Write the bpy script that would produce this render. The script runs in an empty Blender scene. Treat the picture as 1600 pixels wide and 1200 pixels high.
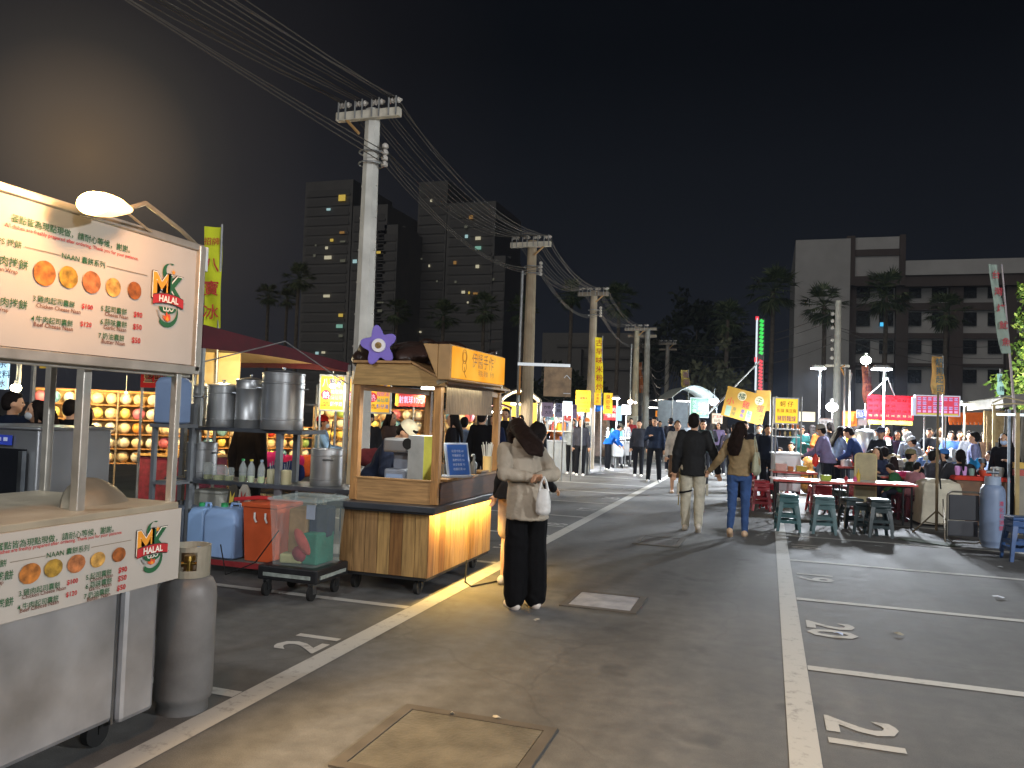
import bpy, bmesh, math, random
from mathutils import Vector, Matrix
from math import sin, cos, pi, radians
random.seed(7)
SC = bpy.context.scene
COL = SC.collection
# ------------------------------------------------------------------ camera
FPX, YAW, PITCH, ROLL, EYE = 1231.0, radians(18.0846), radians(2.2458), radians(1.9851), 1.62
_f = Vector((-sin(YAW)*cos(PITCH), cos(YAW)*cos(PITCH), sin(PITCH)))
_r0 = Vector((cos(YAW), sin(YAW), 0)); _u0 = _r0.cross(_f)
_r = cos(ROLL)*_r0 + sin(ROLL)*_u0; _u = -sin(ROLL)*_r0 + cos(ROLL)*_u0
CAMP = Vector((0, 0, EYE))
cam_d = bpy.data.cameras.new('camera'); cam = bpy.data.objects.new('camera', cam_d); COL.objects.link(cam)
cam_d.sensor_width = 36; cam_d.lens = FPX/1600*36; cam_d.clip_start = 0.05; cam_d.clip_end = 2000
cam.matrix_world = Matrix(((_r.x, _u.x, -_f.x, 0), (_r.y, _u.y, -_f.y, 0), (_r.z, _u.z, -_f.z, EYE), (0, 0, 0, 1)))
SC.camera = cam
# ------------------------------------------------------------------ night sky, faint ambient sun
W = bpy.data.worlds.new('World'); SC.world = W; W.use_nodes = True
nt = W.node_tree; nt.nodes.clear()
def nn(t, **k):
    n = nt.nodes.new(t)
    for a, b in k.items(): setattr(n, a, b)
    return n
out = nn('ShaderNodeOutputWorld'); bg = nn('ShaderNodeBackground'); add = nn('ShaderNodeAddShader'); bg2 = nn('ShaderNodeBackground')
sky = nn('ShaderNodeTexSky', sky_type='NISHITA', sun_disc=False); sky.sun_elevation = radians(-6); sky.sun_rotation = radians(150)
nt.links.new(sky.outputs[0], bg2.inputs[0]); bg2.inputs[1].default_value = 0.02
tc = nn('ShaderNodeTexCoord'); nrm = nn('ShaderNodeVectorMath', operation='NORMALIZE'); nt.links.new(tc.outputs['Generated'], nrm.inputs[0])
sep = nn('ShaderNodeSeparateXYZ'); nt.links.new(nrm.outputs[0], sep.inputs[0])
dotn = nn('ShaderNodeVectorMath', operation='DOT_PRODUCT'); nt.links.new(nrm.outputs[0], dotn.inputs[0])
gd = Vector((-0.707, 0.655, 0.265)).normalized(); dotn.inputs[1].default_value = gd       # glare around the bell lamp, painted into the sky colours
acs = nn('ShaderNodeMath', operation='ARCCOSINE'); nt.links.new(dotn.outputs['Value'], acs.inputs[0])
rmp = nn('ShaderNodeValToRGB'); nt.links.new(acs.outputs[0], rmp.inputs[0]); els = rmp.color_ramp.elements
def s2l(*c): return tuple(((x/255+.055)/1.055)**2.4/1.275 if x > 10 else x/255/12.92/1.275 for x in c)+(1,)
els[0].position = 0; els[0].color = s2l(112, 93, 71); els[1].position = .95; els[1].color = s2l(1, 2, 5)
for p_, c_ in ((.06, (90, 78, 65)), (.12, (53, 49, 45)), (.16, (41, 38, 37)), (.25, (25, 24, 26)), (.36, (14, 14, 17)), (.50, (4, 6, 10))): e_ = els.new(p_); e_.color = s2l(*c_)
zr = nn('ShaderNodeValToRGB'); nt.links.new(sep.outputs[2], zr.inputs[0]); z_ = zr.color_ramp.elements; z_[0].position = 0; z_[0].color = (.0075, .0085, .0115, 1); z_[1].position = .42; z_[1].color = (0, 0, 0, 1)
e_ = z_.new(.2); e_.color = (.0036, .0042, .0058, 1)
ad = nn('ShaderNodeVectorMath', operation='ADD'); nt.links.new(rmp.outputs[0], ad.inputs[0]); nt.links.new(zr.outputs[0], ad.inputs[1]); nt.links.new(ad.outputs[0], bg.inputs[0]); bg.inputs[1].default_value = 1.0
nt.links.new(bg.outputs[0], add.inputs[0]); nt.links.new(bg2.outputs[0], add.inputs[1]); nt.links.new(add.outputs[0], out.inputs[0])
sd = bpy.data.lights.new('night_sun', 'SUN'); sd.energy = 0.34; sd.angle = radians(60); sd.color = (1, .96, .9)
so = bpy.data.objects.new('night_sun', sd); COL.objects.link(so); so.rotation_euler = (radians(52), 0, radians(-12))
vs = SC.view_settings; SC.display_settings.display_device = 'sRGB'; vs.view_transform = 'Standard'; vs.look = 'None'; vs.exposure = 0.35; vs.gamma = 1; vs.use_curve_mapping = False
SC.cycles.use_denoising = True; SC.cycles.use_light_tree = True
SC.cycles.max_bounces = 6; SC.cycles.diffuse_bounces = 2; SC.cycles.glossy_bounces = 3; SC.cycles.transmission_bounces = 5; SC.cycles.transparent_max_bounces = 8
SC.cycles.sample_clamp_indirect = 4; SC.cycles.caustics_reflective = False; SC.cycles.caustics_refractive = False

# ------------------------------------------------------------------ measuring helpers (pixel of the 1600x1200 photo -> world point)
def ray(px, py): return _f + (px-800)/FPX*_r - (py-600)/FPX*_u
def gp(px, py, z=0.0):
    d = ray(px, py); return CAMP + d*((z-EYE)/d.z)
def wx(px, py, X):
    d = ray(px, py); return CAMP + d*(X/d.x)
def wy(px, py, Y):
    d = ray(px, py); return CAMP + d*(Y/d.y)
def wd(px, py, D): return CAMP + ray(px, py)*D

# ------------------------------------------------------------------ materials
def lin(c):
    if isinstance(c, str):
        c = [int(c[i:i+2], 16)/255 for i in (0, 2, 4)]
        return tuple(x/12.92 if x <= .04045 else ((x+.055)/1.055)**2.4 for x in c)
    return tuple(c)
_M = {}
def mat(name, c, rough=.6, metal=0., var=.18, scale=6., bump=.0, bscale=60., emit=0., ecol=None, alpha=1., trans=0., coat=0., stretch=None, ior=1.45):
    key = (name, c, rough, metal, var, scale, bump, bscale, emit, ecol, alpha, trans, stretch)
    if key in _M: return _M[key]
    c = lin(c)
    m = bpy.data.materials.new(name); m.use_nodes = True
    t = m.node_tree; b = t.nodes['Principled BSDF']
    b.inputs['Base Color'].default_value = (*c, 1); b.inputs['Roughness'].default_value = rough; b.inputs['Metallic'].default_value = metal
    b.inputs['Alpha'].default_value = alpha; b.inputs['Transmission Weight'].default_value = trans; b.inputs['Coat Weight'].default_value = coat; b.inputs['IOR'].default_value = ior
    tcn = t.nodes.new('ShaderNodeTexCoord'); vec = tcn.outputs['Object']
    if stretch:
        mp = t.nodes.new('ShaderNodeMapping'); mp.inputs['Scale'].default_value = stretch; t.links.new(vec, mp.inputs[0]); vec = mp.outputs[0]
    if var > 0:
        n = t.nodes.new('ShaderNodeTexNoise'); n.inputs['Scale'].default_value = scale; n.inputs['Detail'].default_value = 5; t.links.new(vec, n.inputs['Vector'])
        mx = t.nodes.new('ShaderNodeMix'); mx.data_type = 'RGBA'
        mx.inputs[6].default_value = (*[x*(1-var) for x in c], 1); mx.inputs[7].default_value = (*[min(1, x*(1+var)) for x in c], 1)
        cr = t.nodes.new('ShaderNodeMapRange'); cr.inputs[1].default_value = .3; cr.inputs[2].default_value = .7
        t.links.new(n.outputs[0], cr.inputs[0]); t.links.new(cr.outputs[0], mx.inputs[0]); t.links.new(mx.outputs[2], b.inputs['Base Color'])
        rr = t.nodes.new('ShaderNodeMapRange'); rr.inputs[3].default_value = max(.04, rough-.08); rr.inputs[4].default_value = min(1, rough+.1)
        t.links.new(n.outputs[0], rr.inputs[0]); t.links.new(rr.outputs[0], b.inputs['Roughness'])
    if bump > 0:
        n2 = t.nodes.new('ShaderNodeTexNoise'); n2.inputs['Scale'].default_value = bscale; n2.inputs['Detail'].default_value = 4; t.links.new(vec, n2.inputs['Vector'])
        bp = t.nodes.new('ShaderNodeBump'); bp.inputs['Strength'].default_value = bump; bp.inputs['Distance'].default_value = .02
        t.links.new(n2.outputs[0], bp.inputs['Height']); t.links.new(bp.outputs[0], b.inputs['Normal'])
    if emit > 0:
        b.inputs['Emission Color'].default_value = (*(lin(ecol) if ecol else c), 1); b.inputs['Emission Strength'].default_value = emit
    _M[key] = m
    return m
def dull(m, s=.15): m.node_tree.nodes['Principled BSDF'].inputs['Specular IOR Level'].default_value = s; return m
def cloth(c, bump=.5): return dull(mat('cloth', c, .9, var=.2, scale=9, bump=bump, bscale=14))
def plastic(c, rough=.38): return mat('plastic', c, rough, var=.1, scale=5)
def paint(c, rough=.5): return mat('paint', c, rough, var=.15, scale=5, bump=.05)
def lit(c, e, base='303030'): return mat('lit', base, .6, var=0, emit=e, ecol=c)
def ink(c): return mat('ink', c, .6, var=.08, scale=20)
STEEL = mat('steel', 'b4b6b8', .38, .8, var=.12, scale=3, bump=.10, bscale=3.5)
STEELD = mat('steel_dark', '8f9499', .30, 1., var=.2, scale=5, bump=.08, bscale=8)
GALV = mat('galvanised', '9a9c9c', .5, .6, var=.2, scale=9, bump=.05)
GREY = paint('6d7278'); DARK = paint('1b1c1e', .55); BLACK = plastic('0c0c0d', .5); WHITE = paint('d9d8d2'); RUB = mat('rubber', '141414', .8, var=.2)
WOOD = mat('wood', 'a87b49', .55, var=.32, scale=4, bump=.12, bscale=30, stretch=(14, 14, 1.2))
WOODH = mat('wood_rail', 'a98355', .55, var=.3, scale=4, bump=.12, bscale=30, stretch=(1.2, 1.2, 14))
CONC = mat('concrete', 'b9b5a8', .85, var=.16, scale=4, bump=.25, bscale=40)
CONCD = mat('concrete_brown', '9b8b74', .85, var=.2, scale=4, bump=.25, bscale=40)
SKINS = [mat('skin', c, .55, var=.06, scale=12) for c in ('c59778', 'b98765', 'd3a98b')]

# ------------------------------------------------------------------ mesh builder
def rotz(v, a): return Vector((v[0]*cos(a)-v[1]*sin(a), v[0]*sin(a)+v[1]*cos(a), v[2]))
class MB:
    def __init__(s): s.v = []; s.f = []; s.m = []
    def add(s, vs_, fs, mi=0):
        o = len(s.v); s.v += [Vector(x) for x in vs_]; s.f += [tuple(i+o for i in q) for q in fs]; s.m += [mi]*len(fs); return s
    def box(s, c, d, rz=0, mi=0, rot=None, taper=1.0):
        x, y, z = d[0]/2, d[1]/2, d[2]/2; c = Vector(c)
        P = [Vector((sx*x*(taper if sz > 0 else 1), sy*y*(taper if sz > 0 else 1), sz*z)) for sz in (-1, 1) for sy in (-1, 1) for sx in (-1, 1)]
        if rot is not None: P = [rot @ p for p in P]
        if rz: P = [rotz(p, rz) for p in P]
        return s.add([p+c for p in P], [(0, 2, 3, 1), (4, 5, 7, 6), (0, 1, 5, 4), (2, 6, 7, 3), (0, 4, 6, 2), (1, 3, 7, 5)], mi)
    def cyl(s, p, q, r0, r1=None, n=12, mi=0, cap=True):
        r1 = r0 if r1 is None else r1; p, q = Vector(p), Vector(q); d = (q-p)
        if d.length < 1e-9: return s
        d.normalize(); a = d.orthogonal().normalized(); b = d.cross(a)
        vs_ = [p+(a*cos(2*pi*i/n)+b*sin(2*pi*i/n))*r0 for i in range(n)]+[q+(a*cos(2*pi*i/n)+b*sin(2*pi*i/n))*r1 for i in range(n)]
        fs = [(i, (i+1) % n, n+(i+1) % n, n+i) for i in range(n)]
        if cap: fs += [tuple(range(n-1, -1, -1)), tuple(range(n, 2*n))]
        return s.add(vs_, fs, mi)
    def tube(s, pts, r, n=6, mi=0):
        pts = [Vector(p) for p in pts]; rings = []; prev = None
        for i, p in enumerate(pts):
            d = (pts[min(i+1, len(pts)-1)]-pts[max(i-1, 0)]).normalized()
            a = prev-d*prev.dot(d) if prev is not None else d.orthogonal()
            if a.length < 1e-6: a = d.orthogonal()
            a.normalize(); prev = a; b = d.cross(a); rr = r[i] if isinstance(r, (list, tuple)) else r
            rings.append([p+(a*cos(2*pi*k/n)+b*sin(2*pi*k/n))*rr for k in range(n)])
        return s.loft(rings, mi)
    def loft(s, rings, mi=0, cap=True):
        n = len(rings[0]); vs_ = [p for r_ in rings for p in r_]; fs = []
        for j in range(len(rings)-1):
            for i in range(n): fs.append((j*n+i, j*n+(i+1) % n, (j+1)*n+(i+1) % n, (j+1)*n+i))
        if cap: fs += [tuple(range(n-1, -1, -1)), tuple((len(rings)-1)*n+i for i in range(n))]
        return s.add(vs_, fs, mi)
    def lathe(s, prof, c=(0, 0, 0), n=20, mi=0):
        c = Vector(c); return s.loft([[c+Vector((max(r, 1e-4)*cos(2*pi*i/n), max(r, 1e-4)*sin(2*pi*i/n), z)) for i in range(n)] for r, z in prof], mi)
    def ell(s, c, r, n=12, m=8, mi=0, rot=None):
        c = Vector(c); rings = []
        for j in range(m+1):
            t = -pi/2+pi*j/m; k = max(cos(t), 1e-3)
            R_ = [Vector((r[0]*k*cos(2*pi*i/n), r[1]*k*sin(2*pi*i/n), r[2]*sin(t))) for i in range(n)]
            if rot is not None: R_ = [rot @ p for p in R_]
            rings.append([p+c for p in R_])
        return s.loft(rings, mi)
    def quad(s, a, b, c, d, mi=0): return s.add([a, b, c, d], [(0, 1, 2, 3)], mi)
    def poly(s, pts, mi=0): return s.add(pts, [tuple(range(len(pts)))], mi)
    def prism(s, pts, d, mi=0):
        d = Vector(d); pts = [Vector(p) for p in pts]; return s.loft([pts, [p+d for p in pts]], mi)
    def build(s, name, m, parent=None, smooth=False, bevel=0., angle=None, loc=None):
        me = bpy.data.meshes.new(name); me.from_pydata([tuple(v) for v in s.v], [], s.f)
        for x in (m if isinstance(m, (list, tuple)) else [m]): me.materials.append(x)
        if len(me.materials) > 1: me.polygons.foreach_set('material_index', s.m)
        if smooth:
            me.polygons.foreach_set('use_smooth', [True]*len(me.polygons))
        bm = bmesh.new(); bm.from_mesh(me); bmesh.ops.recalc_face_normals(bm, faces=bm.faces); bm.to_mesh(me); bm.free()
        if smooth: me.set_sharp_from_angle(angle=radians(angle or 45))
        o = bpy.data.objects.new(name, me); COL.objects.link(o); o.parent = parent
        if loc is not None: o.location = loc
        if bevel:
            b = o.modifiers.new('bevel', 'BEVEL'); b.width = bevel; b.segments = 2; b.limit_method = 'ANGLE'
        return o
def tag(o, label=None, cat=None, group=None, kind=None):
    if label: o['label'] = label
    if cat: o['category'] = cat
    if group: o['group'] = group
    if kind: o['kind'] = kind
    return o
def thing(name, label, cat, loc=(0, 0, 0), rz=0., group=None):
    o = bpy.data.objects.new(name, None); COL.objects.link(o); o.empty_display_size = .2
    o.location = loc; o.rotation_euler = (0, 0, rz); return tag(o, label, cat, group)
def dup(root, loc, rz, label, group=None):
    r = root.copy(); COL.objects.link(r); r.location = loc; r.rotation_euler = (0, 0, rz); tag(r, label, None, group)
    for ch in list(root.children):
        c = ch.copy(); COL.objects.link(c); c.parent = r
        for g in list(ch.children):
            d = g.copy(); COL.objects.link(d); d.parent = c
    return r
def lamp(kind, loc, W_, col=(1, 1, 1), size=.1, rot=None, sx=None, sy=None, spot=None):
    l = bpy.data.lights.new(kind.lower()+'_light', kind); l.energy = W_; l.color = col
    if kind == 'POINT': l.shadow_soft_size = size
    if kind == 'SPOT': l.shadow_soft_size = size; l.spot_size = radians(spot or 120); l.spot_blend = .5
    if kind == 'AREA': l.shape = 'RECTANGLE'; l.size = sx; l.size_y = sy
    o = bpy.data.objects.new(l.name, l); COL.objects.link(o); o.location = loc
    if rot: o.rotation_euler = rot
    return o
# ------------------------------------------------------------------ scratch scene for text outlines and remeshing
TMP = bpy.data.scenes.new('scratch')
def evaluated(o):
    TMP.collection.objects.link(o); vl = TMP.view_layers[0]; vl.update()
    me = bpy.data.meshes.new_from_object(o.evaluated_get(vl.depsgraph)); TMP.collection.objects.unlink(o); return me
_T = {}
def glyphs(s, bold=0.):
    k = (s, bold)
    if k not in _T:
        c = bpy.data.curves.new('text', 'FONT'); c.body = s; c.resolution_u = 2; c.offset = bold
        o = bpy.data.objects.new('text', c); me = evaluated(o)
        vs_ = [(v.co.x, v.co.y) for v in me.vertices]; fs = [tuple(p.vertices) for p in me.polygons]
        bpy.data.objects.remove(o); bpy.data.curves.remove(c); bpy.data.meshes.remove(me); _T[k] = (vs_, fs)
    return _T[k]
def text(mb, s, x, z, size, mi=0, al='C', y=-.004, bold=.012, w=None, sk=0., ux=None, uz=None, org=None, rot=0.):
    """lettering in the local XZ plane, read from -Y; z is the middle of the line"""
    if any(ord(ch) > 0x2e80 for ch in s): bold = min(bold, .008)
    vs_, fs = glyphs(s, bold)
    if not vs_: return
    x0 = min(v[0] for v in vs_); x1 = max(v[0] for v in vs_); z0 = min(v[1] for v in vs_); z1 = max(v[1] for v in vs_)
    kx = size if w is None else w/max(x1-x0, 1e-6)
    off = {'C': (x0+x1)/2, 'L': x0, 'R': x1}[al]
    P = []
    for a, b in vs_:
        u = (a-off)*kx+sk*(b-(z0+z1)/2)*size; v = (b-.36)*size
        if rot: u, v = u*cos(rot)-v*sin(rot), u*sin(rot)+v*cos(rot)
        if ux is not None: P.append(Vector(org)+Vector(ux)*(x+u)+Vector(uz)*(z+v))
        else: P.append(Vector((x+u, y, z+v)))
    mb.add(P, fs, mi)
# ------------------------------------------------------------------ people
from mathutils import noise as MN
def remesh(prims, vox, name, smooth=2, fac=.5, fold=0., fq=7.):
    mb = MB()
    for p in prims: p(mb)
    me = bpy.data.meshes.new(name); me.from_pydata([tuple(v) for v in mb.v], [], mb.f)
    bm = bmesh.new(); bm.from_mesh(me); bmesh.ops.recalc_face_normals(bm, faces=bm.faces); bm.to_mesh(me); bm.free()
    o = bpy.data.objects.new(name, me); r = o.modifiers.new('r', 'REMESH'); r.mode = 'VOXEL'; r.voxel_size = vox
    sm = o.modifiers.new('s', 'SMOOTH'); sm.factor = fac; sm.iterations = smooth
    e = evaluated(o); bpy.data.objects.remove(o); bpy.data.meshes.remove(me); e.name = name
    if fold and vox < .0155:
        off = Vector((random.random()*50, random.random()*50, random.random()*50))
        for v in e.vertices:
            c = v.co; q = Vector((c.x*fq, c.y*fq, c.z*fq*.75))+off; w = MN.noise(q*.6)
            n_ = 1-abs(MN.noise(q+Vector((w, -w, w))*1.5))*2.2; v.co = c+v.normal*(fold*(n_-.35))
    e.polygons.foreach_set('use_smooth', [True]*len(e.polygons)); return e
def cap_(p, q, r0, r1, n=10):
    def g(mb):
        mb.cyl(p, q, r0, r1, n); mb.ell(p, (r0,)*3, n, 6); mb.ell(q, (r1,)*3, n, 6)
    return g
def ell_(c, r, rot=None): return lambda mb: mb.ell(c, r, 14, 10, rot=rot)
def ring_(c, rx, ry, R3, n=18): return [c+R3 @ Vector((rx*cos(2*pi*i/n), ry*sin(2*pi*i/n), 0)) for i in range(n)]
def loft_(rs): return lambda mb: mb.loft(rs)
def put(me, name, m, parent):
    me.materials.clear()
    for x in (m if isinstance(m, list) else [m]): me.materials.append(x)
    o = bpy.data.objects.new(name, me); COL.objects.link(o); o.parent = parent; return o
HAIRM = dull(mat('hair', '16100e', .72, var=.3, scale=30, bump=.3, bscale=60, stretch=(3, 3, .4)))
HAIRB = dull(mat('hair', '1e120d', .72, var=.3, scale=30, bump=.3, bscale=60, stretch=(3, 3, .4)))
EYE_M = mat('eye', '120d0b', .2, var=0); LIP = mat('lip', '9a5348', .5, var=0)
ARMS = {  # elbow offset, wrist offset per side; x is outward, y forward, z up (unit person 1.7 m)
 'down': ((.05, -.03, -.285), (.02, .04, -.25)), 'swing_f': ((.04, .10, -.27), (.0, .14, -.21)), 'swing_b': ((.05, -.12, -.26), (.02, -.07, -.24)),
 'behind': ((.06, -.10, -.26), (-.19, -.10, -.06)), 'reach': ((.05, .16, -.24), (-.05, .23, -.02)), 'phone': ((.06, .06, -.27), (-.11, .20, .08)),
 'table': ((.08, .12, -.25), (-.06, .22, -.02)), 'eat': ((.08, .14, -.24), (-.10, .14, .16)), 'out': ((.12, -.02, -.26), (.14, .10, -.17)), 'hold': ((.10, -.04, -.27), (.06, .0, -.25)),
 'bag': ((.07, -.02, -.28), (-.02, .18, -.12)), 'lap': ((.07, .06, -.27), (-.07, .21, -.06))}
LEGS = {'stand': ((.0, .015, -.42), (.0, -.02, -.42)), 'step_f': ((.0, .15, -.40), (.0, .04, -.43)), 'step_b': ((.0, -.02, -.43), (.0, -.20, -.36)), 'sit': ((.05, .42, .0), (.0, .0, -.42)), 'wide': ((.03, .02, -.42), (.02, -.02, -.42))}
def person(label, x, y, face=0., h=1.65, arms=('down', 'down'), legs=('stand', 'stand'), lean=0., side=0., head=(0., 0.), top='333333', sleeve=1., bottom=('pants', '222222'), hair='short', hairm=None,
           shoes='d8d4cc', vox=.02, skin=0, cap=None, mask=None, bulk=1., group=None, sit=None, hem=.88, hood=False, apron=None, topm=None, botm=None, straps=None):
    s = h/1.7; V = Vector; a = radians(face)
    hipz = .92
    if sit is not None: hipz = sit/s+.09
    T = thing('person', label, 'person', (x, y, 0), a, group)
    HP = V((0, 0, hipz)); L = radians(lean)
    RB = Matrix.Rotation(-L, 3, 'X') @ Matrix.Rotation(radians(side), 3, 'Y')
    def B(p): return (HP + RB @ (V(p)-V((0, 0, .92))))*s
    RH = RB @ Matrix.Rotation(radians(-head[0]), 3, 'X') @ Matrix.Rotation(radians(head[1]), 3, 'Z')
    NK = V((0, -.005, 1.46))
    def Hd(p): return B(NK) + (RH @ (V(p)-NK))*s
    fine = vox < .014
    # joints
    arm = {}
    for i, sd_ in enumerate((-1, 1)):
        e, w = ARMS[arms[i]]; S = V((sd_*.175*bulk, -.01, 1.385)); E_ = S+V((sd_*e[0], e[1], e[2]))
        if lean > 25 and arms[i] in ('table', 'reach'): pass
        W_ = E_+V((sd_*w[0], w[1], w[2])); arm[sd_] = (B(S), B(E_), B(W_))
    leg = {}
    for i, sd_ in enumerate((-1, 1)):
        k, f = LEGS[legs[i]]; H_ = HP+V((sd_*.095, 0, -.02)); K = H_+V((sd_*k[0], k[1], k[2])); F_ = K+V((sd_*f[0], f[1], f[2]))
        if sit is not None: F_.z = .075
        leg[sd_] = (H_*s, K*s, F_*s)
    I3 = Matrix.Identity(3)
    # body: one continuous surface
    P = [ell_(Hd((0, .01, 1.585)), (.074*s, .092*s, .108*s), RH), ell_(Hd((0, .04, 1.525)), (.054*s, .056*s, .062*s), RH), cap_(Hd((0, .10, 1.585)), Hd((0, .113, 1.556)), .010*s, .013*s),
         ell_(Hd((-.076, -.005, 1.57)), (.012*s, .026*s, .032*s), RH), ell_(Hd((.076, -.005, 1.57)), (.012*s, .026*s, .032*s), RH), cap_(B((0, -.02, 1.36)), Hd((0, 0, 1.53)), .054*s, .05*s),
         loft_([ring_(B((0, 0, z)), rx*s*bulk, ry*s, RB) for z, rx, ry in ((.86, .12, .09), (.98, .12, .085), (1.1, .115, .085), (1.28, .14, .095), (1.38, .13, .075), (1.43, .06, .055))])]
    for sd_ in (-1, 1):
        S, E_, W_ = arm[sd_]; P += [cap_(S, E_, .046*s, .038*s), cap_(E_, W_, .037*s, .025*s)]
        d = (W_-E_).normalized(); up = RB @ V((0, .3, 1)) if abs(d.z) < .8 else RB @ V((0, 1, 0)); sdv = d.cross(up).normalized(); pn = sdv.cross(d).normalized()
        kn = W_+d*.085*s; fr = (.0085 if fine else .0115)*s
        P.append(cap_(W_-d*.01, W_+d*.045*s, .023*s, .030*s))
        for k, (o_, ln) in enumerate(((-.031, .066), (-.0105, .076), (.0105, .071), (.030, .055))):
            b0 = kn+sdv*o_*s; P.append(cap_(W_+d*.02*s+sdv*o_*.6*s, b0, .013*s, fr*1.1)); mid = b0+(d*.8-pn*.35)*ln*.55*s; P += [cap_(b0, mid, fr, fr*.95), cap_(mid, mid+(d*.45-pn*.8)*ln*.5*s, fr*.95, fr*.8)]
        t0 = W_+d*.02*s-sdv*.025*s; t1 = t0+(d*.6-sdv*.75-pn*.2)*.045*s; P += [cap_(t0, t1, .012*s, fr*1.15), cap_(t1, t1+(d*.85-sdv*.2-pn*.4)*.032*s, fr*1.1, fr*.9)]
        H_, K, F_ = leg[sd_]; P += [cap_(H_, K, .07*s, .05*s), cap_(K, K.lerp(F_, .35), .05*s, .052*s), cap_(K.lerp(F_, .35), F_, .052*s, .034*s), cap_(F_, F_+V((0, .11, -.045))*s, .032*s, .026*s)]
    me = remesh(P, min(vox, .017), 'body')
    o = put(me, 'body', [SKINS[skin], EYE_M, LIP, HAIRM], T)
    ey = [Hd((sx*.031, .094, 1.588)) for sx in (-1, 1)]; br = [Hd((sx*.033, .097, 1.612)) for sx in (-1, 1)]; lp = Hd((0, .096, 1.522))
    for p in me.polygons:
        c = p.center; mi = 0
        if c.z > 1.1*s*.5:
            if min((c-e).length for e in ey) < .013*s: mi = 1
            elif (c-lp).length < .018*s: mi = 2
            elif min((c-e).length for e in br) < .012*s: mi = 3
        p.material_index = mi
    # top
    b_ = bulk
    tz = [(hem, .182, .142), (.98, .164, .128), (1.08, .152, .118), (1.2, .17, .125), (1.3, .182, .122), (1.38, .165, .105), (1.43, .098, .085), (1.455, .07, .068)]
    P = [loft_([ring_(B((0, 0, z)) if z > .95 or sit is not None else (HP+V((0, -.012 if lean > 10 else 0, z-.92)))*s, rx*s*b_*(1.06 if lean > 10 and z < 1.02 else 1), ry*s*b_*(1.22 if lean > 10 and z < 1.02 else 1), RB if z > .95 else I3) for z, rx, ry in tz])]
    for sd_ in (-1, 1):
        S, E_, W_ = arm[sd_]; We = E_.lerp(W_, .97) if sleeve >= 1 else E_
        Ee = E_ if sleeve >= .5 else S.lerp(E_, .6)
        P += [cap_(S+(B((0, 0, 1.38))-S)*.12, Ee, .072*s*b_, .060*s*b_)]
        if sleeve >= 1: P += [cap_(Ee, We, .060*s*b_, .043*s*b_)]
    if hood: P += [ell_(B((0, -.105, 1.425)), (.12*s, .05*s, .06*s), RB)]
    o = put(remesh(P, vox, 'top', 3, fold=.011), 'top', topm or cloth(top), T)
    if apron:
        put(remesh([loft_([ring_(B((0, .03, z)), rx*s*b_, ry*s*b_, RB) for z, rx, ry in ((.7, .16, .12), (.95, .16, .125), (1.25, .13, .12))])], vox, 'apron'), 'apron', cloth(apron), T)
    # bottom
    kind, bc = bottom; P = []; bm_ = botm or cloth(bc)
    if kind == 'skirt':
        P = [loft_([ring_(HP*s+V((0, 0, (z-.92)*s)), r*s, r*.8*s, I3) for z, r in ((.36, .20), (.6, .19), (.85, .17), (1.0, .14))])]
    else:
        w0, w1, w2, end = {'pants': (.092, .074, .058, .97), 'wide': (.106, .102, .098, .90), 'slim': (.092, .066, .046, .95), 'shorts': (.10, .095, .09, 0)}[kind]
        ht_ = .9 if lean > 10 else 1
        P = [loft_([ring_(HP*s+V((0, 0, z))*s, rx*s*b_*ht_, ry*s*b_*ht_, I3) for z, rx, ry in ((-.1, .145, .112), (0, .152, .116), (.06, .140, .108), (.08, .132, .10))])]
        for sd_ in (-1, 1):
            H_, K, F_ = leg[sd_]
            P += [cap_(H_, K if end else H_.lerp(K, .85), w0*s*b_*(.78 if lean > 10 else 1), w1*s*b_)]
            if end: P += [cap_(K, K.lerp(F_, end), w1*s*b_, w2*s)]
    put(remesh(P, vox, 'trousers', 3, fold=.010, fq=6), {'skirt': 'skirt', 'shorts': 'shorts'}.get(kind, 'trousers'), bm_, T)
    # shoes
    for i, sd_ in enumerate((-1, 1)):
        F_ = leg[sd_][2]; tip = V((0, .15, -.045))*s; R_ = None
        if legs[i] == 'step_b': tip = V((0, .09, -.125))*s
        P = [ell_(F_+V((0, -.02, -.02))*s, (.046*s, .06*s, .055*s)), cap_(F_+V((0, -.02, -.03))*s, F_+tip*1.05, .046*s, .040*s)]
        put(remesh(P, max(vox*.7, .007), 'shoe'), 'shoe', plastic(shoes, .5), T)
    # hair, cap, mask
    hm = hairm or HAIRM
    P = [ell_(Hd((0, -.018, 1.612)), (.084*s, .098*s, .098*s), RH)]
    if hair in ('short',): P += [ell_(Hd((0, -.045, 1.57)), (.08*s, .068*s, .085*s), RH), ell_(Hd((0, .045, 1.665)), (.062*s, .045*s, .032*s), RH)]
    if hair in ('long', 'pony'):
        P += [ell_(Hd((0, -.04, 1.57)), (.09*s, .075*s, .10*s), RH)]
        if hair == 'long':
            P += [loft_([ring_(Hd((0, yo, z)), rx*s, ry*s, RH) for z, rx, ry, yo in ((1.20, .075, .02, -.165), (1.28, .115, .030, -.165), (1.36, .130, .040, -.150), (1.46, .118, .055, -.105), (1.58, .096, .07, -.05))]),
                  cap_(Hd((-.080, .02, 1.60)), Hd((-.085, .015, 1.45)), .024*s, .02*s), cap_(Hd((.080, .02, 1.60)), Hd((.085, .015, 1.45)), .024*s, .02*s)]
        else: P += [cap_(Hd((0, -.11, 1.60)), Hd((0, -.17, 1.50)), .034*s, .04*s), cap_(Hd((0, -.17, 1.50)), Hd((0, -.15, 1.34)), .038*s, .015*s)]
    put(remesh(P, max(.008, vox*.8), 'hair', fold=.006, fq=14), 'hair', hm, T)
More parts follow.
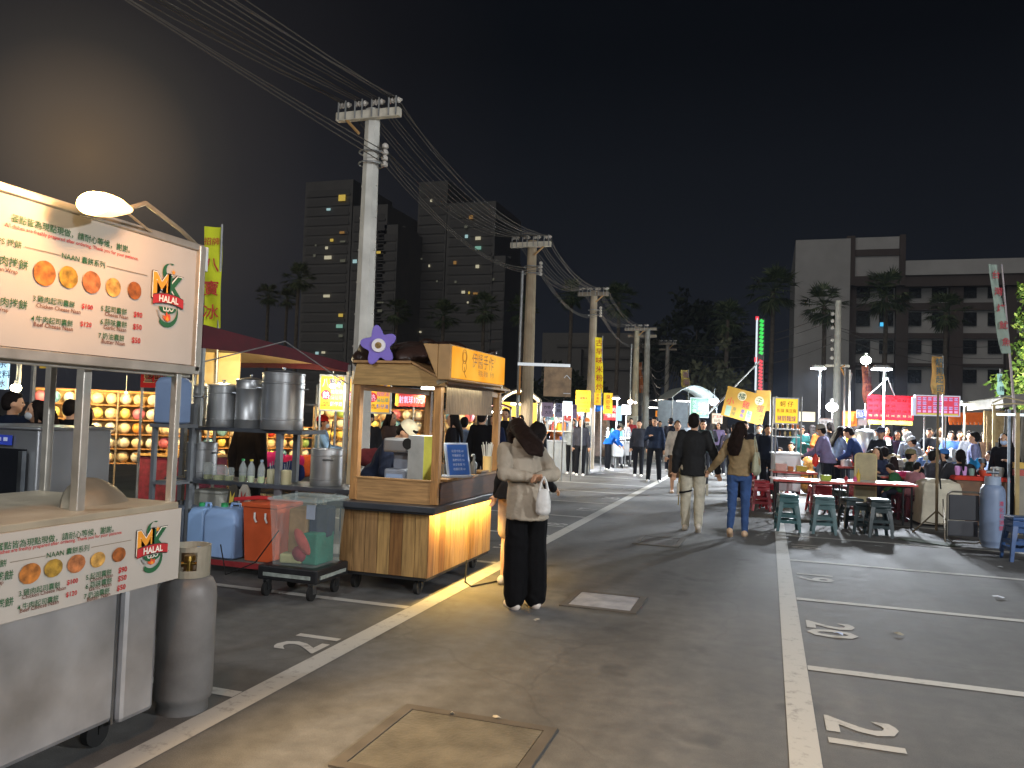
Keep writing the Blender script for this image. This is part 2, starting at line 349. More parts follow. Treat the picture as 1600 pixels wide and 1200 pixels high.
    if cap:
        q = MB(); rr = [[Hd((0, -.012, 1.61))+RH @ V((.093*s*k*cos(2*pi*i/18), .108*s*k*sin(2*pi*i/18), z*s)) for i in range(18)] for z, k in ((.0, 1.0), (.045, .97), (.085, .78), (.105, .45), (.112, .05))]
        q.loft(rr); q.loft([[Hd((0, .06, 1.612+dz))+RH @ V((.078*s*cos(t), (.125 if sin(t) > 0 else .02)*s*sin(t), -.02*s*max(0, sin(t)))) for t in [2*pi*i/18 for i in range(18)]] for dz in (0, .007)])
        q.build('cap', cloth(cap, .2), T, smooth=True)
    if mask: put(remesh([ell_(Hd((0, .068, 1.530)), (.058*s, .048*s, .052*s), RH)], .009, 'face_mask'), 'face_mask', cloth(mask, .1), T)
    return T, B, Hd, arm, s
# ------------------------------------------------------------------ ground, markings
def asphalt():
    m = bpy.data.materials.new('asphalt'); m.use_nodes = True; t = m.node_tree; b = t.nodes['Principled BSDF']; L = t.links.new
    tcn = t.nodes.new('ShaderNodeTexCoord')
    def noise(sc, det=6, rough=.6):
        n = t.nodes.new('ShaderNodeTexNoise'); n.inputs['Scale'].default_value = sc; n.inputs['Detail'].default_value = det; n.inputs['Roughness'].default_value = rough; L(tcn.outputs['Object'], n.inputs['Vector']); return n
    n1, n2, n3 = noise(.55), noise(7), noise(160, 3)
    r1 = t.nodes.new('ShaderNodeValToRGB'); e = r1.color_ramp.elements; e[0].position = .3; e[0].color = (.085, .084, .082, 1); e[1].position = .72; e[1].color = (.135, .133, .128, 1); L(n1.outputs[0], r1.inputs[0])
    r2 = t.nodes.new('ShaderNodeValToRGB'); e = r2.color_ramp.elements; e[0].position = .33; e[0].color = (.72, .72, .72, 1); e[1].position = .66; e[1].color = (1.12, 1.12, 1.12, 1); L(n2.outputs[0], r2.inputs[0])
    r3 = t.nodes.new('ShaderNodeValToRGB'); e = r3.color_ramp.elements; e[0].position = .3; e[0].color = (.74, .74, .74, 1); e[1].position = .75; e[1].color = (1.28, 1.28, 1.28, 1); L(n3.outputs[0], r3.inputs[0])
    def mul(a, c):
        x = t.nodes.new('ShaderNodeMix'); x.data_type = 'RGBA'; x.blend_type = 'MULTIPLY'; x.inputs[0].default_value = 1; L(a, x.inputs[6]); L(c, x.inputs[7]); return x.outputs[2]
    c = mul(mul(r1.outputs[0], r2.outputs[0]), r3.outputs[0])
    # oily stains
    n4 = noise(1.6, 3, .5); s4 = t.nodes.new('ShaderNodeMapRange'); s4.inputs[1].default_value = .62; s4.inputs[2].default_value = .74; s4.inputs[3].default_value = 1; s4.inputs[4].default_value = .45; L(n4.outputs[0], s4.inputs[0])
    v = t.nodes.new('ShaderNodeMix'); v.data_type = 'RGBA'; v.blend_type = 'MULTIPLY'; v.inputs[0].default_value = 1; L(c, v.inputs[6]); L(s4.outputs[0], v.inputs[7])
    dn = noise(1.2, 4); vm = t.nodes.new('ShaderNodeMix'); vm.data_type = 'VECTOR'; vm.inputs[0].default_value = .35; L(tcn.outputs['Object'], vm.inputs[4]); L(dn.outputs['Color'], vm.inputs[5])
    vo = t.nodes.new('ShaderNodeTexVoronoi'); vo.feature = 'DISTANCE_TO_EDGE'; vo.inputs['Scale'].default_value = .42; L(vm.outputs[1], vo.inputs['Vector'])
    ck = t.nodes.new('ShaderNodeMapRange'); ck.inputs[1].default_value = .001; ck.inputs[2].default_value = .005; ck.inputs[3].default_value = .86; ck.inputs[4].default_value = 1; L(vo.outputs['Distance'], ck.inputs[0])
    ln = t.nodes.new('ShaderNodeMapping'); ln.inputs['Scale'].default_value = (1.6, .09, 1); L(tcn.outputs['Object'], ln.inputs[0]); n5 = t.nodes.new('ShaderNodeTexNoise'); n5.inputs['Scale'].default_value = 1.5; n5.inputs['Detail'].default_value = 4; L(ln.outputs[0], n5.inputs['Vector'])
    tr = t.nodes.new('ShaderNodeMapRange'); tr.inputs[1].default_value = .35; tr.inputs[2].default_value = .65; tr.inputs[3].default_value = .82; tr.inputs[4].default_value = 1.1; L(n5.outputs[0], tr.inputs[0])
    def mulv(a, c):
        x = t.nodes.new('ShaderNodeMix'); x.data_type = 'RGBA'; x.blend_type = 'MULTIPLY'; x.inputs[0].default_value = 1; L(a, x.inputs[6]); L(c, x.inputs[7]); return x.outputs[2]
    L(mulv(mulv(v.outputs[2], ck.outputs[0]), tr.outputs[0]), b.inputs['Base Color'])
    rr = t.nodes.new('ShaderNodeMapRange'); rr.inputs[3].default_value = .62; rr.inputs[4].default_value = .92; L(n2.outputs[0], rr.inputs[0]); L(rr.outputs[0], b.inputs['Roughness'])
    bp = t.nodes.new('ShaderNodeBump'); bp.inputs['Strength'].default_value = .35; bp.inputs['Distance'].default_value = .006; L(n3.outputs[0], bp.inputs['Height']); L(bp.outputs[0], b.inputs['Normal'])
    return m
def roadpaint(name, wear=.45):
    m = bpy.data.materials.new(name); m.use_nodes = True; t = m.node_tree; b = t.nodes['Principled BSDF']; L = t.links.new
    tcn = t.nodes.new('ShaderNodeTexCoord'); n = t.nodes.new('ShaderNodeTexNoise'); n.inputs['Scale'].default_value = 9; n.inputs['Detail'].default_value = 9; n.inputs['Roughness'].default_value = .75; L(tcn.outputs['Object'], n.inputs['Vector'])
    r = t.nodes.new('ShaderNodeValToRGB'); e = r.color_ramp.elements; e[0].position = wear-.14; e[0].color = (.12, .118, .112, 1); e[1].position = wear+.06; e[1].color = (.42, .41, .38, 1); L(n.outputs[0], r.inputs[0]); L(r.outputs[0], b.inputs['Base Color']); b.inputs['Roughness'].default_value = .8
    return m
ASPH = asphalt(); LINE = roadpaint('road_paint', .40); LINEW = roadpaint('worn_road_paint', .47)
g = MB(); N = 8
g.quad((-300, -60, 0), (300, -60, 0), (300, 420, 0), (-300, 420, 0)); tag(g.build('ground', ASPH), kind='structure')
mk = MB()
def strip(mb, x0, y0, x1, y1, z=.004): mb.quad((x0, y0, z), (x1, y0, z), (x1, y1, z), (x0, y1, z))
strip(mk, -2.79, -4, -2.63, 45); strip(mk, .13, -4, .28, 15)
tag(mk.build('lane_lines', LINE), kind='structure')
mk = MB()
for k in range(-2, 5): strip(mk, .284, 5.70+2.19*k-.05, 5.4, 5.70+2.19*k+.05)
for k in range(-2, 14): strip(mk, -7.9, 6.0+2.2*k-.045, -2.795, 6.0+2.2*k+.045)
tag(mk.build('bay_lines', LINE), kind='structure')
mk = MB(); mw = MB()
for n_, y, w in (('21', 4.62, 0), ('20', 6.82, 0), ('19', 9.05, 1), ('18', 11.25, 1)):
    text(mw if w else mk, n_, 0, 0, .50, ux=(0, -1, 0), uz=(1, 0, 0), org=(.52, y, .004), bold=.022)
for n_, y, w in (('21', 4.80, 0), ('19', 9.3, 1), ('18', 11.5, 1), ('17', 13.7, 1), ('16', 15.9, 1), ('15', 18.1, 1)):
    text(mw if w else mk, n_, 0, 0, .46, ux=(0, 1, 0), uz=(-1, 0, 0), org=(-3.00, y, .004), bold=.02)
tag(mk.build('bay_numbers', LINE), kind='structure'); tag(mw.build('worn_bay_numbers', LINEW), kind='structure')
def manhole(cx, cy, w, d, label, cplate, rz=0):
    t = thing('manhole_cover', label, 'manhole cover', (cx, cy, 0), rz)
    f = MB()
    for sx, sy, dx, dy in ((0, -1, w, .06), (0, 1, w, .06), (-1, 0, .06, d-.12), (1, 0, .06, d-.12)): f.box((sx*(w/2-.03), sy*(d/2-.03), .005), (dx, dy, .014))
    f.build('frame', mat('rim', '5b5650', .7, .4, var=.2), t); p = MB(); p.box((0, 0, .004), (w-.13, d-.13, .010)); p.build('plate', mat('plate', cplate, .62, var=.35, scale=5, bump=.4, bscale=45), t)
manhole(-1.43, 3.62, .86, .82, 'large square manhole cover with speckled pale infill at lane centre', '5a574f')
manhole(-1.34, 6.95, .66, .66, 'grey metal manhole cover beside the woman with the white bag', '8f9096')
manhole(-1.35, 10.7, .60, .80, 'dark worn manhole cover on the lane behind the walking couple', '4a4846')
# ------------------------------------------------------------------ utility poles and wires
POLES = [(-5.38, 9.75, 5.72, 'd0cec6'), (-5.38, 17.65, 5.62, 'a89880'), (-5.38, 24.6, 5.55, 'a89a86'), (-5.30, 32.8, 5.36, 'b0a68e'), (-5.45, 44.6, 5.90, '8f8b84')]
PL = ['pale concrete utility pole behind the wooden drinks cart', 'brown utility pole with a conduit beside the hanging board', 'brown utility pole beside the tall yellow banner', 'utility pole with a pale cabinet strapped at its foot', 'farthest utility pole of the row with double crossarms']
CER = mat('ceramic', 'cfc9c0', .3, var=.08); ARM = mat('crossarm', 'c9c2b2', .7, var=.2)
def pole(x, y, z, c, label, i):
    t = thing('utility_pole', label, 'utility pole', (x, y, 0), 0, 'concrete utility poles along the stalls'); cm = mat('concrete', c, .85, var=.18, scale=3, bump=.25, bscale=30)
    b = MB(); n = 8 if i == 0 else 12; b.cyl((0, 0, -.05), (0, 0, z+.12), .165, .105, n)
    if i == 0:
        for k in range(9):
            for s in (-1, 1): b.box((s*(.15-.006*k), -.02, 1.6+.45*k), (.03, .02, .02))
    b.build('post', cm, t)
    cr = MB(); cr.box((0, -.13, z), (.98, .10, .12))
    if i == 4: cr.box((0, .13, z-.30), (.98, .08, .10))
    cro = cr.build('crossarm', ARM if i < 2 else mat('crossarm', '8a8072', .7), t, bevel=.008)
    s_ = MB(); s_.tube([(-.36, -.15, z-.02), (-.12, -.16, z-.26)] if i == 0 else [(.36, -.15, z-.02), (.1, -.16, z-.26)], .022); s_.build('brace', mat('brace', 'b08a58', .6), t)
    for g_ in range(4):
        gx = -.39+.26*g_; q = MB()
        for k in range(4):
            px_ = gx-.06+.045*k
            q.cyl((px_-.006, -.13, z+.17), (px_+.012, -.13, z+.17), .042, .034, 10); q.cyl((px_+.012, -.13, z+.17), (px_+.039, -.13, z+.17), .02, .02, 8)
        q.build('insulator', CER, cro, smooth=True); q = MB()
        for k in (-.05, .06): q.box((gx+k, -.19, z+.08), (.018, .014, .26))
        q.build('bracket', GALV, cro)
    if i < 3:
        q = MB()
        for k in range(4): q.lathe([(.02, 0), (.045, .012), (.045, .05), (.02, .075)], (.24, -.05, z-.72+.085*k), 10)
        q.build('insulator_stack', CER, t, smooth=True); q = MB()
        for k in (-.5, -.66): q.box((.17, -.05, z+k), (.14, .02, .03))
        q.tube([(.17*cos(a), .17*sin(a)-.0, z-.5) for a in [2*pi*j/14 for j in range(15)]], .012); q.tube([(.17*cos(a), .17*sin(a), z-.66) for a in [2*pi*j/14 for j in range(15)]], .012); q.build('clamp', GALV, t)
    if i in (1, 3): q = MB(); q.cyl((-.22, -.05, 0), (-.20, -.05, z-.6), .04, .04, 8); q.build('conduit', GALV, t)
    if i == 3:
        q = MB(); q.box((-.06, -.33, 1.0), (.5, .3, 1.5)); q.build('cabinet', paint('b5b2a2'), t, bevel=.02)
        q = MB(); q.cyl((.45, .1, 0), (.43, .1, z+.05), .15, .11, 10); q.build('stay_post', mat('concrete', '8f8d86', .85), t)
        q = MB(); q.box((.2, .2, z-.25), (1.2, .09, .11)); q.box((.2, .2, z+.05), (1.2, .09, .11)); q.build('second_crossarm', mat('crossarm', '8a8072', .7), t)
for i, (x, y, z, c) in enumerate(POLES): pole(x, y, z, c, PL[i], i)
WIRE = mat('wire', '4c4742', .6, var=.1)
ys = [-10.]+[p[1] for p in POLES]
def wire(x_off, z_off, label, r=.007, sag=.42, last=5, s0=1.5):
    pts = []
    for i in range(len(ys)-1):
        if i >= last: break
        x0 = (POLES[max(i-1, 0)][0])+x_off; x1 = POLES[i][0]+x_off; z0 = (POLES[max(i-1, 0)][2] if i else 5.75)+z_off; z1 = POLES[i][2]+z_off
        for k in range(13 if i == len(ys)-2 else 12):
            u = k/12; pts.append((x0+(x1-x0)*u, ys[i]+(ys[i+1]-ys[i])*u-.13, z0+(z1-z0)*u-sag*(s0 if i == 0 else 1)*4*u*(1-u)))
    w = MB(); w.tube(pts, r, 5); o = w.build('power_line', WIRE); tag(o, label, 'power line', 'power lines strung between the poles')
wl = ['far', 'second', 'third', 'lane-side']
for g_ in range(4):
    for k in range(3): wire(-.39+.26*g_-.045+.045*k, .205-.0*k, f'thin grey power line on the {wl[g_]} insulator spools of the crossarms', sag=.38+.05*((k*7+g_*3) % 4))
for k in range(3): wire(.24, -.68+.085*k, 'thin grey power line on the insulator stacks below the crossarms', sag=.42+.06*k, s0=.35+.15*k)
# pole right of the lane with street wires
rp = wd(1306, 690, 31); 
t = thing('utility_pole', 'slim pale utility pole rising behind the red banner stalls', 'utility pole', (rp.x, rp.y, 0)); rt = wd(1305, 468, 31).z
b = MB(); b.cyl((0, 0, 0), (0, 0, rt), .17, .11, 12); b.build('post', mat('concrete', 'aaa79d', .8), t); q = MB()
for k in range(6): q.lathe([(.03, 0), (.07, .02), (.07, .1), (.03, .14)], (-.2, 0, rt-.6-.28*k*(1 if k < 3 else 1.25)), 8)
q.build('insulator', CER, t); q = MB(); q.box((0, 0, rt-2.6), (.9, .08, .1)); q.build('crossarm', ARM, t)
def span(a, b_, sag, label, r=.012, n=24):
    a, b_ = Vector(a), Vector(b_); w = MB(); w.tube([a.lerp(b_, k/n)-Vector((0, 0, sag*4*(k/n)*(1-k/n))) for k in range(n+1)], r, 5); tag(w.build('power_line', WIRE), label, 'power line', 'street power lines crossing behind the market')
p5 = Vector((POLES[4][0], POLES[4][1], 0)); R5 = Vector((rp.x, rp.y, 0))
for k, (za, zb, sg) in enumerate(((5.9, rt-.5, .5), (5.75, rt-.8, .55), (5.5, rt-1.4, .6), (5.2, rt-1.7, .8))): span(p5+Vector((.3, 0, za)), R5+Vector((-.2, 0, zb)), sg, 'street power line from the farthest pole to the slim pale pole')
for zz, py in ((rt-1.1, 540), (rt-1.5, 572), (rt-1.2, 560)): e_ = wd(1565, py, 40); span(R5+Vector((.1, 0, zz)), e_, .35, 'street power line running from the slim pale pole to the tree')
# coil of slack cable between the last poles
q = MB()
for k in range(6): q.tube([Vector((-5.3+.1*k, 33+11.5*u, 5.0-.15*k-(1.0+.25*k)*4*u*(1-u))) for u in [j/14 for j in range(15)]], .022, 5)
tag(q.build('slack_cables', mat('wire', '56524d', .6)), 'bundle of slack grey cables sagging between the two farthest poles', 'cable bundle')
# ------------------------------------------------------------------ far buildings
def wbox(mb, px0, py0, px1, py1, Y, depth, mi=0):
    a = wy(px0, py0, Y); b_ = wy(px1, py1, Y); mb.box(((a.x+b_.x)/2, Y+depth/2, (a.z+b_.z)/2), (abs(b_.x-a.x), depth, abs(a.z-b_.z)), mi=mi)
TWR = mat('tower_wall', '787673', .8, var=.1, scale=.2); TWD = mat('tower_recess', '6a6866', .7, var=.1)
YL = [lit('d8b850', .6), lit('afd6d8', .6), lit('d9d0b0', .55), lit('8fc8b4', .5), lit('b88848', .4), lit('7a7a68', .3)]
def tower(label, x0, x1, top, Y, blocks, wins, fl):
    a = wy(x0, 640, Y); t = thing('apartment_tower', label, 'apartment tower', (a.x, Y, 0)); O = Vector((a.x, Y, 0)); w = MB(); rcs = MB()
    for bx0, bx1, by in blocks:
        p = wy(bx0, by, Y)-O; q = wy(bx1, by, Y)-O; w.box(((p.x+q.x)/2, 15, p.z/2), (q.x-p.x, 30, p.z)); z = p.z-4
        w.box(((p.x+q.x)/2, 15, p.z+.8), ((q.x-p.x)*.55, 12, 1.6))
        while z > 6: rcs.box(((p.x+q.x)/2, -.1, z), ((q.x-p.x)*.86, .12, 1.5)); rcs.box(((p.x+q.x)/2, -.15, z-1.2), ((q.x-p.x)*.9, .3, .9)); z -= fl
    w.build('wall', TWR, t); rcs.build('balcony_bands', TWD, t)
    for (px, py, ww, hh, c) in wins:
        p = wy(px, py, Y)-O; k = Y*1.02/FPX; m_ = MB(); m_.box((p.x, -.75, p.z), (ww*k*.8, .3, hh*k*.75)); m_.build('lit_window', YL[c], t)
tower('dark apartment tower with a few lit windows left of the pale pole', 470, 625, 270, 240, [(478, 552, 285), (552, 606, 322), (590, 622, 352)],
      [(536, 310, 16, 14, 0), (515, 328, 9, 5, 1), (536, 364, 11, 5, 4), (520, 376, 7, 6, 0), (537, 378, 12, 4, 5), (512, 388, 6, 6, 2), (514, 403, 17, 8, 2), (537, 408, 12, 6, 5), (493, 400, 5, 6, 5), (556, 409, 9, 8, 1), (512, 463, 15, 6, 2), (534, 493, 10, 7, 0), (532, 510, 15, 8, 3), (534, 525, 9, 6, 5), (593, 395, 9, 5, 0), (596, 473, 14, 3, 5), (595, 486, 10, 6, 5), (497, 552, 7, 6, 1), (507, 551, 8, 5, 2), (495, 384, 3, 4, 5)], 3.4)
tower('dark apartment tower with lit windows rising behind the sagging wires', 650, 778, 262, 260, [(655, 700, 285), (700, 775, 318), (770, 790, 400)],
      [(737, 340, 8, 8, 4), (675, 314, 4, 6, 2), (729, 355, 6, 5, 5), (730, 370, 6, 7, 1), (748, 373, 11, 7, 2), (748, 388, 13, 7, 3), (712, 411, 6, 7, 4), (747, 417, 7, 7, 2), (655, 381, 3, 5, 5), (672, 416, 3, 5, 2), (660, 405, 3, 3, 5), (684, 440, 3, 4, 5), (713, 441, 4, 5, 5), (725, 457, 7, 6, 2), (734, 458, 3, 5, 0), (744, 459, 10, 4, 4), (732, 473, 3, 4, 2), (658, 519, 4, 4, 2), (772, 437, 3, 5, 5)], 3.4)
t = thing('office_block', 'low dark office block behind the poles and palms', 'building', (0, 0, 0)); w = MB(); wbox(w, 848, 520, 1010, 650, 150, 20); wbox(w, 862, 545, 905, 650, 148, 2); w.build('wall', TWR, t); w = MB()
for k in range(3): wbox(w, 870, 538+k*18, 1000, 543+k*18, 149.7, .5)
w.build('window_bands', TWD, t)
# hospital-like block on the right
Yb = 78; o_ = wy(1243, 660, Yb); t = thing('concrete_building', 'pale concrete office building with dark windows and a raised stair tower', 'building', (o_.x, Yb, 0), 0)
PALE = mat('pale_wall', 'c2c0be', .85, var=.12, scale=.5); BRN = mat('brown_band', '5d5350', .8, var=.12, scale=.5); WDK = mat('dark_window', '15171b', .25, var=.1)
def lb(mb, px0, py0, px1, py1, d0, d1):
    a = wy(px0, py0, Yb)-Vector((o_.x, Yb, 0)); b_ = wy(px1, py1, Yb)-Vector((o_.x, Yb, 0)); z1 = a.z; z0 = max(b_.z, 0) if py1 < 690 else 0; mb.box(((a.x+b_.x)/2, (d0+d1)/2, (z0+z1)/2), (b_.x-a.x, d1-d0, z1-z0))
w = MB(); lb(w, 1243, 379, 1322, 700, -1, 18); lb(w, 1334, 374, 1404, 399, -.6, 10); lb(w, 1334, 400, 1404, 436, -.6, 10); lb(w, 1412, 410, 1640, 428, -.8, 16); lb(w, 1322, 448, 1640, 700, .6, 16); lb(w, 1248, 372, 1318, 379, 2, 12); w.build('wall', PALE, t)
w = MB(); lb(w, 1322, 372, 1334, 448, -.9, 12); lb(w, 1404, 370, 1412, 448, -.9, 12); lb(w, 1334, 393, 1404, 401, -.75, 9); lb(w, 1334, 434, 1404, 448, -.75, 9); lb(w, 1412, 428, 1640, 446, -.6, 15)
for x0, x1 in ((1322, 1334), (1400, 1416), (1484, 1502), (1572, 1586)): lb(w, x0, 448, x1, 690, -.2, 3)
for y0 in (474, 520, 566): lb(w, 1334, y0, 1640, y0+9, .2, 3)
w.build('bands', BRN, t)
for r_, (y0, y1) in enumerate(((446, 464), (487, 508), (531, 552), (577, 598))):
    for x0, x1 in ((1338, 1360), (1375, 1397), (1419, 1441), (1458, 1481), (1504, 1528), (1546, 1568), (1590, 1612)):
        m_ = MB(); lb(m_, x0, y0, x1, y1, .45, 1.5); m_.build('window', WDK, t)
for px, py in ((1379, 506), (1480, 502)): m_ = MB(); lb(m_, px-3, py-3, px+3, py+3, .35, .44); m_.build('lit_window', lit('49b4e8', 1.0), t)
# ------------------------------------------------------------------ palms and trees
FROND = mat('palm_leaf', '46583a', .6, var=.3, scale=2); FROND2 = mat('palm_leaf', '6f7a54', .6, var=.3, scale=2); TRUNK = mat('bark', '6b6258', .9, var=.3, scale=4, bump=.4, bscale=12)
rp_ = random.Random(3)
def palm(px, pyc, D, label, R=1.9, dim=1):
    c = wd(px, pyc, D); t = thing('palm_tree', label, 'palm tree', (c.x, c.y, 0), rp_.random()*6, 'tall fan palms beyond the stalls'); h = c.z
    tr = MB(); tr.tube([(0, 0, -.1), (.05, 0, h*.4), (.0, .05, h*.8), (0, 0, h)], [.28, .19, .16, .17], 8); tr.build('trunk', TRUNK, t, smooth=True)
    cr = MB()
    for i in range(46):
        a = rp_.random()*2*pi; el = radians(rp_.uniform(-65, 78)); d = Vector((cos(a)*cos(el), sin(a)*cos(el), sin(el))); L_ = R*rp_.uniform(.45, .62)*(1 if el > -.5 else .75); q = Vector((0, 0, h))+d*L_
        cr.tube([(0, 0, h), Vector((0, 0, h))+d*L_*.5+Vector((0, 0, .06)), q], .02, 4)
        s_ = d.cross(Vector((0, 0, 1))).normalized(); up = s_.cross(d)
        for k in range(-5, 6):
            b_ = k*radians(15); dr = (d*cos(b_)+s_*sin(b_)); ln = R*rp_.uniform(.38, .5)*cos(b_*.5); e_ = q+dr*ln+Vector((0, 0, -.16*R*rp_.random())); sd_ = dr.cross(up).normalized()*.05*R*.5; md = q+dr*ln*.5
            cr.add([q, md+sd_, e_, md-sd_], [(0, 1, 2, 3)], 1 if rp_.random() < .3 else 0)
    cr.build('crown', [FROND, FROND2], t)
for px, py, D, R, lab in ((420, 462, 85, 1.7, 'slim fan palm left of the dark tower'), (467, 436, 75, 1.9, 'taller fan palm in front of the dark tower edge'), (449, 468, 92, 1.7, 'dim fan palm between two slim palms'), (621, 488, 80, 1.9, 'fan palm just past the pale concrete pole'), (693, 494, 78, 2., 'fan palm in front of the second dark tower'), (757, 484, 74, 2., 'fan palm above the glowing box sign'),
                          (816, 487, 72, 1.9, 'fan palm close beside the brown conduit pole'), (893, 462, 70, 1.8, 'fan palm between two brown utility poles'), (967, 472, 68, 2.2, 'fan palm crown behind the bundled wires'), (1137, 500, 66, 2.1, 'dim fan palm left of the light-strip mast'), (1208, 456, 62, 2.5, 'tall fan palm beside the pale building edge'), (1288, 478, 60, 2.2, 'fan palm against the pale building wall'),
                          (1384, 462, 60, 2.4, 'fan palm in front of the stair tower windows'), (1478, 488, 62, 2.1, 'fan palm before the right wing of the building')): palm(px, py, D, lab, R)
def tree(name, label, base, h, crowns, nleaf, ls, mats, seed, th=.2):
    r_ = random.Random(seed); t = thing(name, label, 'tree', base, 0); tr = MB()
    tr.tube([(0, 0, -.1), (.1, 0, h*.25), (0, .1, h*.55)], [th, th*.8, th*.5], 8)
    for c, R in crowns: tr.tube([(0, .05, h*.4), Vector(c)*.6+Vector((0, 0, h*.15)), c], [th*.45, th*.25, th*.08], 6)
    tr.build('trunk', TRUNK, t, smooth=True); cr = MB(); tot = sum(R**2 for _, R in crowns)
    for c, R in crowns:
        sub = [(Vector(c)+Vector([r_.gauss(0, .5) for _ in range(3)])*R, R*r_.uniform(.3, .55)) for _ in range(9)]
        for i in range(int(nleaf*R*R/tot)):
            sc, sr = r_.choice(sub); d = Vector([r_.gauss(0, 1) for _ in range(3)]).normalized(); p = sc+d*sr*r_.uniform(.55, 1.05); a = Vector([r_.gauss(0, 1) for _ in range(3)]).normalized(); b_ = a.cross(d+Vector((.01, .02, .03))).normalized(); l = ls*r_.uniform(.6, 1.4)
            cr.add([p, p+a*l*.5+b_*l*.28, p+a*l, p+a*l*.5-b_*l*.28], [(0, 1, 2, 3)], r_.choice((0, 0, 1)))
    cr.build('crown', mats, t)
LF = [mat('leaf', '4e6a26', .6, var=.3, scale=1.5), mat('leaf', '7d8f3a', .6, var=.3, scale=1.5)]; LFD = [mat('leaf', '252e20', .7, var=.3), mat('leaf', '303a26', .7, var=.3)]
p = wd(1588, 690, 22)
tree('leafy_tree', 'leafy green tree lit from below at the edge of the market', (p.x+.5, p.y, 0), 6.5, [((.0, 0, 3.0), .75), ((.15, -.2, 4.2), .8), ((.25, .2, 5.3), .8), ((1.2, 0, 4.6), 1.2), ((-.1, 0, 2.2), .6), ((.8, 0, 6.2), .9)], 9000, .16, LF, 5); lamp('SPOT', (p.x-.4, p.y-2.2, 2.6), 420, (1, .96, .85), .1, rot=(radians(118), 0, radians(-18)), spot=120)
p = wd(1085, 660, 90); tree('broad_tree', 'broad dark tree crown behind the far stalls', (p.x, p.y, 0), 14, [((0, 0, 11), 3.6), ((-4, 0, 9), 3), ((4, 0, 8.5), 3), ((0, 0, 14), 2.2)], 5000, .7, LFD, 6, .4)
p = wd(1112, 660, 44); tree('bare_tree', 'wispy grey-green tree above the white truck stall', (p.x, p.y, 0), 6, [((0, 0, 4.2), 1.0), ((.9, 0, 3.6), .9), ((-1, 0, 3.5), .9)], 1500, .35, [mat('leaf', '5d6048', .7), mat('leaf', '4a4e3a', .7)], 8)
p = wd(880, 660, 60); tree('shrub_tree', 'dark bushy tree behind the yellow menu sign', (p.x, p.y, 0), 6, [((0, 0, 4.2), 1.6), ((2, 0, 3.6), 1.5), ((-2, 0, 3.2), 1.4)], 2500, .45, LFD, 9)
p = wd(640, 660, 45); tree('shrub_tree', 'dark bushy tree seen under the cart roof', (p.x, p.y, 0), 4, [((0, 0, 2.9), 1.3), ((1.8, 0, 2.6), 1.1), ((-1.8, 0, 2.7), 1.1)], 2000, .4, LFD, 10)
# ------------------------------------------------------------------ helper: build a mesh given in world coordinates under a thing standing at its base
def bw(mb, name, m, parent, **k):
    o = parent.location; a = -parent.rotation_euler.z
    mb.v = [rotz(v-o, a) for v in mb.v]; return mb.build(name, m, parent, **k)
def caster(mb, x, y, r=.055, z0=None, mi=0):
    mb.cyl((x-.016, y, r), (x+.016, y, r), r, r, 16, mi)
def outline(pts, n=1): return pts
# ------------------------------------------------------------------ naan cart with two printed menus
ct = thing('food_cart', 'stainless steel flatbread cart with printed menu boards above and below the counter', 'food cart', (-3.3, 2.3, 0))
CREAM = mat('printed_vinyl', 'b3aca2', .45, var=.05, scale=3, bump=.03, bscale=3); ALU = mat('aluminium', 'b9b4aa', .42, .8, var=.15, scale=8, bump=.04)
b = MB(); b.box((-3.32, 2.02, .455), (.86, 2.0, .67)); b.box((-2.885, 3.12, .45), (.05, .22, .69)); bw(b, 'body', mat('dented_steel', 'c4c5c8', .36, .8, var=.30, scale=2.6, bump=.5, bscale=1.8), ct, bevel=.03)
b = MB(); b.box((-2.893, 2.995, .45), (.012, .014, .68)); b.box((-2.875, 1.2, .45), (.012, .02, .68)); bw(b, 'seam', STEELD, ct)
b = MB(); b.box((-3.30, 2.15, 1.105), (.94, 2.3, .035)); bw(b, 'counter', mat('aluminium', 'b8ad97', .45, .6, var=.1), ct, bevel=.006)
for x, y in ((-2.98, 3.02), (-3.65, 3.02), (-2.98, 1.2), (-3.65, 1.2)):
    b = MB(); b.cyl((x-.02, y-.03, .065), (x+.02, y-.03, .065), .065, .065, 18); b.box((x, y, .12), (.06, .1, .03)); b.box((x, y-.02, .09), (.055, .02, .07)); bw(b, 'castor', RUB, ct)
for x, y, z0, z1, w in ((-2.885, 3.30, 1.12, 1.80, .036), (-2.95, 2.79, 1.0, 1.80, .045), (-3.72, 3.30, 1.12, 2.40, .04), (-3.72, 1.15, 1.12, 2.40, .04), (-2.885, 1.15, 1.12, 1.8, .036)):
    b = MB(); b.box((x, y, (z0+z1)/2), (w, w, z1-z0)); bw(b, 'post', ALU, ct, bevel=.004)
b = MB(); b.box((-2.875, 2.25, 1.795), (.06, 2.34, .045)); b.box((-2.875, 2.25, 2.44), (.05, 2.34, .035)); b.box((-2.875, 3.405, 2.12), (.06, .045, .66)); b.box((-3.72, 2.2, 2.41), (.04, 2.2, .04)); b.box((-3.3, 3.36, 2.43), (.84, .035, .035)); b.box((-3.3, 1.1, 2.43), (.84, .035, .035)); b.box((-2.90, 2.25, 1.765), (.03, 2.3, .018))
bw(b, 'frame', ALU, ct, bevel=.004)
NAANS = [mat('baked_bread', c, .7, var=.55, scale=28, bump=.3, bscale=50) for c in ('a8682a', '9c7a2a', 'a4653a', 'b98d45', '8f4f1e')]
GRN, RED_, ORG, INKD = ink('1f5a35'), ink('b3262b'), ink('e2952a'), ink('2e2a26')
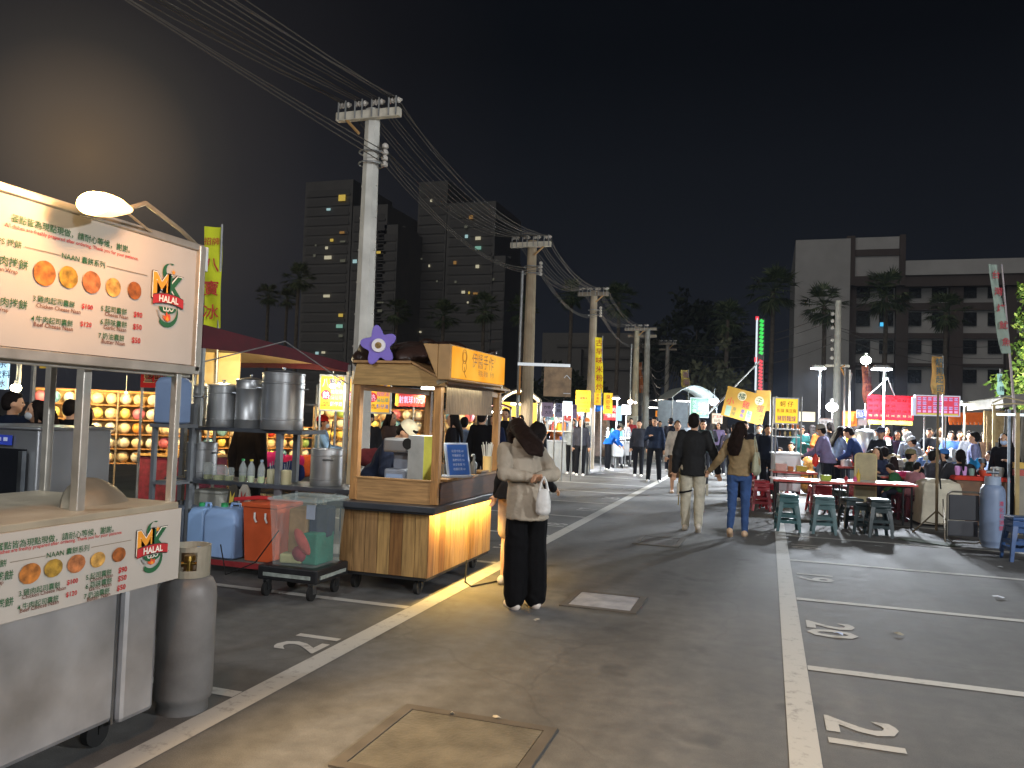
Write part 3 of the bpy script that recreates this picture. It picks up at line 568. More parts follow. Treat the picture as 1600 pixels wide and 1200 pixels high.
def menu(panel, cx, cz, K, KV):
    """cx, cz: panel middle (world Y, Z); logo-relative layout measured on the upper board"""
    L0 = wx(266, 465, -2.85)
    def q(px, py): v = wx(px, py, -2.85); return ((v.y-L0.y)*K, (v.z-L0.z)*KV)
    gr, rd, bk, ln = MB(), MB(), MB(), MB()
    def T(mb, s, p0, p1, mi=0, bold=.01, ks=1.0):
        a, b_ = q(*p0), q(*p1); w_ = b_[0]-a[0]; vs_, _ = glyphs(s, min(bold, .008)); wid = max(v[0] for v in vs_)-min(v[0] for v in vs_); sz = w_/wid
        text(mb, s, cx+(a[0]+b_[0])/2, cz+(a[1]+b_[1])/2, sz, mi, bold=bold)
    T(gr, '餐點皆為現點現做，請耐心等候，謝謝。', (22, 338), (207, 392), bold=.02); T(rd, 'All dishes are freshly prepared after ordering. Thank you for your patience.', (12, 350), (220, 404))
    T(gr, 'WRAPS 捲餅', (-28, 366), (38, 385), bold=.02); T(gr, 'NAAN 囊餅系列', (101, 399), (168, 414), bold=.02)
    for a, b_ in (((43, 386), (99, 398)), ((171, 416), (234, 430))):
        a, b_ = q(*a), q(*b_); zz = cz+(a[1]+b_[1])/2; ln.quad((cx+a[0], -.004, zz-.0015), (cx+b_[0], -.004, zz-.0015), (cx+b_[0], -.004, zz+.0015), (cx+a[0], -.004, zz+.0015))
    for s, p0, p1, e, q0, q1, pr, r0, r1 in (('3.雞肉起司囊餅', (56, 465), (121, 477), 'Chicken Cheese Naan', (61, 476), (130, 488), '$100', (132, 475), (149, 483)), ('4.牛肉起司囊餅', (53, 496), (118, 507), 'Beef Cheese Naan', (57, 505), (118, 515), '$120', (130, 503), (147, 510)),
        ('5.起司囊餅', (162, 480), (202, 489), 'Cheese Naan', (168, 489), (204, 497), '$90', (213, 488), (226, 495)), ('6.蒜味囊餅', (161, 501), (202, 509), 'Garlic Naan', (166, 509), (201, 517), '$50', (212, 507), (225, 514)), ('7.奶油囊餅', (158, 522), (198, 531), 'Butter Naan', (163, 532), (199, 538), '$50', (210, 528), (223, 535)),
        ('1.雞肉捲餅', (-22, 398), (48, 418), 'Chicken Wrap', (-18, 413), (32, 427), '', 0, 0), ('2.牛肉捲餅', (-22, 464), (47, 480), 'Beef Wrap', (-18, 477), (17, 487), '', 0, 0)):
        T(gr, s, p0, p1, bold=.02); T(bk, e, q0, q1)
        if pr: T(rd, pr, r0, r1, bold=.02)
    gr.build('lettering', GRN, panel); rd.build('red_lettering', RED_, panel); bk.build('english_lettering', ink('6b3a2c'), panel); ln.build('rule', ink('7a7060'), panel)
    for i, (px, py, r) in enumerate(((74, 427, 17), (111, 433, 15.5), (147, 441, 16), (181, 449, 14), (214, 454, 13.5))):
        c = q(px, py); rr = r*.0031*K*.98; d = MB(); r_ = random.Random(i)
        d.poly([(cx+c[0]+rr*(1+.04*r_.random())*cos(2*pi*k/24), -.005, cz+c[1]+rr*(KV/K)**.5*(1+.04*r_.random())*sin(2*pi*k/24)) for k in range(24)]); d.build('food_photo', NAANS[i], panel)
    # round emblem: crescent, star, letters, ribbon, flame
    e = MB(); C_ = (cx, cz); k = K
    def crescent(x, z, R, r, dx, dz, mi, y=-.005, a0=.0):
        P = []; n = 20
        for i in range(n+1): t = a0+radians(45)+radians(270)*i/n; P.append((x+R*cos(t), y, z+R*sin(t)))
        for i in range(n+1): t = a0+radians(45+270)-radians(270)*i/n; P.append((x+dx+r*cos(t), y, z+dz+r*sin(t)))
        for i in range(n): e.quad(P[i], P[i+1], P[2*n-i], P[2*n+1-i], mi)
    crescent(cx+.0, cz+.125*KV, .045*k, .037*k, .016*k, .012*k, 0, a0=.35)
    e.poly([(cx+.030*k+(.016 if i % 2 == 0 else .007)*k*sin(2*pi*i/10), -.006, cz+.132*KV+(.016 if i % 2 == 0 else .007)*k*cos(2*pi*i/10)) for i in range(10)], 1)
    for s, dx, mi in (('M', -.048, 1), ('K', .050, 0)):
        text(e, s, cx+dx*k, cz+.055*KV, .165*k, 3, y=-.005, bold=.075); text(e, s, cx+dx*k, cz+.055*KV, .165*k, 4, y=-.006, bold=.055); text(e, s, cx+dx*k, cz+.055*KV, .165*k, mi, y=-.007, bold=.030)
    n = 12
    def arc(u, off): return (cx+u*.105*k, -.008, cz+(-.022+.016*(1-u*u))*KV+off*k)
    for i in range(n):
        u0, u1 = -1+2*i/n, -1+2*(i+1)/n; e.quad(arc(u0, -.026), arc(u1, -.026), arc(u1, .026), arc(u0, .026), 3); a_ = [Vector(arc(u0, -.022)), Vector(arc(u1, -.022)), Vector(arc(u1, .022)), Vector(arc(u0, .022))]; e.quad(*[v+Vector((0, -.001, 0)) for v in a_], 2)
    text(e, 'HALAL', cx, cz-.010*KV, .044*k, 4, y=-.011, bold=.03)
    crescent(cx, cz-.075*KV, .075*k, .066*k, 0, .016*k, 0, a0=radians(90+90))
    e.poly([(cx+.06*k*cos(t), -.006, cz-.05*KV+.032*k*sin(t)) for t in [pi+pi*i/10 for i in range(11)]], 0)
    for pts in ([(-.034, -.052), (-.03, -.068), (-.014, -.068), (-.010, -.050)], [(-.010, -.068), (.006, -.066), (.008, -.044)], [(.004, -.046), (.018, -.066), (.030, -.064), (.036, -.052)]):
        for (a0, a1), (b0, b1) in zip(pts, pts[1:]):
            dx, dz = b0-a0, b1-a1; l = max(1e-6, (dx*dx+dz*dz)**.5); ox, oz = -dz/l*.0028, dx/l*.0028
            e.quad(*[(cx+u*k, -.009, cz+v*KV) for u, v in ((a0-ox, a1-oz), (b0-ox, b1-oz), (b0+ox, b1+oz), (a0+ox, a1+oz))], 4)
    e.poly([(cx+u*k, -.007, cz+v*KV) for u, v in ((-.026, -.108), (-.030, -.090), (-.014, -.096), (-.008, -.070), (.006, -.088), (.014, -.078), (.022, -.096), (.020, -.112), (0, -.122))], 5)
    e.poly([(cx+u*k, -.008, cz+v*KV) for u, v in ((-.012, -.112), (-.004, -.092), (.010, -.106), (.004, -.119))], 1)
    e.poly([(cx+u*k, -.006, cz+v*KV) for u, v in ((-.06, -.098), (-.072, -.066), (-.058, -.072), (-.046, -.096), (-.034, -.118))], 6)
    e.build('emblem', [GRN, ORG, RED_, INKD, ink('e8e2d4'), ink('d8542a'), ink('8d8f8c')], panel)
for z0, z1, X, pos in ((1.822, 2.42, -2.868, 0), (.737, 1.09, -2.82, 1)):
    p = MB(); p.box((0, .008, 0), (2.26 if not pos else 2.42, .014, z1-z0)); cy = 2.255 if not pos else 2.10
    o = p.build('menu_board', CREAM, ct); o.location = Vector((X, cy, (z0+z1)/2))-ct.location; o.rotation_euler = (0, 0, pi/2)
    lg = wx(266, 465, -2.85) if not pos else wx(237, 852, -2.82)
    menu(o, lg.y-cy, lg.z-(z0+z1)/2+(0 if not pos else -.012), 1.0 if not pos else .94, 1.0 if not pos else .66)
# lamp over the sign
t = thing('flood_lamp', 'glaring bell-shaped lamp on a thin arm above the cream menu board', 'lamp', (-2.66, 2.60, 2.44)); b = MB()
rl = Vector((-.12, .93, .12)).to_track_quat('Z', 'Y').to_matrix()
def lt(prof, n=20): return [[rl @ Vector((r*cos(2*pi*i/n)*1.05, r*sin(2*pi*i/n)*.62, z)) for i in range(n)] for r, z in prof]
b.loft(lt([(.078, -.10), (.082, -.06), (.072, .0), (.048, .06), (.026, .11)]), cap=False); o = b.build('lamp_shade', mat('lamp_shade', 'f3e2b8', .5, emit=2.2, ecol='ffd488', var=0), t, smooth=True)
b = MB(); b.loft(lt([(.012, -.125), (.045, -.115), (.06, -.085), (.045, -.03), (.02, .02)])); b.build('bulb', lit('ffdf9c', 40), t, smooth=True)
b = MB(); b.tube([Vector((-.27, .92, .0)), Vector((-.2, .65, .06)), Vector((-.1, .3, .10)), rl @ Vector((0, 0, .09))], .011); b.tube([Vector((-.27, .90, -.02)), Vector((-.22, .5, .0)), Vector((-.05, .12, .02))], .006); b.build('arm', mat('aluminium', 'b9b09a', .4, .7), t)
b = MB(); b.cyl((-.27, .915, -.10), (-.27, .915, .03), .02, .02, 10); b.build('clamp', WHITE, t)
lamp('POINT', (-2.40, 2.50, 2.52), 34, (1, .47, .17), .06)
lamp('SPOT', (-2.50, 2.62, 2.36), 450, (1, .68, .34), .05, rot=(radians(10), radians(-50), 0), spot=112)
b = MB(); b.tube([(-2.99, 3.49, .87), (-3.08, 3.42, .95), (-3.12, 3.34, .7), (-3.10, 3.22, .4)], .010); tag(b.build('gas_hose', plastic('b8642a')), 'orange gas hose from the tall cylinder into the flatbread cart', 'hose')
# goods of the cart
t = thing('gas_cylinder', 'tall grey gas cylinder standing by the steel flatbread cart', 'gas cylinder', (-2.93, 3.52, 0)); t.scale = (.95, .95, .88)
GASM = mat('cylinder_paint', '6b6967', .45, var=.28, scale=4, bump=.05)
b = MB(); b.lathe([(.135, 0), (.135, .06), (.150, .075), (.155, .11), (.155, .68), (.150, .735), (.13, .78), (.09, .81), (.04, .82)], n=32); b.build('tank', GASM, t, smooth=True)
b = MB(); n = 30
for a0, a1, z0, z1 in ((0, 2*pi, .80, .845), (0, 2*pi, .955, .985), (radians(-30), radians(50), .84, .96), (radians(110), radians(180), .84, .96), (radians(230), radians(285), .84, .96)):
    k = max(4, int(n*(a1-a0)/(2*pi)))
    for i in range(k):
        u, v = a0+(a1-a0)*i/k, a0+(a1-a0)*(i+1)/k
        for R in (.112, .104): b.quad((R*cos(u), R*sin(u), z0), (R*cos(v), R*sin(v), z0), (R*cos(v), R*sin(v), z1), (R*cos(u), R*sin(u), z1))
        b.quad((.104*cos(u), .104*sin(u), z1), (.104*cos(v), .104*sin(v), z1), (.112*cos(v), .112*sin(v), z1), (.112*cos(u), .112*sin(u), z1))
b.build('guard_collar', mat('cylinder_paint', '8a8474', .45, var=.25), t)
b = MB(); b.cyl((0, 0, .82), (0, 0, .90), .018, .014); b.cyl((0, 0, .89), (0, 0, .92), .034, .03, 12); b.cyl((-.05, -.03, .87), (.03, .02, .87), .012, .01); b.ell((-.06, -.035, .87), (.022, .022, .022)); b.build('valve', mat('brass', 'b0904a', .35, .9, var=.2), t, smooth=True)
t = thing('wok_lid', 'round domed steel lid leaning behind the lower menu board', 'lid', (-3.05, 3.02, 1.12)); b = MB(); R3 = Matrix.Rotation(radians(62), 3, 'Y')
b.loft([[R3 @ Vector((r*cos(2*pi*i/32), r*sin(2*pi*i/32), z))+Vector((0, 0, -.07)) for i in range(32)] for r, z in ((.215, 0), (.215, .012), (.19, .035), (.12, .065), (.03, .075))]); b.build('dome', mat('steel', 'b5ab97', .38, .8, var=.15, scale=6, bump=.15, bscale=6), t, smooth=True)
b = MB(); b.ell(R3 @ Vector((0, 0, .095))+Vector((0, 0, -.07)), (.022,)*3); b.build('knob', BLACK, t, smooth=True)
# oven cabinet behind
t = thing('oven', 'stainless steel oven cabinet with a glass front behind the flatbread cart', 'oven', (-4.55, 3.93, 0)); b = MB(); b.box((-4.55, 3.93, .92), (.72, .56, 1.02)); b.box((-4.55, 3.93, 1.435), (.75, .58, .02)); bw(b, 'cabinet', mat('brushed_steel', '9d9fa2', .35, .8, var=.12, scale=2, bump=.05, bscale=4), t, bevel=.012)
b = MB(); b.box((-4.55, 3.645, 1.0), (.56, .02, .62)); bw(b, 'glass_door', mat('dark_glass', '14161a', .12, var=.1), t); b = MB(); b.box((-4.55, 3.62, 1.0), (.62, .02, .03)); b.box((-4.27, 3.62, 1.0), (.03, .03, .6)); bw(b, 'handle', STEELD, t)
b = MB(); b.box((-4.45, 3.64, 1.36), (.13, .008, .06)); s_ = bw(b, 'sticker', ink('2e46b8'), t); b = MB()
for k in range(2): b.box((-4.48+.05*k, 3.634, 1.365), (.028, .004, .022))
bw(b, 'sticker_print', ink('cfd6ee'), t)
for x in (-4.85, -4.25):
    for y in (3.7, 4.16): b = MB(); b.box((x, y, .2), (.05, .05, .42)); bw(b, 'leg', STEELD, t)
b = MB(); b.cyl((-4.16, 3.72, .5), (-4.16, 3.72, 1.05), .012); bw(b, 'rail', STEELD, t)
# ------------------------------------------------------------------ rack of steel pots
YR = 6.95
def wr(px, py, Y=YR): return wy(px, py, Y)
xa, xb = wr(296, 665).x, wr(474, 672).x; zt = wr(400, 670).z; xc = wr(545, 750).x; zl = wr(360, 752).z
t = thing('shelf_rack', 'grey metal rack with steel pots above and drink bottles below', 'rack', ((xa+xc)/2, YR+.2, 0))
b = MB(); b.box(((xa+xb)/2, YR+.2, zt-.02), (xb-xa, .46, .04)); bw(b, 'top_shelf', mat('rack_paint', '4d525a', .5, .3, var=.2), t, bevel=.005)
b = MB(); b.box(((xa+xc)/2-.1, YR+.2, zl-.02), (xc-xa+.3, .5, .045)); bw(b, 'lower_shelf', mat('rack_paint', '4d525a', .5, .3, var=.2), t, bevel=.005)
RKP = mat('rack_post', '6d7176', .5, .3, var=.15)
for px, y, z in ((437, YR-.0, zt-.04), (463, YR+.38, zt-.04), (300, YR+.0, 1.62), (286, YR+.40, zt-.04)):
    b = MB(); x = wr(px, 700, y).x; b.box((x, y, z/2), (.055, .055, z)); bw(b, 'upright', RKP, t)
for px in (300, 437, 540): b = MB(); b.box((wr(px, 800).x, YR-.02, zl/2), (.04, .04, zl-.05)); bw(b, 'leg', RKP, t)
b = MB(); b.box(((xa+xc)/2, YR+.2, .18), (xc-xa, .5, .03)); bw(b, 'bottom_shelf', RKP, t)
def pot(px0, px1, top, bot, y, label, grp='tall steel pots on the rack', m=STEEL, lid=True):
    p0, p1 = wr(px0, bot, y), wr(px1, bot, y); r = (p1.x-p0.x)/2*.97; zb = zt if bot < 690 else zl; h = wr(px0, top, y).z-zb
    o = thing('steel_pot', label, 'pot', ((p0.x+p1.x)/2, y, zb), random.random()*6, grp); b = MB()
    b.lathe([(r*.97, 0), (r, .01), (r, h*.16), (r*1.025, h*.17), (r*1.025, h*.19), (r, h*.2), (r, h*.8), (r*1.025, h*.81), (r*1.025, h*.83), (r, h*.84), (r, h*.97), (r*1.03, h*.975), (r*1.03, h)]+([(r*.9, h+.01), (r*.3, h+.03)] if lid else [(r*.96, h), (r*.95, h*.7), (r*.02, h*.7)]), n=28); b.build('vessel', m, o, smooth=True, angle=40)
    for s in (-1, 1): b = MB(); b.tube([(s*r, -.05, h*.72), (s*(r+.035), -.05, h*.73), (s*(r+.035), .05, h*.73), (s*r, .05, h*.72)], .008); b.build('handle', STEELD, o, smooth=True)
    if lid: b = MB(); b.lathe([(.008, h+.02), (.01, h+.045), (.022, h+.05), (.02, h+.062)], n=10); b.build('lid_knob', STEELD, o, smooth=True)
pot(302, 326, 603, 662, YR+.25, 'slim steel pot partly hidden at the post end of the rack'); pot(326, 368, 602, 663, YR+.12, 'medium steel pot second along the top shelf'); pot(370, 410, 594, 665, YR+.14, 'narrow tall steel pot beside the biggest pot'); pot(412, 469, 583, 668, YR+.1, 'biggest steel pot at the end of the top shelf')
pot(293, 333, 690, 750, YR+.2, 'dark-rimmed steel pot on the lower shelf', 'steel pots on the lower shelf', lid=False); pot(487, 531, 700, 752, YR+.25, 'steel stock pot with a ladle behind the clear tub', 'steel pots on the lower shelf', lid=False)
b = MB(); x = wr(512, 700, YR+.25); b.tube([x+Vector((0, 0, -.1)), x+Vector((.08, -.05, .28))], .006); b.ell(x+Vector((-.01, 0, -.12)), (.04, .04, .03)); tag(b.build('ladle', STEELD), 'steel ladle sticking out of the stock pot behind the tub', 'ladle')
CLEAR = mat('clear_plastic', 'e6eeee', .08, var=0, alpha=.28)
def bottle(px, py, liquid, capc, label, hh=.24):
    p = wr(px, py, YR+.02); o = thing('drink_bottle', label, 'bottle', (p.x, YR+.02, zl), 0, 'clear drink bottles on the rack'); b = MB(); b.lathe([(.034, 0), (.038, .01), (.038, hh*.6), (.03, hh*.72), (.014, hh*.86), (.014, hh*.93)], n=16); b.build('shell', CLEAR, o, smooth=True)
    b = MB(); b.lathe([(.033, .004), (.035, .02), (.035, hh*.28)], n=14); b.build('juice', mat('juice', liquid, .2, var=.1), o, smooth=True); b = MB(); b.cyl((0, 0, hh*.92), (0, 0, hh), .018, .017, 12); b.build('cap', plastic(capc), o)
bottle(379, 745, '7d8a2c', '2f9a55', 'clear bottle with a green cap and dark green juice'); bottle(392, 745, 'b7c08a', 'c7b52e', 'clear bottle with a yellow cap'); bottle(408, 748, 'aebf6c', '8aa0b8', 'clear bottle with a bluish cap and lime green juice')
for i, (px, w, h_, c, lab) in enumerate(((325, .05, .17, 'b9bcb4', 'slim clear pitcher beside the dark-rimmed pot'), (343, .075, .15, 'c2c6bc', 'wide clear jar with pale lid on the lower shelf'), (358, .05, .13, 'c9cdc0', 'small clear jar next to the wide jar'), (424, .045, .14, 'c9c4a0', 'cup of spoons by the rack upright'), (447, .055, .14, 'b9b28e', 'white handled mug with ladles near the upright'))):
    p = wr(px, 745, YR+.05); o = thing('glass_jar', lab, 'jar', (p.x, YR+.05, zl), 0); b = MB(); b.lathe([(w*.9, 0), (w, .01), (w, h_), (w*.8, h_+.01)], n=14); b.build('shell', CLEAR if i < 3 else plastic(c), o, smooth=True); b = MB(); b.lathe([(w*.85, .004), (w*.9, .05)], n=12); b.build('contents', mat('juice', '9da04c', .4), o)
    if i > 2:
        b = MB(); [b.tube([(.01*k, 0, .05), (.03*k, .01, h_+.09+.02*k)], .004) for k in (-1, 0, 1)]; b.build('spoons', STEELD, o)
# small stand with the blue-white water can
ps = wy(255, 662, 6.3); t = thing('metal_stand', 'narrow grey metal stand carrying a pale blue water can', 'stand', (ps.x, 6.45, 0)); b = MB(); b.box((ps.x, 6.45, ps.z-.02), (.30, .34, .035)); bw(b, 'top', RKP, t)
for s in (-1, 1):
    for q_ in (-.13, .13): b = MB(); b.box((ps.x+s*.11, 6.45+q_, ps.z/2), (.04, .04, ps.z-.05)); bw(b, 'leg', RKP, t)
b = MB(); b.box((ps.x, 6.45, .83), (.26, .3, .02)); b.box((ps.x, 6.45, .845), (.2, .2, .02)); bw(b, 'lower_shelf', RKP, t)
def can(x, y, z, w, d, h, c, capc, label, grp=None, rz=0):
    o = thing('jerry_can', label, 'jerry can', (x, y, z), rz, grp); b = MB(); b.loft([[Vector((sx*w/2*k, sy*d/2*k, zz)) for sx, sy in ((-1, -1), (1, -1), (1, 1), (-1, 1))] for zz, k in ((0, .94), (.02, 1), (h*.80, 1), (h*.92, .78), (h*.93, .4))]); b.build('tank', mat('can_plastic', c, .35, var=.08, scale=3), o, bevel=.025, smooth=True, angle=60)
    b = MB(); b.cyl((-w*.2, 0, h*.92), (-w*.2, 0, h), .035, .033, 14); b.build('cap', plastic(capc), o); b = MB(); b.tube([(w*.0, 0, h*.90), (w*.05, 0, h*1.0), (w*.3, 0, h*1.0), (w*.34, 0, h*.86)], .014); b.build('handle', mat('can_plastic', c, .35), o, smooth=True)
can(ps.x, 6.42, ps.z, .24, .26, .50, '7e93b5', '2c9158', 'pale blue water can on the narrow metal stand')
q1 = gp(318, 882); q2 = gp(360, 886)
t = thing('low_dolly', 'low grey dolly with red edge carrying water cans', 'dolly', (-5.0, 6.75, 0)); b = MB(); b.box((-5.0, 6.75, .11), (1.25, .62, .03)); bw(b, 'deck', mat('deck', '6b6a66', .7), t); b = MB(); b.box((-5.0, 6.43, .10), (1.2, .02, .05)); bw(b, 'red_edge', paint('8e2a2e'), t)
for sx in (-1, 1):
    for sy in (-1, 1): b = MB(); caster(b, -5.0+sx*.5, 6.75+sy*.22, .045); bw(b, 'castor', RUB, t)
can(-5.38, 6.66, .127, .20, .30, .50, '8fb0dc', '2b9a5a', 'light blue water can beside the larger blue can', 'light blue cans on the dolly'); can(-5.05, 6.62, .127, .36, .34, .52, '94b2de', '2b9a5a', 'large light blue water can with green cap on the dolly', 'light blue cans on the dolly')
can(-5.72, 6.75, 0, .24, .28, .62, '5b6472', '3a3a3a', 'slate grey water can behind the gas cylinder')
t = thing('storage_tub', 'orange plastic tub with a red lid strap beside the blue cans', 'tub', (-4.62, 6.70, .127)); b = MB(); b.loft([[Vector((sx*.19*k, sy*.21*k, zz)) for sx, sy in ((-1, -1), (1, -1), (1, 1), (-1, 1))] for zz, k in ((0, .88), (.52, 1.0), (.52, 1.06), (.56, 1.06))]); b.build('shell', mat('tub_plastic', 'c9572e', .42, var=.1), t, bevel=.02, smooth=True)
for s in (-.05, .07): b = MB(); b.tube([(s, -.215, .47), (s+.01, -.23, .42), (s+.02, -.215, .38)], .01); b.build('clip', WHITE, t)
b = MB(); b.tube([(-.3, -.2, .58), (-.1, -.1, .60), (0, 0, .59)], .02); b.build('strap', plastic('a0282c'), t, smooth=True)
t = thing('foam_box', 'stained pale foam box under the lower rack shelf', 'box', (wr(328, 780, YR+.15).x, YR+.25, .2)); b = MB(); b.box((0, 0, .24), (.36, .3, .46)); b.build('shell', mat('foam', 'b4b2a6', .7, var=.25, scale=5), t, bevel=.02); b = MB(); b.box((0, 0, .485), (.38, .32, .03)); b.build('lid', mat('foam', 'c4c2b6', .7), t, bevel=.01)
for i, (px, c, lab) in enumerate(((368, 'c8b060', 'yellow printed bag hanging under the rack shelf'), (385, 'b0a89a', 'white and red printed bag hanging under the rack shelf'))):
    p = wr(px, 775, YR-.03); o = thing('printed_bag', lab, 'bag', (p.x, YR-.06, p.z-.12)); b = MB(); b.loft([[Vector((sx*.06*k, sy*.02*k2, zz)) for sx, sy in ((-1, -1), (1, -1), (1, 1), (-1, 1))] for zz, k, k2 in ((0, .8, .6), (.06, 1.05, 1.4), (.18, .9, 1.0), (.24, .5, .3))]); b.build('sack', cloth('4a463e' if i == 0 else c), o, bevel=.01, smooth=True); b = MB(); b.poly([(-.03, -.032, .05), (.02, -.032, .07), (.035, -.03, .17), (.0, -.03, .11), (-.02, -.03, .18)]); b.build('print', ink('d8b84a' if i == 0 else 'a63a30'), o)
# maroon skirted table behind the stand
p = gp(238, 800); t = thing('cloth_table', 'table in a maroon cloth with dark flower print behind the water can stand', 'table', (p.x-.5, p.y+1.2, 0)); b = MB(); b.box((0, 0, .38), (1.1, .8, .75)); b.build('cloth', mat('maroon_cloth', '6a1f33', .8, var=.45, scale=14), t, bevel=.03); b = MB(); b.box((0, 0, .775), (1.2, .9, .03)); b.box((.1, -.1, .83), (.5, .3, .08)); b.box((-.2, .1, .86), (.3, .3, .14)); b.build('top', mat('board', 'b08a52', .6), t)
# ------------------------------------------------------------------ black dolly with a clear tub
t = thing('black_dolly', 'low black dolly on castors under the clear plastic tub', 'dolly', (-3.84, 6.07, 0)); b = MB(); b.box((0, 0, .205), (.58, .52, .12)); bwm = b.build('deck', mat('dolly_plastic', '1a1b1e', .45, var=.3, scale=12), t, bevel=.012)
b = MB(); b.box((0, -.264, .195), (.46, .008, .03)); b.box((.293, 0, .195), (.008, .42, .03)); b.build('grip_strip', mat('strip', '8d958f', .6, var=.3, scale=20), t)
for sx in (-1, 1):
    for sy in (-1, 1):
        b = MB(); x, y = sx*.22, sy*.19; b.cyl((x-.014, y-.03, .06), (x+.014, y-.03, .06), .06, .06, 18); b.build('castor', RUB, t); b = MB(); b.box((x-.022, y-.02, .10), (.006, .05, .09)); b.box((x+.022, y-.02, .10), (.006, .05, .09)); b.box((x, y, .142), (.07, .07, .012)); b.build('fork', STEELD, t)
t = thing('clear_tub', 'clear plastic storage tub of odds and ends on the black dolly', 'tub', (-3.82, 6.07, .267)); b = MB()
for k0, z0, k1, z1 in ((.90, 0, 1.0, .56),):
    cs = [(-1, -1), (1, -1), (1, 1), (-1, 1)]
    for i in range(4):
        a, c = cs[i], cs[(i+1) % 4]; P = [Vector((a[0]*.225*k0, a[1]*.22*k0, z0)), Vector((c[0]*.225*k0, c[1]*.22*k0, z0)), Vector((c[0]*.235*k1, c[1]*.235*k1, z1)), Vector((a[0]*.235*k1, a[1]*.235*k1, z1))]; b.quad(*P)
    b.quad(*[Vector((a[0]*.225*k0, a[1]*.22*k0, .004)) for a in cs])
b.build('wall', mat('clear_plastic', 'cfe0dc', .10, var=0, alpha=.13), t); b = MB()
for s in (-1, 1): b.box((0, s*.235, .565), (.50, .03, .02)); b.box((s*.24, 0, .565), (.03, .44, .02))
b.box((0, 0, .578), (.46, .44, .008)); b.build('lid', mat('clear_plastic', 'b9c9c9', .2, var=0, alpha=.25), t)
for i, (x, y, z, d, c, rz_) in enumerate(((-.08, .06, .24, (.17, .24, .46), '8a6d4a', .1), (.09, .09, .36, (.18, .18, .26), '1d2740', .2), (.10, .02, .14, (.15, .28, .27), '1f6a58', 0), (.0, -.1, .09, (.16, .12, .14), '7c2a36', .5), (.03, -.12, .20, (.1, .08, .26), 'a04a44', -.6), (-.08, -.08, .05, (.2, .14, .08), '9c9a70', .2))):
    b = MB(); b.ell((x, y, z), (d[0]/2, d[1]/2, d[2]/2), 12, 8, rot=Matrix.Rotation(rz_, 3, 'Y')) if i in (3, 4) else b.box((x, y, z), d, rz_); b.build('contents', cloth(c), t, bevel=.015, smooth=i in (3, 4))
b = MB(); b.box((.15, -.20, .47), (.08, .01, .12)); b.build('paper_label', ink('8a93a8'), t)
# ------------------------------------------------------------------ wooden drinks cart
wc = thing('wooden_cart', 'wooden drinks cart with plank sides, dark counter and small gabled roof', 'food cart', (-3.23, 7.18, 0))
PLK = [mat('plank', c, .5, var=.38, scale=3.2, bump=.15, bscale=26, stretch=(12, 12, 1.0)) for c in ('8f6f48', '7a5630', 'a08050', '94764e')]
b = MB(); r_ = random.Random(2); b.box((-3.23, 7.185, .44), (.82, 1.59, .54), mi=1)
x = -3.66
for k in range(7):
    w = .8575/7; b.box((x+w/2, 6.378, .445), (w-.004, .022, .55), mi=r_.randrange(4)); x += w
y = 6.37
for k in range(13):
    w = 1.63/13; b.box((-2.808, y+w/2, .445), (.022, w-.003, .55), mi=r_.randrange(4)); y += w
b.box((-3.655, 7.18, .445), (.022, 1.62, .55), mi=2); bw(b, 'base_panels', PLK, wc, bevel=.002)
b = MB(); b.box((-3.23, 7.18, .155), (.84, 1.6, .03)); bw(b, 'chassis', DARK, wc)
for x, y in ((-2.93, 6.50), (-3.55, 6.50), (-2.93, 7.86), (-3.55, 7.86)):
    b = MB(); b.cyl((x-.018, y-.02, .065), (x+.018, y-.02, .065), .065, .065, 18); b.box((x-.028, y, .10), (.008, .05, .09)); b.box((x+.028, y, .10), (.008, .05, .09)); b.box((x, y, .142), (.08, .09, .012)); bw(b, 'castor', RUB, wc)
b = MB(); b.box((-3.23, 7.18, .775), (1.06, 1.84, .05)); b.box((-3.23, 7.18, .738), (.99, 1.76, .022)); bw(b, 'counter', mat('dark_counter', '34383f', .38, var=.2, scale=5), wc, bevel=.004)
b = MB(); b.box((-2.77, 7.18, .7245), (.012, 1.56, .005)); bw(b, 'light_strip', lit('ffd98a', 5), wc)
b = MB(); b.box((-3.17, 6.43, .90), (.80, .03, .20), mi=0); b.box((-2.76, 7.23, .90), (.03, 1.58, .20), mi=1); b.box((-2.78, 7.3, 1.012), (.14, 1.5, .022)); b.box((-3.17, 6.43, 1.008), (.84, .05, .016)); b.box((-3.57, 7.23, .86), (.03, 1.5, .12)); bw(b, 'rail', [WOODH, mat('dark_wood', '5e3d26', .5, var=.3, scale=4, stretch=(1.2, 1.2, 14))], wc, bevel=.003)
for x, y in ((-3.58, 6.44), (-2.78, 6.44), (-2.78, 8.02), (-3.58, 8.02)):
    b = MB(); b.box((x, y, 1.335), (.07, .07, 1.06)); bw(b, 'post', WOOD, wc, bevel=.004)
b = MB(); gbl = [(-3.62, 1.85), (-2.70, 1.85), (-2.70, 1.885), (-3.04, 2.045), (-3.58, 2.045)]
for y in (6.385, 8.04):
  b = MB(); b.prism([(x, y, z) for x, z in gbl], (0, .035, 0))
  bw(b, 'gable', mat('gable_wood', 'b3925c', .55, var=.25, scale=4, bump=.12, bscale=30, stretch=(1.2, 1.2, 14)), wc)
b = MB(); b.box((-3.31, 7.23, 2.058), (.58, 1.75, .022)); b.prism([(-3.03, 6.36, 2.05), (-2.66, 6.36, 1.872), (-2.66, 6.36, 1.892), (-3.03, 6.36, 2.07)], (0, 1.74, 0)); bw(b, 'roof', WOODH, wc)
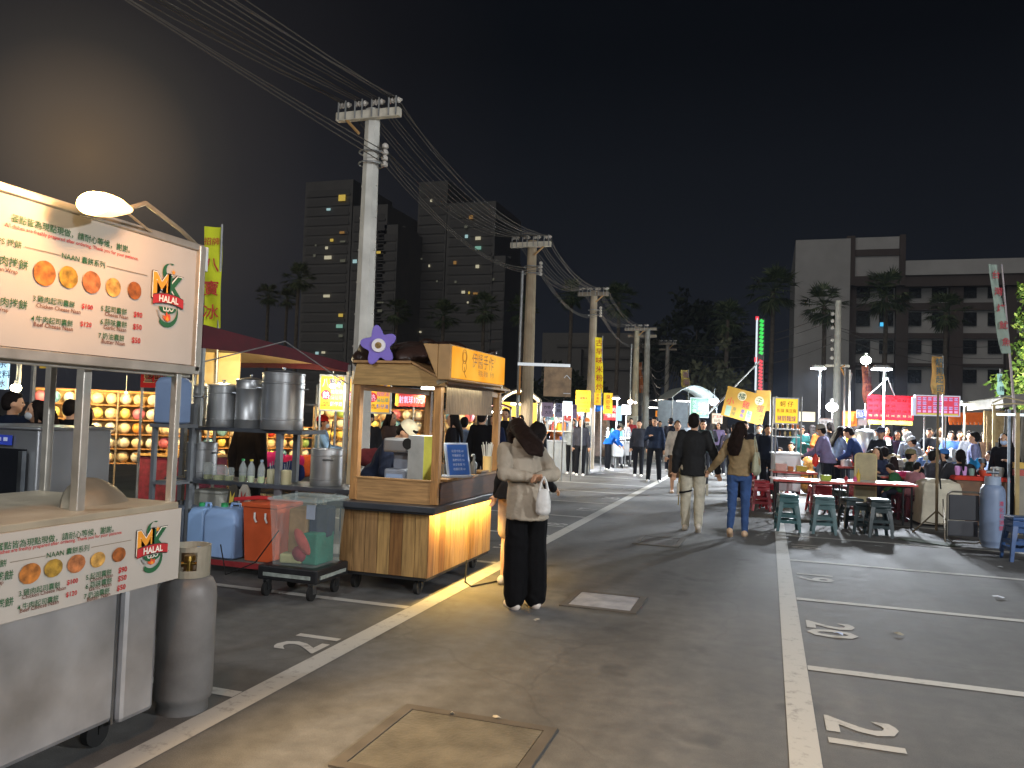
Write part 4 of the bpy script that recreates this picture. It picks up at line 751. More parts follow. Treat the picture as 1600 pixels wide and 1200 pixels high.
b = MB(); b.box((-3.58, 7.23, 1.83), (.05, 1.5, .06)); b.box((-2.78, 7.23, 1.83), (.05, 1.5, .06)); b.box((-3.18, 6.44, 1.86), (.8, .05, .02)); bw(b, 'beam', WOODH, wc)
b = MB(); b.box((-2.90, 6.56, 1.835), (.20, .045, .022)); bw(b, 'tube_light', lit('fff4e0', 9), wc)
b = MB(); k = 0
while k < 34: b.box((-2.735, 6.52+.036*k, 1.735), (.008, .026, .26)); k += 1
b.box((-2.735, 7.12, 1.868), (.02, 1.26, .02)); bw(b, 'hanging_strips', mat('reed', '8a7358', .7, var=.3, scale=6, stretch=(1, 8, 1)), wc)
t = thing('light_box_sign', 'glowing amber light box sign over the wooden drinks cart', 'light box sign', (-2.57, 6.76, 1.90))
b = MB(); b.box((-.02, 0, .145), (.12, 1.36, .30)); b.prism([(-.08, -.68, .0), (-.22, -.68, .30), (-.08, -.68, .295)], (0, .03, 0)); b.build('casing', mat('light_wood', 'a07f52', .5, var=.2), t, bevel=.008)
b = MB(); b.box((.052, 0, .147), (.03, 1.32, .268)); fc = bpy.data.materials.new('amber_panel'); fc.use_nodes = True; q = fc.node_tree; bs = q.nodes['Principled BSDF']; bs.inputs['Base Color'].default_value = (.06, .035, .01, 1)
tcq = q.nodes.new('ShaderNodeTexCoord'); nz = q.nodes.new('ShaderNodeTexNoise'); nz.inputs['Scale'].default_value = 3.2; q.links.new(tcq.outputs['Object'], nz.inputs['Vector']); rq = q.nodes.new('ShaderNodeValToRGB'); e = rq.color_ramp.elements; e[0].position = .35; e[0].color = (.74, .27, .012, 1); e[1].position = .70; e[1].color = (.82, .40, .045, 1); bs.inputs['Roughness'].default_value = .9; bs.inputs['Specular IOR Level'].default_value = .05; q.links.new(nz.outputs[0], rq.inputs[0]); q.links.new(rq.outputs[0], bs.inputs['Emission Color']); bs.inputs['Emission Strength'].default_value = 1.0
b.build('panel', fc, t, bevel=.006); mb = MB(); UX, UZ = (0, 1, 0), (0, 0, 1)
text(mb, '伊醬手作糰', .10, .045, .145, ux=UX, uz=UZ, org=(.069, 0, .147), bold=-.006); text(mb, '現點 現做 ‧ 手作', .12, -.062, .06, ux=UX, uz=UZ, org=(.069, 0, .147), bold=-.004)
mb.build('lettering', ink('7a4a10'), t); mb = MB()
for r, z0 in ((.055, .06), (.038, .06), (.045, -.025)):
    P = [Vector((.069, -.44+r*cos(a), .147+z0+r*1.1*sin(a))) for a in [2*pi*i/20 for i in range(21)]]; mb.tube(P, .0022, 4)
mb.tube([(.069, -.44, .12), (.069, -.43, .06), (.069, -.39, .03)], .0022, 4); mb.build('drawing', ink('7a4a10'), t)
b = MB(); b.tube([(-.02, .70, .12), (.02, .72, -.02)], .018); b.tube([(-.02, -.62, 0), (-.1, -.62, -.03)], .02); b.build('bracket', mat('aluminium', 'b0a890', .5, .6), t)
# tarpaulin and dial on the roof
tp = thing('tarpaulin', 'crumpled dark brown tarpaulin bundled on the cart roof', 'tarpaulin', (-3.15, 7.1, 2.07)); r_ = random.Random(11); P = []
for i in range(26): P.append(ell_(Vector((r_.uniform(-.42, .33), r_.uniform(-.62, .7), r_.uniform(.03, .18))), (r_.uniform(.07, .2), r_.uniform(.1, .25), r_.uniform(.05, .11)), Matrix.Rotation(r_.uniform(-.8, .8), 3, 'X') @ Matrix.Rotation(r_.uniform(-.7, .7), 3, 'Y')))
P += [ell_(Vector((-.42, -.55, .02)), (.14, .16, .10)), ell_(Vector((.3, -.3, -.06)), (.14, .3, .08), Matrix.Rotation(.45, 3, 'Y')), cap_(Vector((-.15, -.5, .12)), Vector((.1, .1, .22)), .05, .04), cap_(Vector((.05, -.45, .10)), Vector((.25, .2, .16)), .05, .03)]
put(remesh(P, .016, 'sheet', 1), 'sheet', mat('tarp', '2b1c17', .38, var=.45, scale=5, bump=.9, bscale=9), tp)
t = thing('petal_dial', 'purple petal-edged plate with a white dial on the cart roof', 'dial', tuple(wy(592, 540, 6.36)), radians(18)); b = MB(); pts = [(.135*(1+.26*cos(5*a))*cos(a+.5), 0, .150*(1+.26*cos(5*a))*sin(a+.5)) for a in [2*pi*i/60 for i in range(60)]]; b.loft([[Vector((x, y_, z)) for x, _, z in pts] for y_ in (-.012, .012)]); b.build('petals', plastic('6f62b8'), t, bevel=.004)
b = MB(); b.cyl((0, -.012, 0), (0, -.030, 0), .064, .060, 24); b.build('face', plastic('d6d4d8'), t); b = MB()
for k in range(6): b.ell((.014*cos(k), -.034, .016*sin(k)), (.008, .006, .010), 8, 6)
b.cyl((0, -.028, 0), (0, -.033, 0), .03, .03, 16); b.build('centre', mat('gold_print', '8a7040', .5, var=.4, scale=60), t)
# things on the counter
t = thing('paper_box', 'tall box with one grey-white and one lime yellow side on the counter', 'box', (-3.02, 6.72, .80), radians(-20)); b = MB(); b.box((0, 0, .30), (.20, .24, .60)); o = b.build('carton', [mat('card', 'b9bfbd', .6), mat('card', 'c2c24e', .6)], t)
for p_ in o.data.polygons: p_.material_index = 1 if p_.normal.x > .5 else 0
t = thing('drinks_machine', 'grey counter machine with a round black head beside the yellow box', 'machine', (-3.30, 6.80, .80)); b = MB(); b.box((0, 0, .14), (.22, .26, .28)); b.box((.0, .06, .35), (.17, .12, .2)); b.build('housing', plastic('8f98a6'), t, bevel=.02); b = MB(); b.box((.0, -.02, .50), (.24, .26, .13)); b.build('head', STEEL, t, bevel=.02); b = MB(); b.cyl((.14, -.1, .52), (.14, -.17, .52), .06, .05, 16); b.build('dial', BLACK, t, smooth=True); b = MB(); b.box((.0, -.145, .15), (.17, .02, .2), rot=Matrix.Rotation(-.3, 3, 'X')); b.build('screen', lit('9fb6d8', .35), t)
t = thing('price_stand', 'tilted blue price card in a white frame on the cart counter', 'price card', (-2.70, 6.80, 1.025), radians(58)); Rt = Matrix.Rotation(radians(-14), 3, 'X'); b = MB(); b.box(Rt @ Vector((0, 0, .16)), (.27, .02, .33), rot=Rt); b.box((0, .03, .012), (.28, .12, .022)); b.build('frame', plastic('b8c4d8'), t, bevel=.006); b = MB(); b.box(Rt @ Vector((0, -.012, .165)), (.225, .006, .28), rot=Rt); cd = b.build('card', ink('3f6fc6'), t); mb = MB()
for k, s in enumerate(('紅豆牛奶 60', '芋圓鮮奶 65', '黑糖珍奶 55', '抹茶拿鐵 70', '桂圓紅棗 60')): text(mb, s, 0, .08-.042*k, .026, ux=(1, 0, 0), uz=tuple(Rt @ Vector((0, 0, 1))), org=tuple(Rt @ Vector((0, -.017, .165))))
mb.build('lettering', ink('c3d4f2'), t)
t = thing('straw_cup', 'cream cup full of white straws at the far end of the counter', 'cup', (-2.76, 7.72, 1.025)); b = MB(); b.lathe([(.045, 0), (.048, .16), (.044, .16), (.04, .02)], n=18); b.build('cup', plastic('d8b878'), t, smooth=True); b = MB(); r_ = random.Random(4)
for k in range(22): a = r_.random()*6.28; rr = .035*r_.random()**.5; b.cyl((rr*cos(a)*.6, rr*sin(a)*.6, .02), (rr*cos(a)*1.9, rr*sin(a)*1.9, .27+.04*r_.random()), .004, .004, 5)
b.build('straws', plastic('d6d8d4'), t)
t = thing('counter_tray', 'pale wooden tray beside the straw cup', 'tray', (-2.77, 7.52, 1.025)); b = MB(); b.box((0, 0, .012), (.12, .24, .02)); b.build('tray', WOODH, t, bevel=.004)
t = thing('hand_pump', 'grey pump bottle between the blue card and the straw cup', 'pump bottle', (-2.76, 7.32, 1.025)); b = MB(); b.lathe([(.03, 0), (.034, .1), (.012, .13), (.008, .19)], n=12); b.build('bottle', plastic('4b4a48'), t, smooth=True); b = MB(); b.tube([(0, 0, .19), (0, -.05, .19), (0, -.06, .175)], .008); b.build('nozzle', plastic('8a8a86'), t)
lamp('AREA', (-2.715, 7.18, .722), 34, (1, .62, .16), rot=(0, radians(12), 0), sx=.02, sy=1.55)
lamp('AREA', (-2.71, 6.8, 1.85), 1.2, (.95, 1, .80), rot=(0, radians(-12), 0), sx=.05, sy=1.2)
lamp('AREA', (-3.0, 6.9, 1.80), 13, (1, .93, .78), rot=(0, 0, 0), sx=.2, sy=.6)
b = MB(); b.tube([(-2.75, 7.2, .2), (-2.72, 7.1, .012), (-2.6, 6.95, .010), (-2.45, 7.3, .010), (-2.40, 7.9, .01)], .008); tag(b.build('cable', RUB), 'black cable trailing from the wooden cart onto the lane line', 'cable')
b = MB(); b.tube([(-4.9, 6.3, .3), (-4.75, 6.2, .05), (-4.4, 6.15, .2), (-4.2, 6.2, .5)], .006); tag(b.build('cable', RUB), 'thin black cable looping from the blue cans to the clear tub', 'cable')
# ------------------------------------------------------------------ sign helper
def mpp(D): return D/FPX
def sign(name, label, px, py, w_px, h_px, D, bgm, items, rz=radians(18), thick=.04, frame=None, posts=None, cat='sign', group=None, tilt=0., glow=None, panelname='panel'):
    """flat printed board; items: (string, u, v, size, ink, opts) with u, v, size as fractions of width / height / height"""
    c = wd(px, py, D); k = mpp(D); w, h = w_px*k, h_px*k
    t = thing(name, label, cat, tuple(c), rz, group); RT = Matrix.Rotation(tilt, 3, 'Y')
    b = MB(); b.box((0, thick/2, 0), (w, thick, h)); b.v = [RT @ v for v in b.v]; pn_ = b.build(panelname, bgm, t)
    by = {}
    for it in items:
        s, u, v, sz, m = it[:5]; o = it[5] if len(it) > 5 else {}
        if m not in by: by[m] = MB()
        if s is None: x, z, ww, hh = u*w, v*h, sz[0]*w, sz[1]*h; y = -.002; by[m].quad((x-ww/2, y, z-hh/2), (x+ww/2, y, z-hh/2), (x+ww/2, y, z+hh/2), (x-ww/2, y, z+hh/2))
        elif s == 'O': by[m].poly([(u*w+sz*h*.5*cos(a), -.0025, v*h+sz*h*.5*sin(a)) for a in [2*pi*i/24 for i in range(24)]])
        elif o.get('vert'):
            for i, ch in enumerate(s): text(by[m], ch, u*w, v*h-i*sz*h*o.get('lead', 1.08), sz*h, y=-.005, bold=o.get('bold', .03), rot=o.get('rot', 0))
        else: text(by[m], s, u*w, v*h, sz*h, y=o.get('y', -.005), bold=o.get('bold', .02), w=(o['w']*w if 'w' in o else None), al=o.get('al', 'C'))
    for m, mb in by.items():
        mb.v = [RT @ v for v in mb.v]; mb.build('lettering', m, pn_)
    if frame:
        f = MB(); fw = .025
        for x in (-1, 1): f.box((x*(w/2+fw/2), thick/2, 0), (fw, thick+.01, h+2*fw))
        for z in (-1, 1): f.box((0, thick/2, z*(h/2+fw/2)), (w, thick+.01, fw))
        f.v = [RT @ v for v in f.v]; f.build('frame', frame, t)
    if posts:
        f = MB()
        for u in posts: f.box((u*w, thick/2+.03, (-c.z-h/2)/2+.0), (.035, .035, c.z-h/2+h)) if False else f.cyl((u*w, thick+.02, -c.z), (u*w, thick+.02, h/2*.9), .018, .018, 8)
        f.build('post', GALV, t)
    return t
def flag(label, px0, py0, px1, py1, wpx, D, m, txts, inkm, rz=radians(18), base=True, lean=0, wave=.03, group='advertising flags on poles', edge=1):
    """tall cloth banner on a pole: top (px0,py0) to bottom (px1,py1), pole on the +x edge"""
    a, b_ = wd(px0, py0, D), wd(px1, py1, D); k = mpp(D); w = wpx*k; h = a.z-b_.z
    t = thing('banner_flag', label, 'banner flag', (b_.x, b_.y, 0), rz, group); R0 = rz
    sh = rotz(a-b_, -rz); shx = sh.x
    mb = MB(); n, nz_ = 8, 16; P = []
    for j in range(nz_+1):
        v = j/nz_
        for i in range(n+1):
            u = i/n; P.append(Vector((-w/2+u*w+shx*v, wave*sin(u*4+v*5)+wave*.6*sin(v*9+u), b_.z+h*v)))
    for y_ in (0, .006): mb.add([p+Vector((0, y_, 0)) for p in P], [(j*(n+1)+i, j*(n+1)+i+1, (j+1)*(n+1)+i+1, (j+1)*(n+1)+i) for j in range(nz_) for i in range(n)])
    cl_ = mb.build('cloth', m, t, smooth=True)
    q = MB(); sz = h/(len(txts)+.3)
    for i, ch in enumerate(txts):
        v = 1-(i+.65)/(len(txts)+.3); text(q, ch, shx*v, b_.z+h*v, min(sz*.92, w*.92)/len(ch), y=-wave*1.6-.01, bold=.035)
    q.build('lettering', inkm, cl_)
    if base: q = MB(); q.cyl((edge*w/2, .015, 0), (edge*w/2+shx*(1+.1), .015, b_.z+h*1.03), .022, .014, 8); q.build('pole', GALV, t)
    return t
def bulb(px, py, D, r, col, e, W_, label, post=None, group=None):
    p = wd(px, py, D); t = thing('stall_lamp', label, 'lamp', tuple(p), 0, group); b = MB(); b.ell((0, 0, 0), (r, r, r*.8), 12, 8); b.build('bulb', lit(col, e), t, smooth=True); b = MB(); b.cyl((0, 0, r*.6), (0, 0, r*1.5), r*.5, r*.3, 10)
    if post: b.cyl((.02, r, -p.z), (.02, r, r*1.5), .02, .018, 8)
    else: b.cyl((0, 0, r*1.5), (0, 0, r*1.5+.25), .008, .008, 6)
    b.build('holder', GALV, t)
    if W_: lamp('POINT', (p.x, p.y-r*1.5, p.z-r*1.2), W_*2.2, lin(col), r)
def floodlamp(px, py, D, wpx, W_, col, label, post=True, e=30):
    p = wd(px, py, D); k = mpp(D); w = wpx*k; t = thing('flood_light', label, 'flood light', (p.x, p.y, 0), radians(18), 'white flood lights above the stalls')
    b = MB(); b.box((0, 0, p.z+.012), (w, .22, .03)); b.box((0, 0, p.z+.05), (w*.8, .16, .05)); b.build('housing', GALV, t, bevel=.008); b = MB(); b.box((0, -.02, p.z-.02), (w*.94, .20, .035)); b.build('lens', lit(col, e), t)
    if post: b = MB(); b.cyl((w*.3, .12, 0), (w*.3, .12, p.z+.05), .03, .025, 8); b.build('pole', GALV, t)
    l = lamp('SPOT', (p.x, p.y-.25, p.z-.08), W_*2.6, lin(col), .15, spot=165); l.rotation_euler = (radians(-10), 0, 0)
SIGNY = ink('e6b52e'); NAVY = ink('1d2468'); REDI = ink('c3222a'); WHI = ink('e6e2dc'); BLK = ink('201a18'); PINK = ink('c14f9a'); TEAL = ink('3a9a86'); BLU = ink('3a68c8')
# ------------------------------------------------------------------ maroon tent
A = wd(318, 530, 8.6); Bp = wd(545, 578, 10.8)
t = thing('canopy_tent', 'maroon canopy tent with a lit cream underside behind the steel pots', 'canopy tent', (A.x, A.y, 0)); MAR = mat('maroon_canvas', '4e1420', .8, var=.2, scale=6, bump=.2, bscale=6); CRM = mat('cream_canvas', 'b99e72', .85, var=.15, scale=3)
dv = (Bp-A); dv.z = 0; nrm_ = Vector((-dv.y, dv.x, 0)).normalized()*3.0; zt_ = 2.62
za0, zb0 = A.z, Bp.z; P = [A.copy(), Bp.copy(), Bp+nrm_, A+nrm_]; ap = (P[0]+P[2])/2
def lv(p, z): return Vector((p.x, p.y, z))
top = [lv(P[0], za0+.16), lv(P[1], zb0+.09), lv(P[2], zb0+.12), lv(P[3], za0+.12)]; apex = lv(ap, za0+.34); low = [lv(P[0], za0-.10), lv(P[1], zb0-.03), lv(P[2], zb0-.0), lv(P[3], za0-.0)]
b = MB(); n_ = 10
for i in range(4):
    for k in range(n_):
        u0, u1 = k/n_, (k+1)/n_; a0, a1 = top[i].lerp(top[(i+1) % 4], u0), top[i].lerp(top[(i+1) % 4], u1); sg = .05*sin(pi*u0), .05*sin(pi*u1)
        l0, l1 = low[i].lerp(low[(i+1) % 4], u0)+Vector((0, 0, .04*sin(pi*u0))), low[i].lerp(low[(i+1) % 4], u1)+Vector((0, 0, .04*sin(pi*u1))); b.quad(a0, a1, l1, l0)
    b.poly([top[i], top[(i+1) % 4], apex])
bw(b, 'canopy', MAR, t); b = MB()
for i in range(4): b.poly([top[i]-Vector((0, 0, .012)), top[(i+1) % 4]-Vector((0, 0, .012)), apex-Vector((0, 0, .012))]); 
b.quad(low[2]+Vector((0, 0, .02)), low[3]+Vector((0, 0, .02)), top[3]-Vector((0, 0, .02)), top[2]-Vector((0, 0, .02))); bw(b, 'lining', CRM, t)
for p in P:
    b = MB(); b.box((p.x, p.y, za0/2-.05), (.04, .04, za0-.1)); bw(b, 'leg', GALV, t)
b = MB(); b.tube([lv(P[0], za0-.25), lv((P[0]+P[1])/2, za0+.1), lv(P[1], zb0-.2)], .008); b.tube([lv(P[0], za0-.25), lv((P[0]+P[3])/2, za0+.1), lv(P[3], za0-.2)], .008); b.tube([lv(P[0], za0-.12), lv(P[2], zb0-.12)], .01); bw(b, 'truss', GALV, t)
w_ = wd(342, 578, 9.6); t = thing('hung_sheet', 'bright cream sheet hung inside the maroon tent', 'sheet', (w_.x, w_.y, w_.z)); b = MB(); b.box((0, 0, -.1), (.52, .02, .62), rz=radians(18)); b.build('sheet', mat('cream_sheet', 'd8bf84', .8, var=.1, bump=.2, bscale=3), t)
pL = wd(350, 560, 9.0); lamp('POINT', tuple(pL), 22, (1, .80, .46), .06); pL = wd(440, 590, 10.5); lamp('POINT', tuple(pL), 16, (1, .80, .5), .06)
bulb(520, 603, 11.6, .045, 'f4f6ea', 18, 12, 'small white bulb at the corner of the maroon tent')
# flag, red sign, dessert signs
flag('tall lime yellow flag with red characters beside the cream menu board', 331, 353, 331, 512, 27, 9.5, mat('flag_cloth', 'c4cc1e', .8, var=.1), ['招牌', '八', '寶', '冰'], ink('b22a1e'), base=True, wave=.02)
sign('hung_sign', 'red sign with cream and black characters above the lantern-lit boards', 246, 589, 52, 34, 10.6, ink('c81e1c'), [('鹽魚燒', .02, -.02, .60, ink('e6c896'), {'bold': .075, 'w': .86, 'y': -.004}), ('鹽魚燒', .02, -.02, .52, BLK, {'bold': .0, 'w': .78, 'y': -.007})], posts=(-.5, .5))
for i, (px, lab) in enumerate(((519, 'orange dessert sign beside the pale pole, first of the three'), (558, 'orange dessert sign hidden mostly by the pale pole'), (591, 'orange dessert sign seen between the cart posts'))):
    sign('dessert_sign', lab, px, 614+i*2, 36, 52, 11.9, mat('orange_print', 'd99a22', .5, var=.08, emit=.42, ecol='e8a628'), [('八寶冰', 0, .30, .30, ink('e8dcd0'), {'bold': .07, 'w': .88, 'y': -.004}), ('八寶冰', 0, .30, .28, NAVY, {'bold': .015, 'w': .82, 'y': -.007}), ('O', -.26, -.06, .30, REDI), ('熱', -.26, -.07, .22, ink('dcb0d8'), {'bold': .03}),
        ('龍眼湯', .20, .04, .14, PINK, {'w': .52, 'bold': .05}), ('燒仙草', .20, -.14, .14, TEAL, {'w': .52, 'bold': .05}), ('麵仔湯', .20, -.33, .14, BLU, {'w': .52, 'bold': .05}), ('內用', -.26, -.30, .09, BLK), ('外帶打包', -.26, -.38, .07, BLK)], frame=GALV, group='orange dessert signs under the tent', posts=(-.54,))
sign('lightbox_sign', 'pale blue lit box sign at the edge of the flatbread cart', 1, 582, 22, 52, 10.5, lit('a8d4e8', 1.3), [('茶', .1, .28, .3, NAVY, {'bold': .05}), ('飲料', .1, -.05, .26, NAVY, {'bold': .05}), ('冰', .1, -.33, .24, ink('7a2a4a'), {'bold': .05})])
sign('pennant', 'small yellow pennant with a red mark under the menu board', 69, 567, 14, 17, 9.5, ink('d8b03a'), [('O', 0, 0, .55, REDI)], thick=.008)
sign('led_sign', 'red banner with pale blue lettering above the balloon boards', 645, 625, 54, 20, 16.0, mat('red_print', 'c83a3c', .5, var=.1, emit=.45, ecol='d24444'), [('射氣球10元/次', .03, 0, .62, lit('d8d0f8', 1.2), {'w': .86, 'bold': .04}), (None, -.46, 0, (.1, 1.0), ink('e0a040'))], posts=(0.02,))
for px, py, D, r, col, e, w, lab in ((94, 568, 13, .045, 'dcf4dc', 22, 10, 'greenish white bulb hung over the balloon boards'), (133, 587, 12, .075, 'ffe2a0', 30, 30, 'large warm bulb hung over the balloon boards'), (25, 606, 11, .07, 'fff0cc', 26, 26, 'warm bulb hanging beside the blue lit box sign'), (132, 561, 15, .02, 'e8efe8', 12, 0, 'tiny distant white bulb below the menu frame'), (197, 613, 13, .02, 'f0f4ec', 12, 0, 'small white bulb on the balloon board frame')):
    bulb(px, py, D, r, col, e, w, lab)
# ------------------------------------------------------------------ balloon dart boards
BC = {'cream': 'd8c49a', 'white': 'd6d0bc', 'pale yellow': 'd6bf6a', 'pink': 'c06a7a', 'orange': 'cf8a3c', 'sky blue': '6a9ab8', 'red': 'b83a34', 'light green': '8aa85a'}
def balloon_board(name_desc, pa, pb, D0, D1, rows, cols, label, seed):
    """pa: top left pixel, pb: bottom right pixel"""
    a = wd(pa[0], pa[1], D0); b_ = wd(pb[0], pa[1]+(pb[0]-pa[0])*.03, D1); bot = wd(pa[0], pb[1], D0).z; d = b_-a; d.z = 0; L_ = d.length; ang = math.atan2(d.y, d.x); h = a.z-bot
    t = thing('balloon_board', label, 'game board', (a.x, a.y, 0), ang); b = MB(); b.box((L_/2, .16, bot+h/2), (L_, .02, h)); b.build('backing', mat('board_backing', 'd8b070', .8, var=.2, scale=3), t)
    f = MB(); cw, rh = L_/cols, h/rows
    for j in range(rows+1): f.box((L_/2, 0, bot+j*rh), (L_, .22 if j < rows else .10, .018))
    f.build('shelf', mat('shelf_wood', '9a6e3e', .6, var=.2), t); f = MB()
    for i in range(0, cols+1, 3): f.box((i*cw, -.115, (bot+h)/2), (.025, .025, bot+h))
    f.build('upright', mat('shelf_metal', '8a7a62', .5, .4), t)
    r_ = random.Random(seed); R = min(cw, rh)*.47; proto = {}
    rn = ['bottom', 'second', 'third', 'fourth', 'fifth', 'top'] if rows > 4 else ['bottom', 'second', 'third', 'top']
    BM = MB(); BM.ell((0, 0, 0), (R, R*.85, R), 14, 9); BM.cyl((0, 0, -R*1.08), (0, 0, -R*.96), R*.10, R*.05, 6)
    me = None
    keys = list(BC)
    for j in range(rows):
        for i in range(cols):
            ck = keys[r_.choices(range(8), (10, 9, 5, 2.2, 2.2, 1.6, 1.2, 1.2))[0]]
            if ck not in proto:
                q = MB(); q.v = list(BM.v); q.f = list(BM.f); q.m = list(BM.m); o = q.build('balloon', mat('balloon', BC[ck], .35, var=.22, scale=9), None, smooth=True); proto[ck] = o.data
            else: o = bpy.data.objects.new('balloon', proto[ck]); COL.objects.link(o)
            p = rotz(Vector(((i+.5)*cw, -.0, bot+j*rh+R*1.08)), ang)+Vector((a.x, a.y, 0)); o.location = p; o.rotation_euler = (r_.uniform(-.2, .2), r_.uniform(-.3, .3), r_.random()*6)
            tag(o, f'{ck} balloon, {rn[min(j, len(rn)-1)] if j < rows-1 else "top"} row of the {name_desc}', 'balloon', f'balloons on the {name_desc}')
    for u in (.12, .37, .62, .87):
        p = rotz(Vector((L_*u, -1.0, 0)), ang)+Vector((a.x, a.y, a.z+.35)); q = rotz(Vector((0, 1.0, 0)), ang)
        lamp('SPOT', tuple(p), 115*L_/2.4, (1, .66, .25), .05, rot=(radians(52), 0, ang), spot=120)
    t2 = thing('lamp_bar', f'warm lamp bar before the {name_desc}', 'lamp', (a.x, a.y, 0), ang); q = MB(); q.cyl((0, -1.0, a.z+.42), (L_, -1.0, a.z+.42), .02, .02, 8); [q.cyl((x, -1.0, 0), (x, -1.0, a.z+.42), .02, .02, 8) for x in (0, L_)]; q.build('bar', GALV, t2)
    for u in (.12, .37, .62, .87): q = MB(); q.lathe([(.02, a.z+.40), (.06, a.z+.34)], (L_*u, -1.0, 0), 10); q.build('lamp_shade', lit('ffd890', 1.4), t2)
balloon_board('long balloon board behind the oven', (52, 606), (292, 722), 12.4, 13.2, 5, 11, 'wide warm-lit board of balloons behind the steel oven cabinet', 1)
balloon_board('balloon board behind the pot rack', (296, 664), (486, 736), 13.6, 15.0, 4, 10, 'warm-lit board of balloons behind the rack of pots', 2)
balloon_board('balloon board behind the wooden cart', (490, 635), (742, 720), 16.2, 17.2, 5, 15, 'warm-lit board of balloons seen through the wooden cart', 3)
# pink and dark goods on a table below the second board
for i, (px, py, c, w, h_, lab) in enumerate(((420, 722, 'c8327e', .5, .28, 'magenta cloth bundle on the prize table behind the rack'), (455, 724, 'b8285e', .45, .22, 'crimson plush heap on the prize table behind the rack'), (478, 728, 'c9582a', .3, .3, 'orange plush toy on the prize table behind the rack'), (440, 738, '1d2c5a', .7, .35, 'navy crate under the prize table behind the rack'), (575, 715, '6a3038', .4, .25, 'maroon bag beside the balloon board behind the cart'))):
    p = wd(px, py, 10.5); o = tag(put(remesh([ell_(Vector((0, 0, h_/2)), (w/2, w/3, h_/2)), ell_(Vector((w*.25, 0, h_*.6)), (w/4, w/4, h_*.45)), ell_(Vector((-w*.2, .05, h_*.5)), (w/4, w/4, h_*.5))], .02, 'goods'), 'prize_goods', cloth(c), None), lab, 'goods'); o.location = (p.x, p.y, p.z-h_/2)
p = wd(450, 742, 10.5); t = thing('prize_table', 'low dark table of prizes behind the pot rack', 'table', (p.x, p.y, 0)); b = MB(); b.box((0, 0, p.z-.22), (1.5, .6, .03)); b.build('tabletop', DARK, t)
for sx in (-1, 1):
    for sy in (-1, 1): b = MB(); b.cyl((sx*.68, sy*.25, 0), (sx*.68, sy*.25, p.z-.23), .02); b.build('leg', DARK, t)
# hanging board under a weakly emitting white bar beside the brown pole
p = wd(850, 570, 15.5); t = thing('hanging_board', 'translucent brown board hanging from a white bar beside the brown pole', 'hanging board', (p.x, p.y, 0), radians(18)); k = mpp(15.5)
b = MB(); b.box((0, 0, p.z), (82*k, .05, 4.5*k)); b.build('bar', lit('cfd6da', .5, 'c8ccd0'), t); b = MB(); b.box((22*k, 0, p.z-26*k), (43*k, .012, 46*k)); b.build('board', mat('brown_film', '94795a', .45, var=.35, scale=6), t); b = MB(); b.box((-37*k, 0, p.z-24*k), (3*k, .03, 46*k)); b.cyl((-41*k, 0, p.z-46*k), (-34*k, 0, p.z-46*k), .03); b.build('stay', mat('stay', 'b07a3a', .5), t); b = MB(); b.cyl((-38*k, .05, 0), (-38*k, .05, p.z), .02); b.build('post', GALV, t)
b = MB()
for s, v in (('ヘ', -18), ('一', -44)): text(b, s, 37*k, p.z+v*k, 12*k, y=-.01, bold=.05)
b.build('lettering', ink('d8dce0'), t)
# ------------------------------------------------------------------ stalls down the left of the lane
def canopy(label, px0, px1, py, D, depth, m, h_px=30, cat='market stall', wall=None, counter=None, lampw=0, lampc=(1, .9, .75), rz=radians(18)):
    a, b_ = wd(px0, py, D), wd(px1, py, D); w = (b_-a).length; t = thing('market_stall', label, cat, (a.x, a.y, 0), rz); k = mpp(D); z = a.z; hp = h_px*k
    b = MB(); n = 10; R_ = []
    for yy in (0, depth): R_.append([Vector((w*i/n, yy, z+hp*sin(pi*(.12+.76*i/n))-hp*.37)) for i in range(n+1)]+[Vector((w*i/n, yy, z+hp*sin(pi*(.12+.76*i/n))-hp*.37-.04)) for i in range(n, -1, -1)])
    b.loft(R_); b.build('canopy', m, t)
    for x in (0.03, w-.03):
        for yy in (.03, depth-.03): q = MB(); q.cyl((x, yy, 0), (x, yy, z), .022, .022, 8); q.build('post', GALV, t)
    if counter: q = MB(); q.box((w/2, .35, .45), (w*.92, .6, .9)); q.build('counter', counter, t, bevel=.01); q = MB(); q.box((w/2, .35, .92), (w*.98, .7, .03)); q.build('countertop', STEEL, t)
    if wall: q = MB(); q.box((w/2, depth-.06, z*.6), (w*.96, .03, z*.75)); q.build('back_wall', wall, t)
    if lampw: pl = rotz(Vector((w/2, depth*.4, z-.25)), rz)+a; q = MB(); q.box((w/2, depth*.4, z-.12), (w*.5, .05, .04)); q.build('tube_light', lit('f4f2ea', 14), t); lamp('POINT', (pl.x, pl.y, z-.2), lampw*2, lampc, .1)
    return t
canopy('white rounded-roof stall with a yellow front behind the light box sign', 782, 846, 622, 19.5, 2.6, mat('white_canvas', 'c9c2b4', .8, var=.1), 26, wall=mat('yellow_wall', 'c9a030', .6, var=.15), counter=paint('b8902c'), lampw=110, lampc=(1, .85, .6))
canopy('maroon and navy stall roof behind the hanging strips', 752, 800, 634, 16.5, 2.0, MAR, 8, counter=mat('dark_counter2', '2c2a2e', .6), lampw=50)
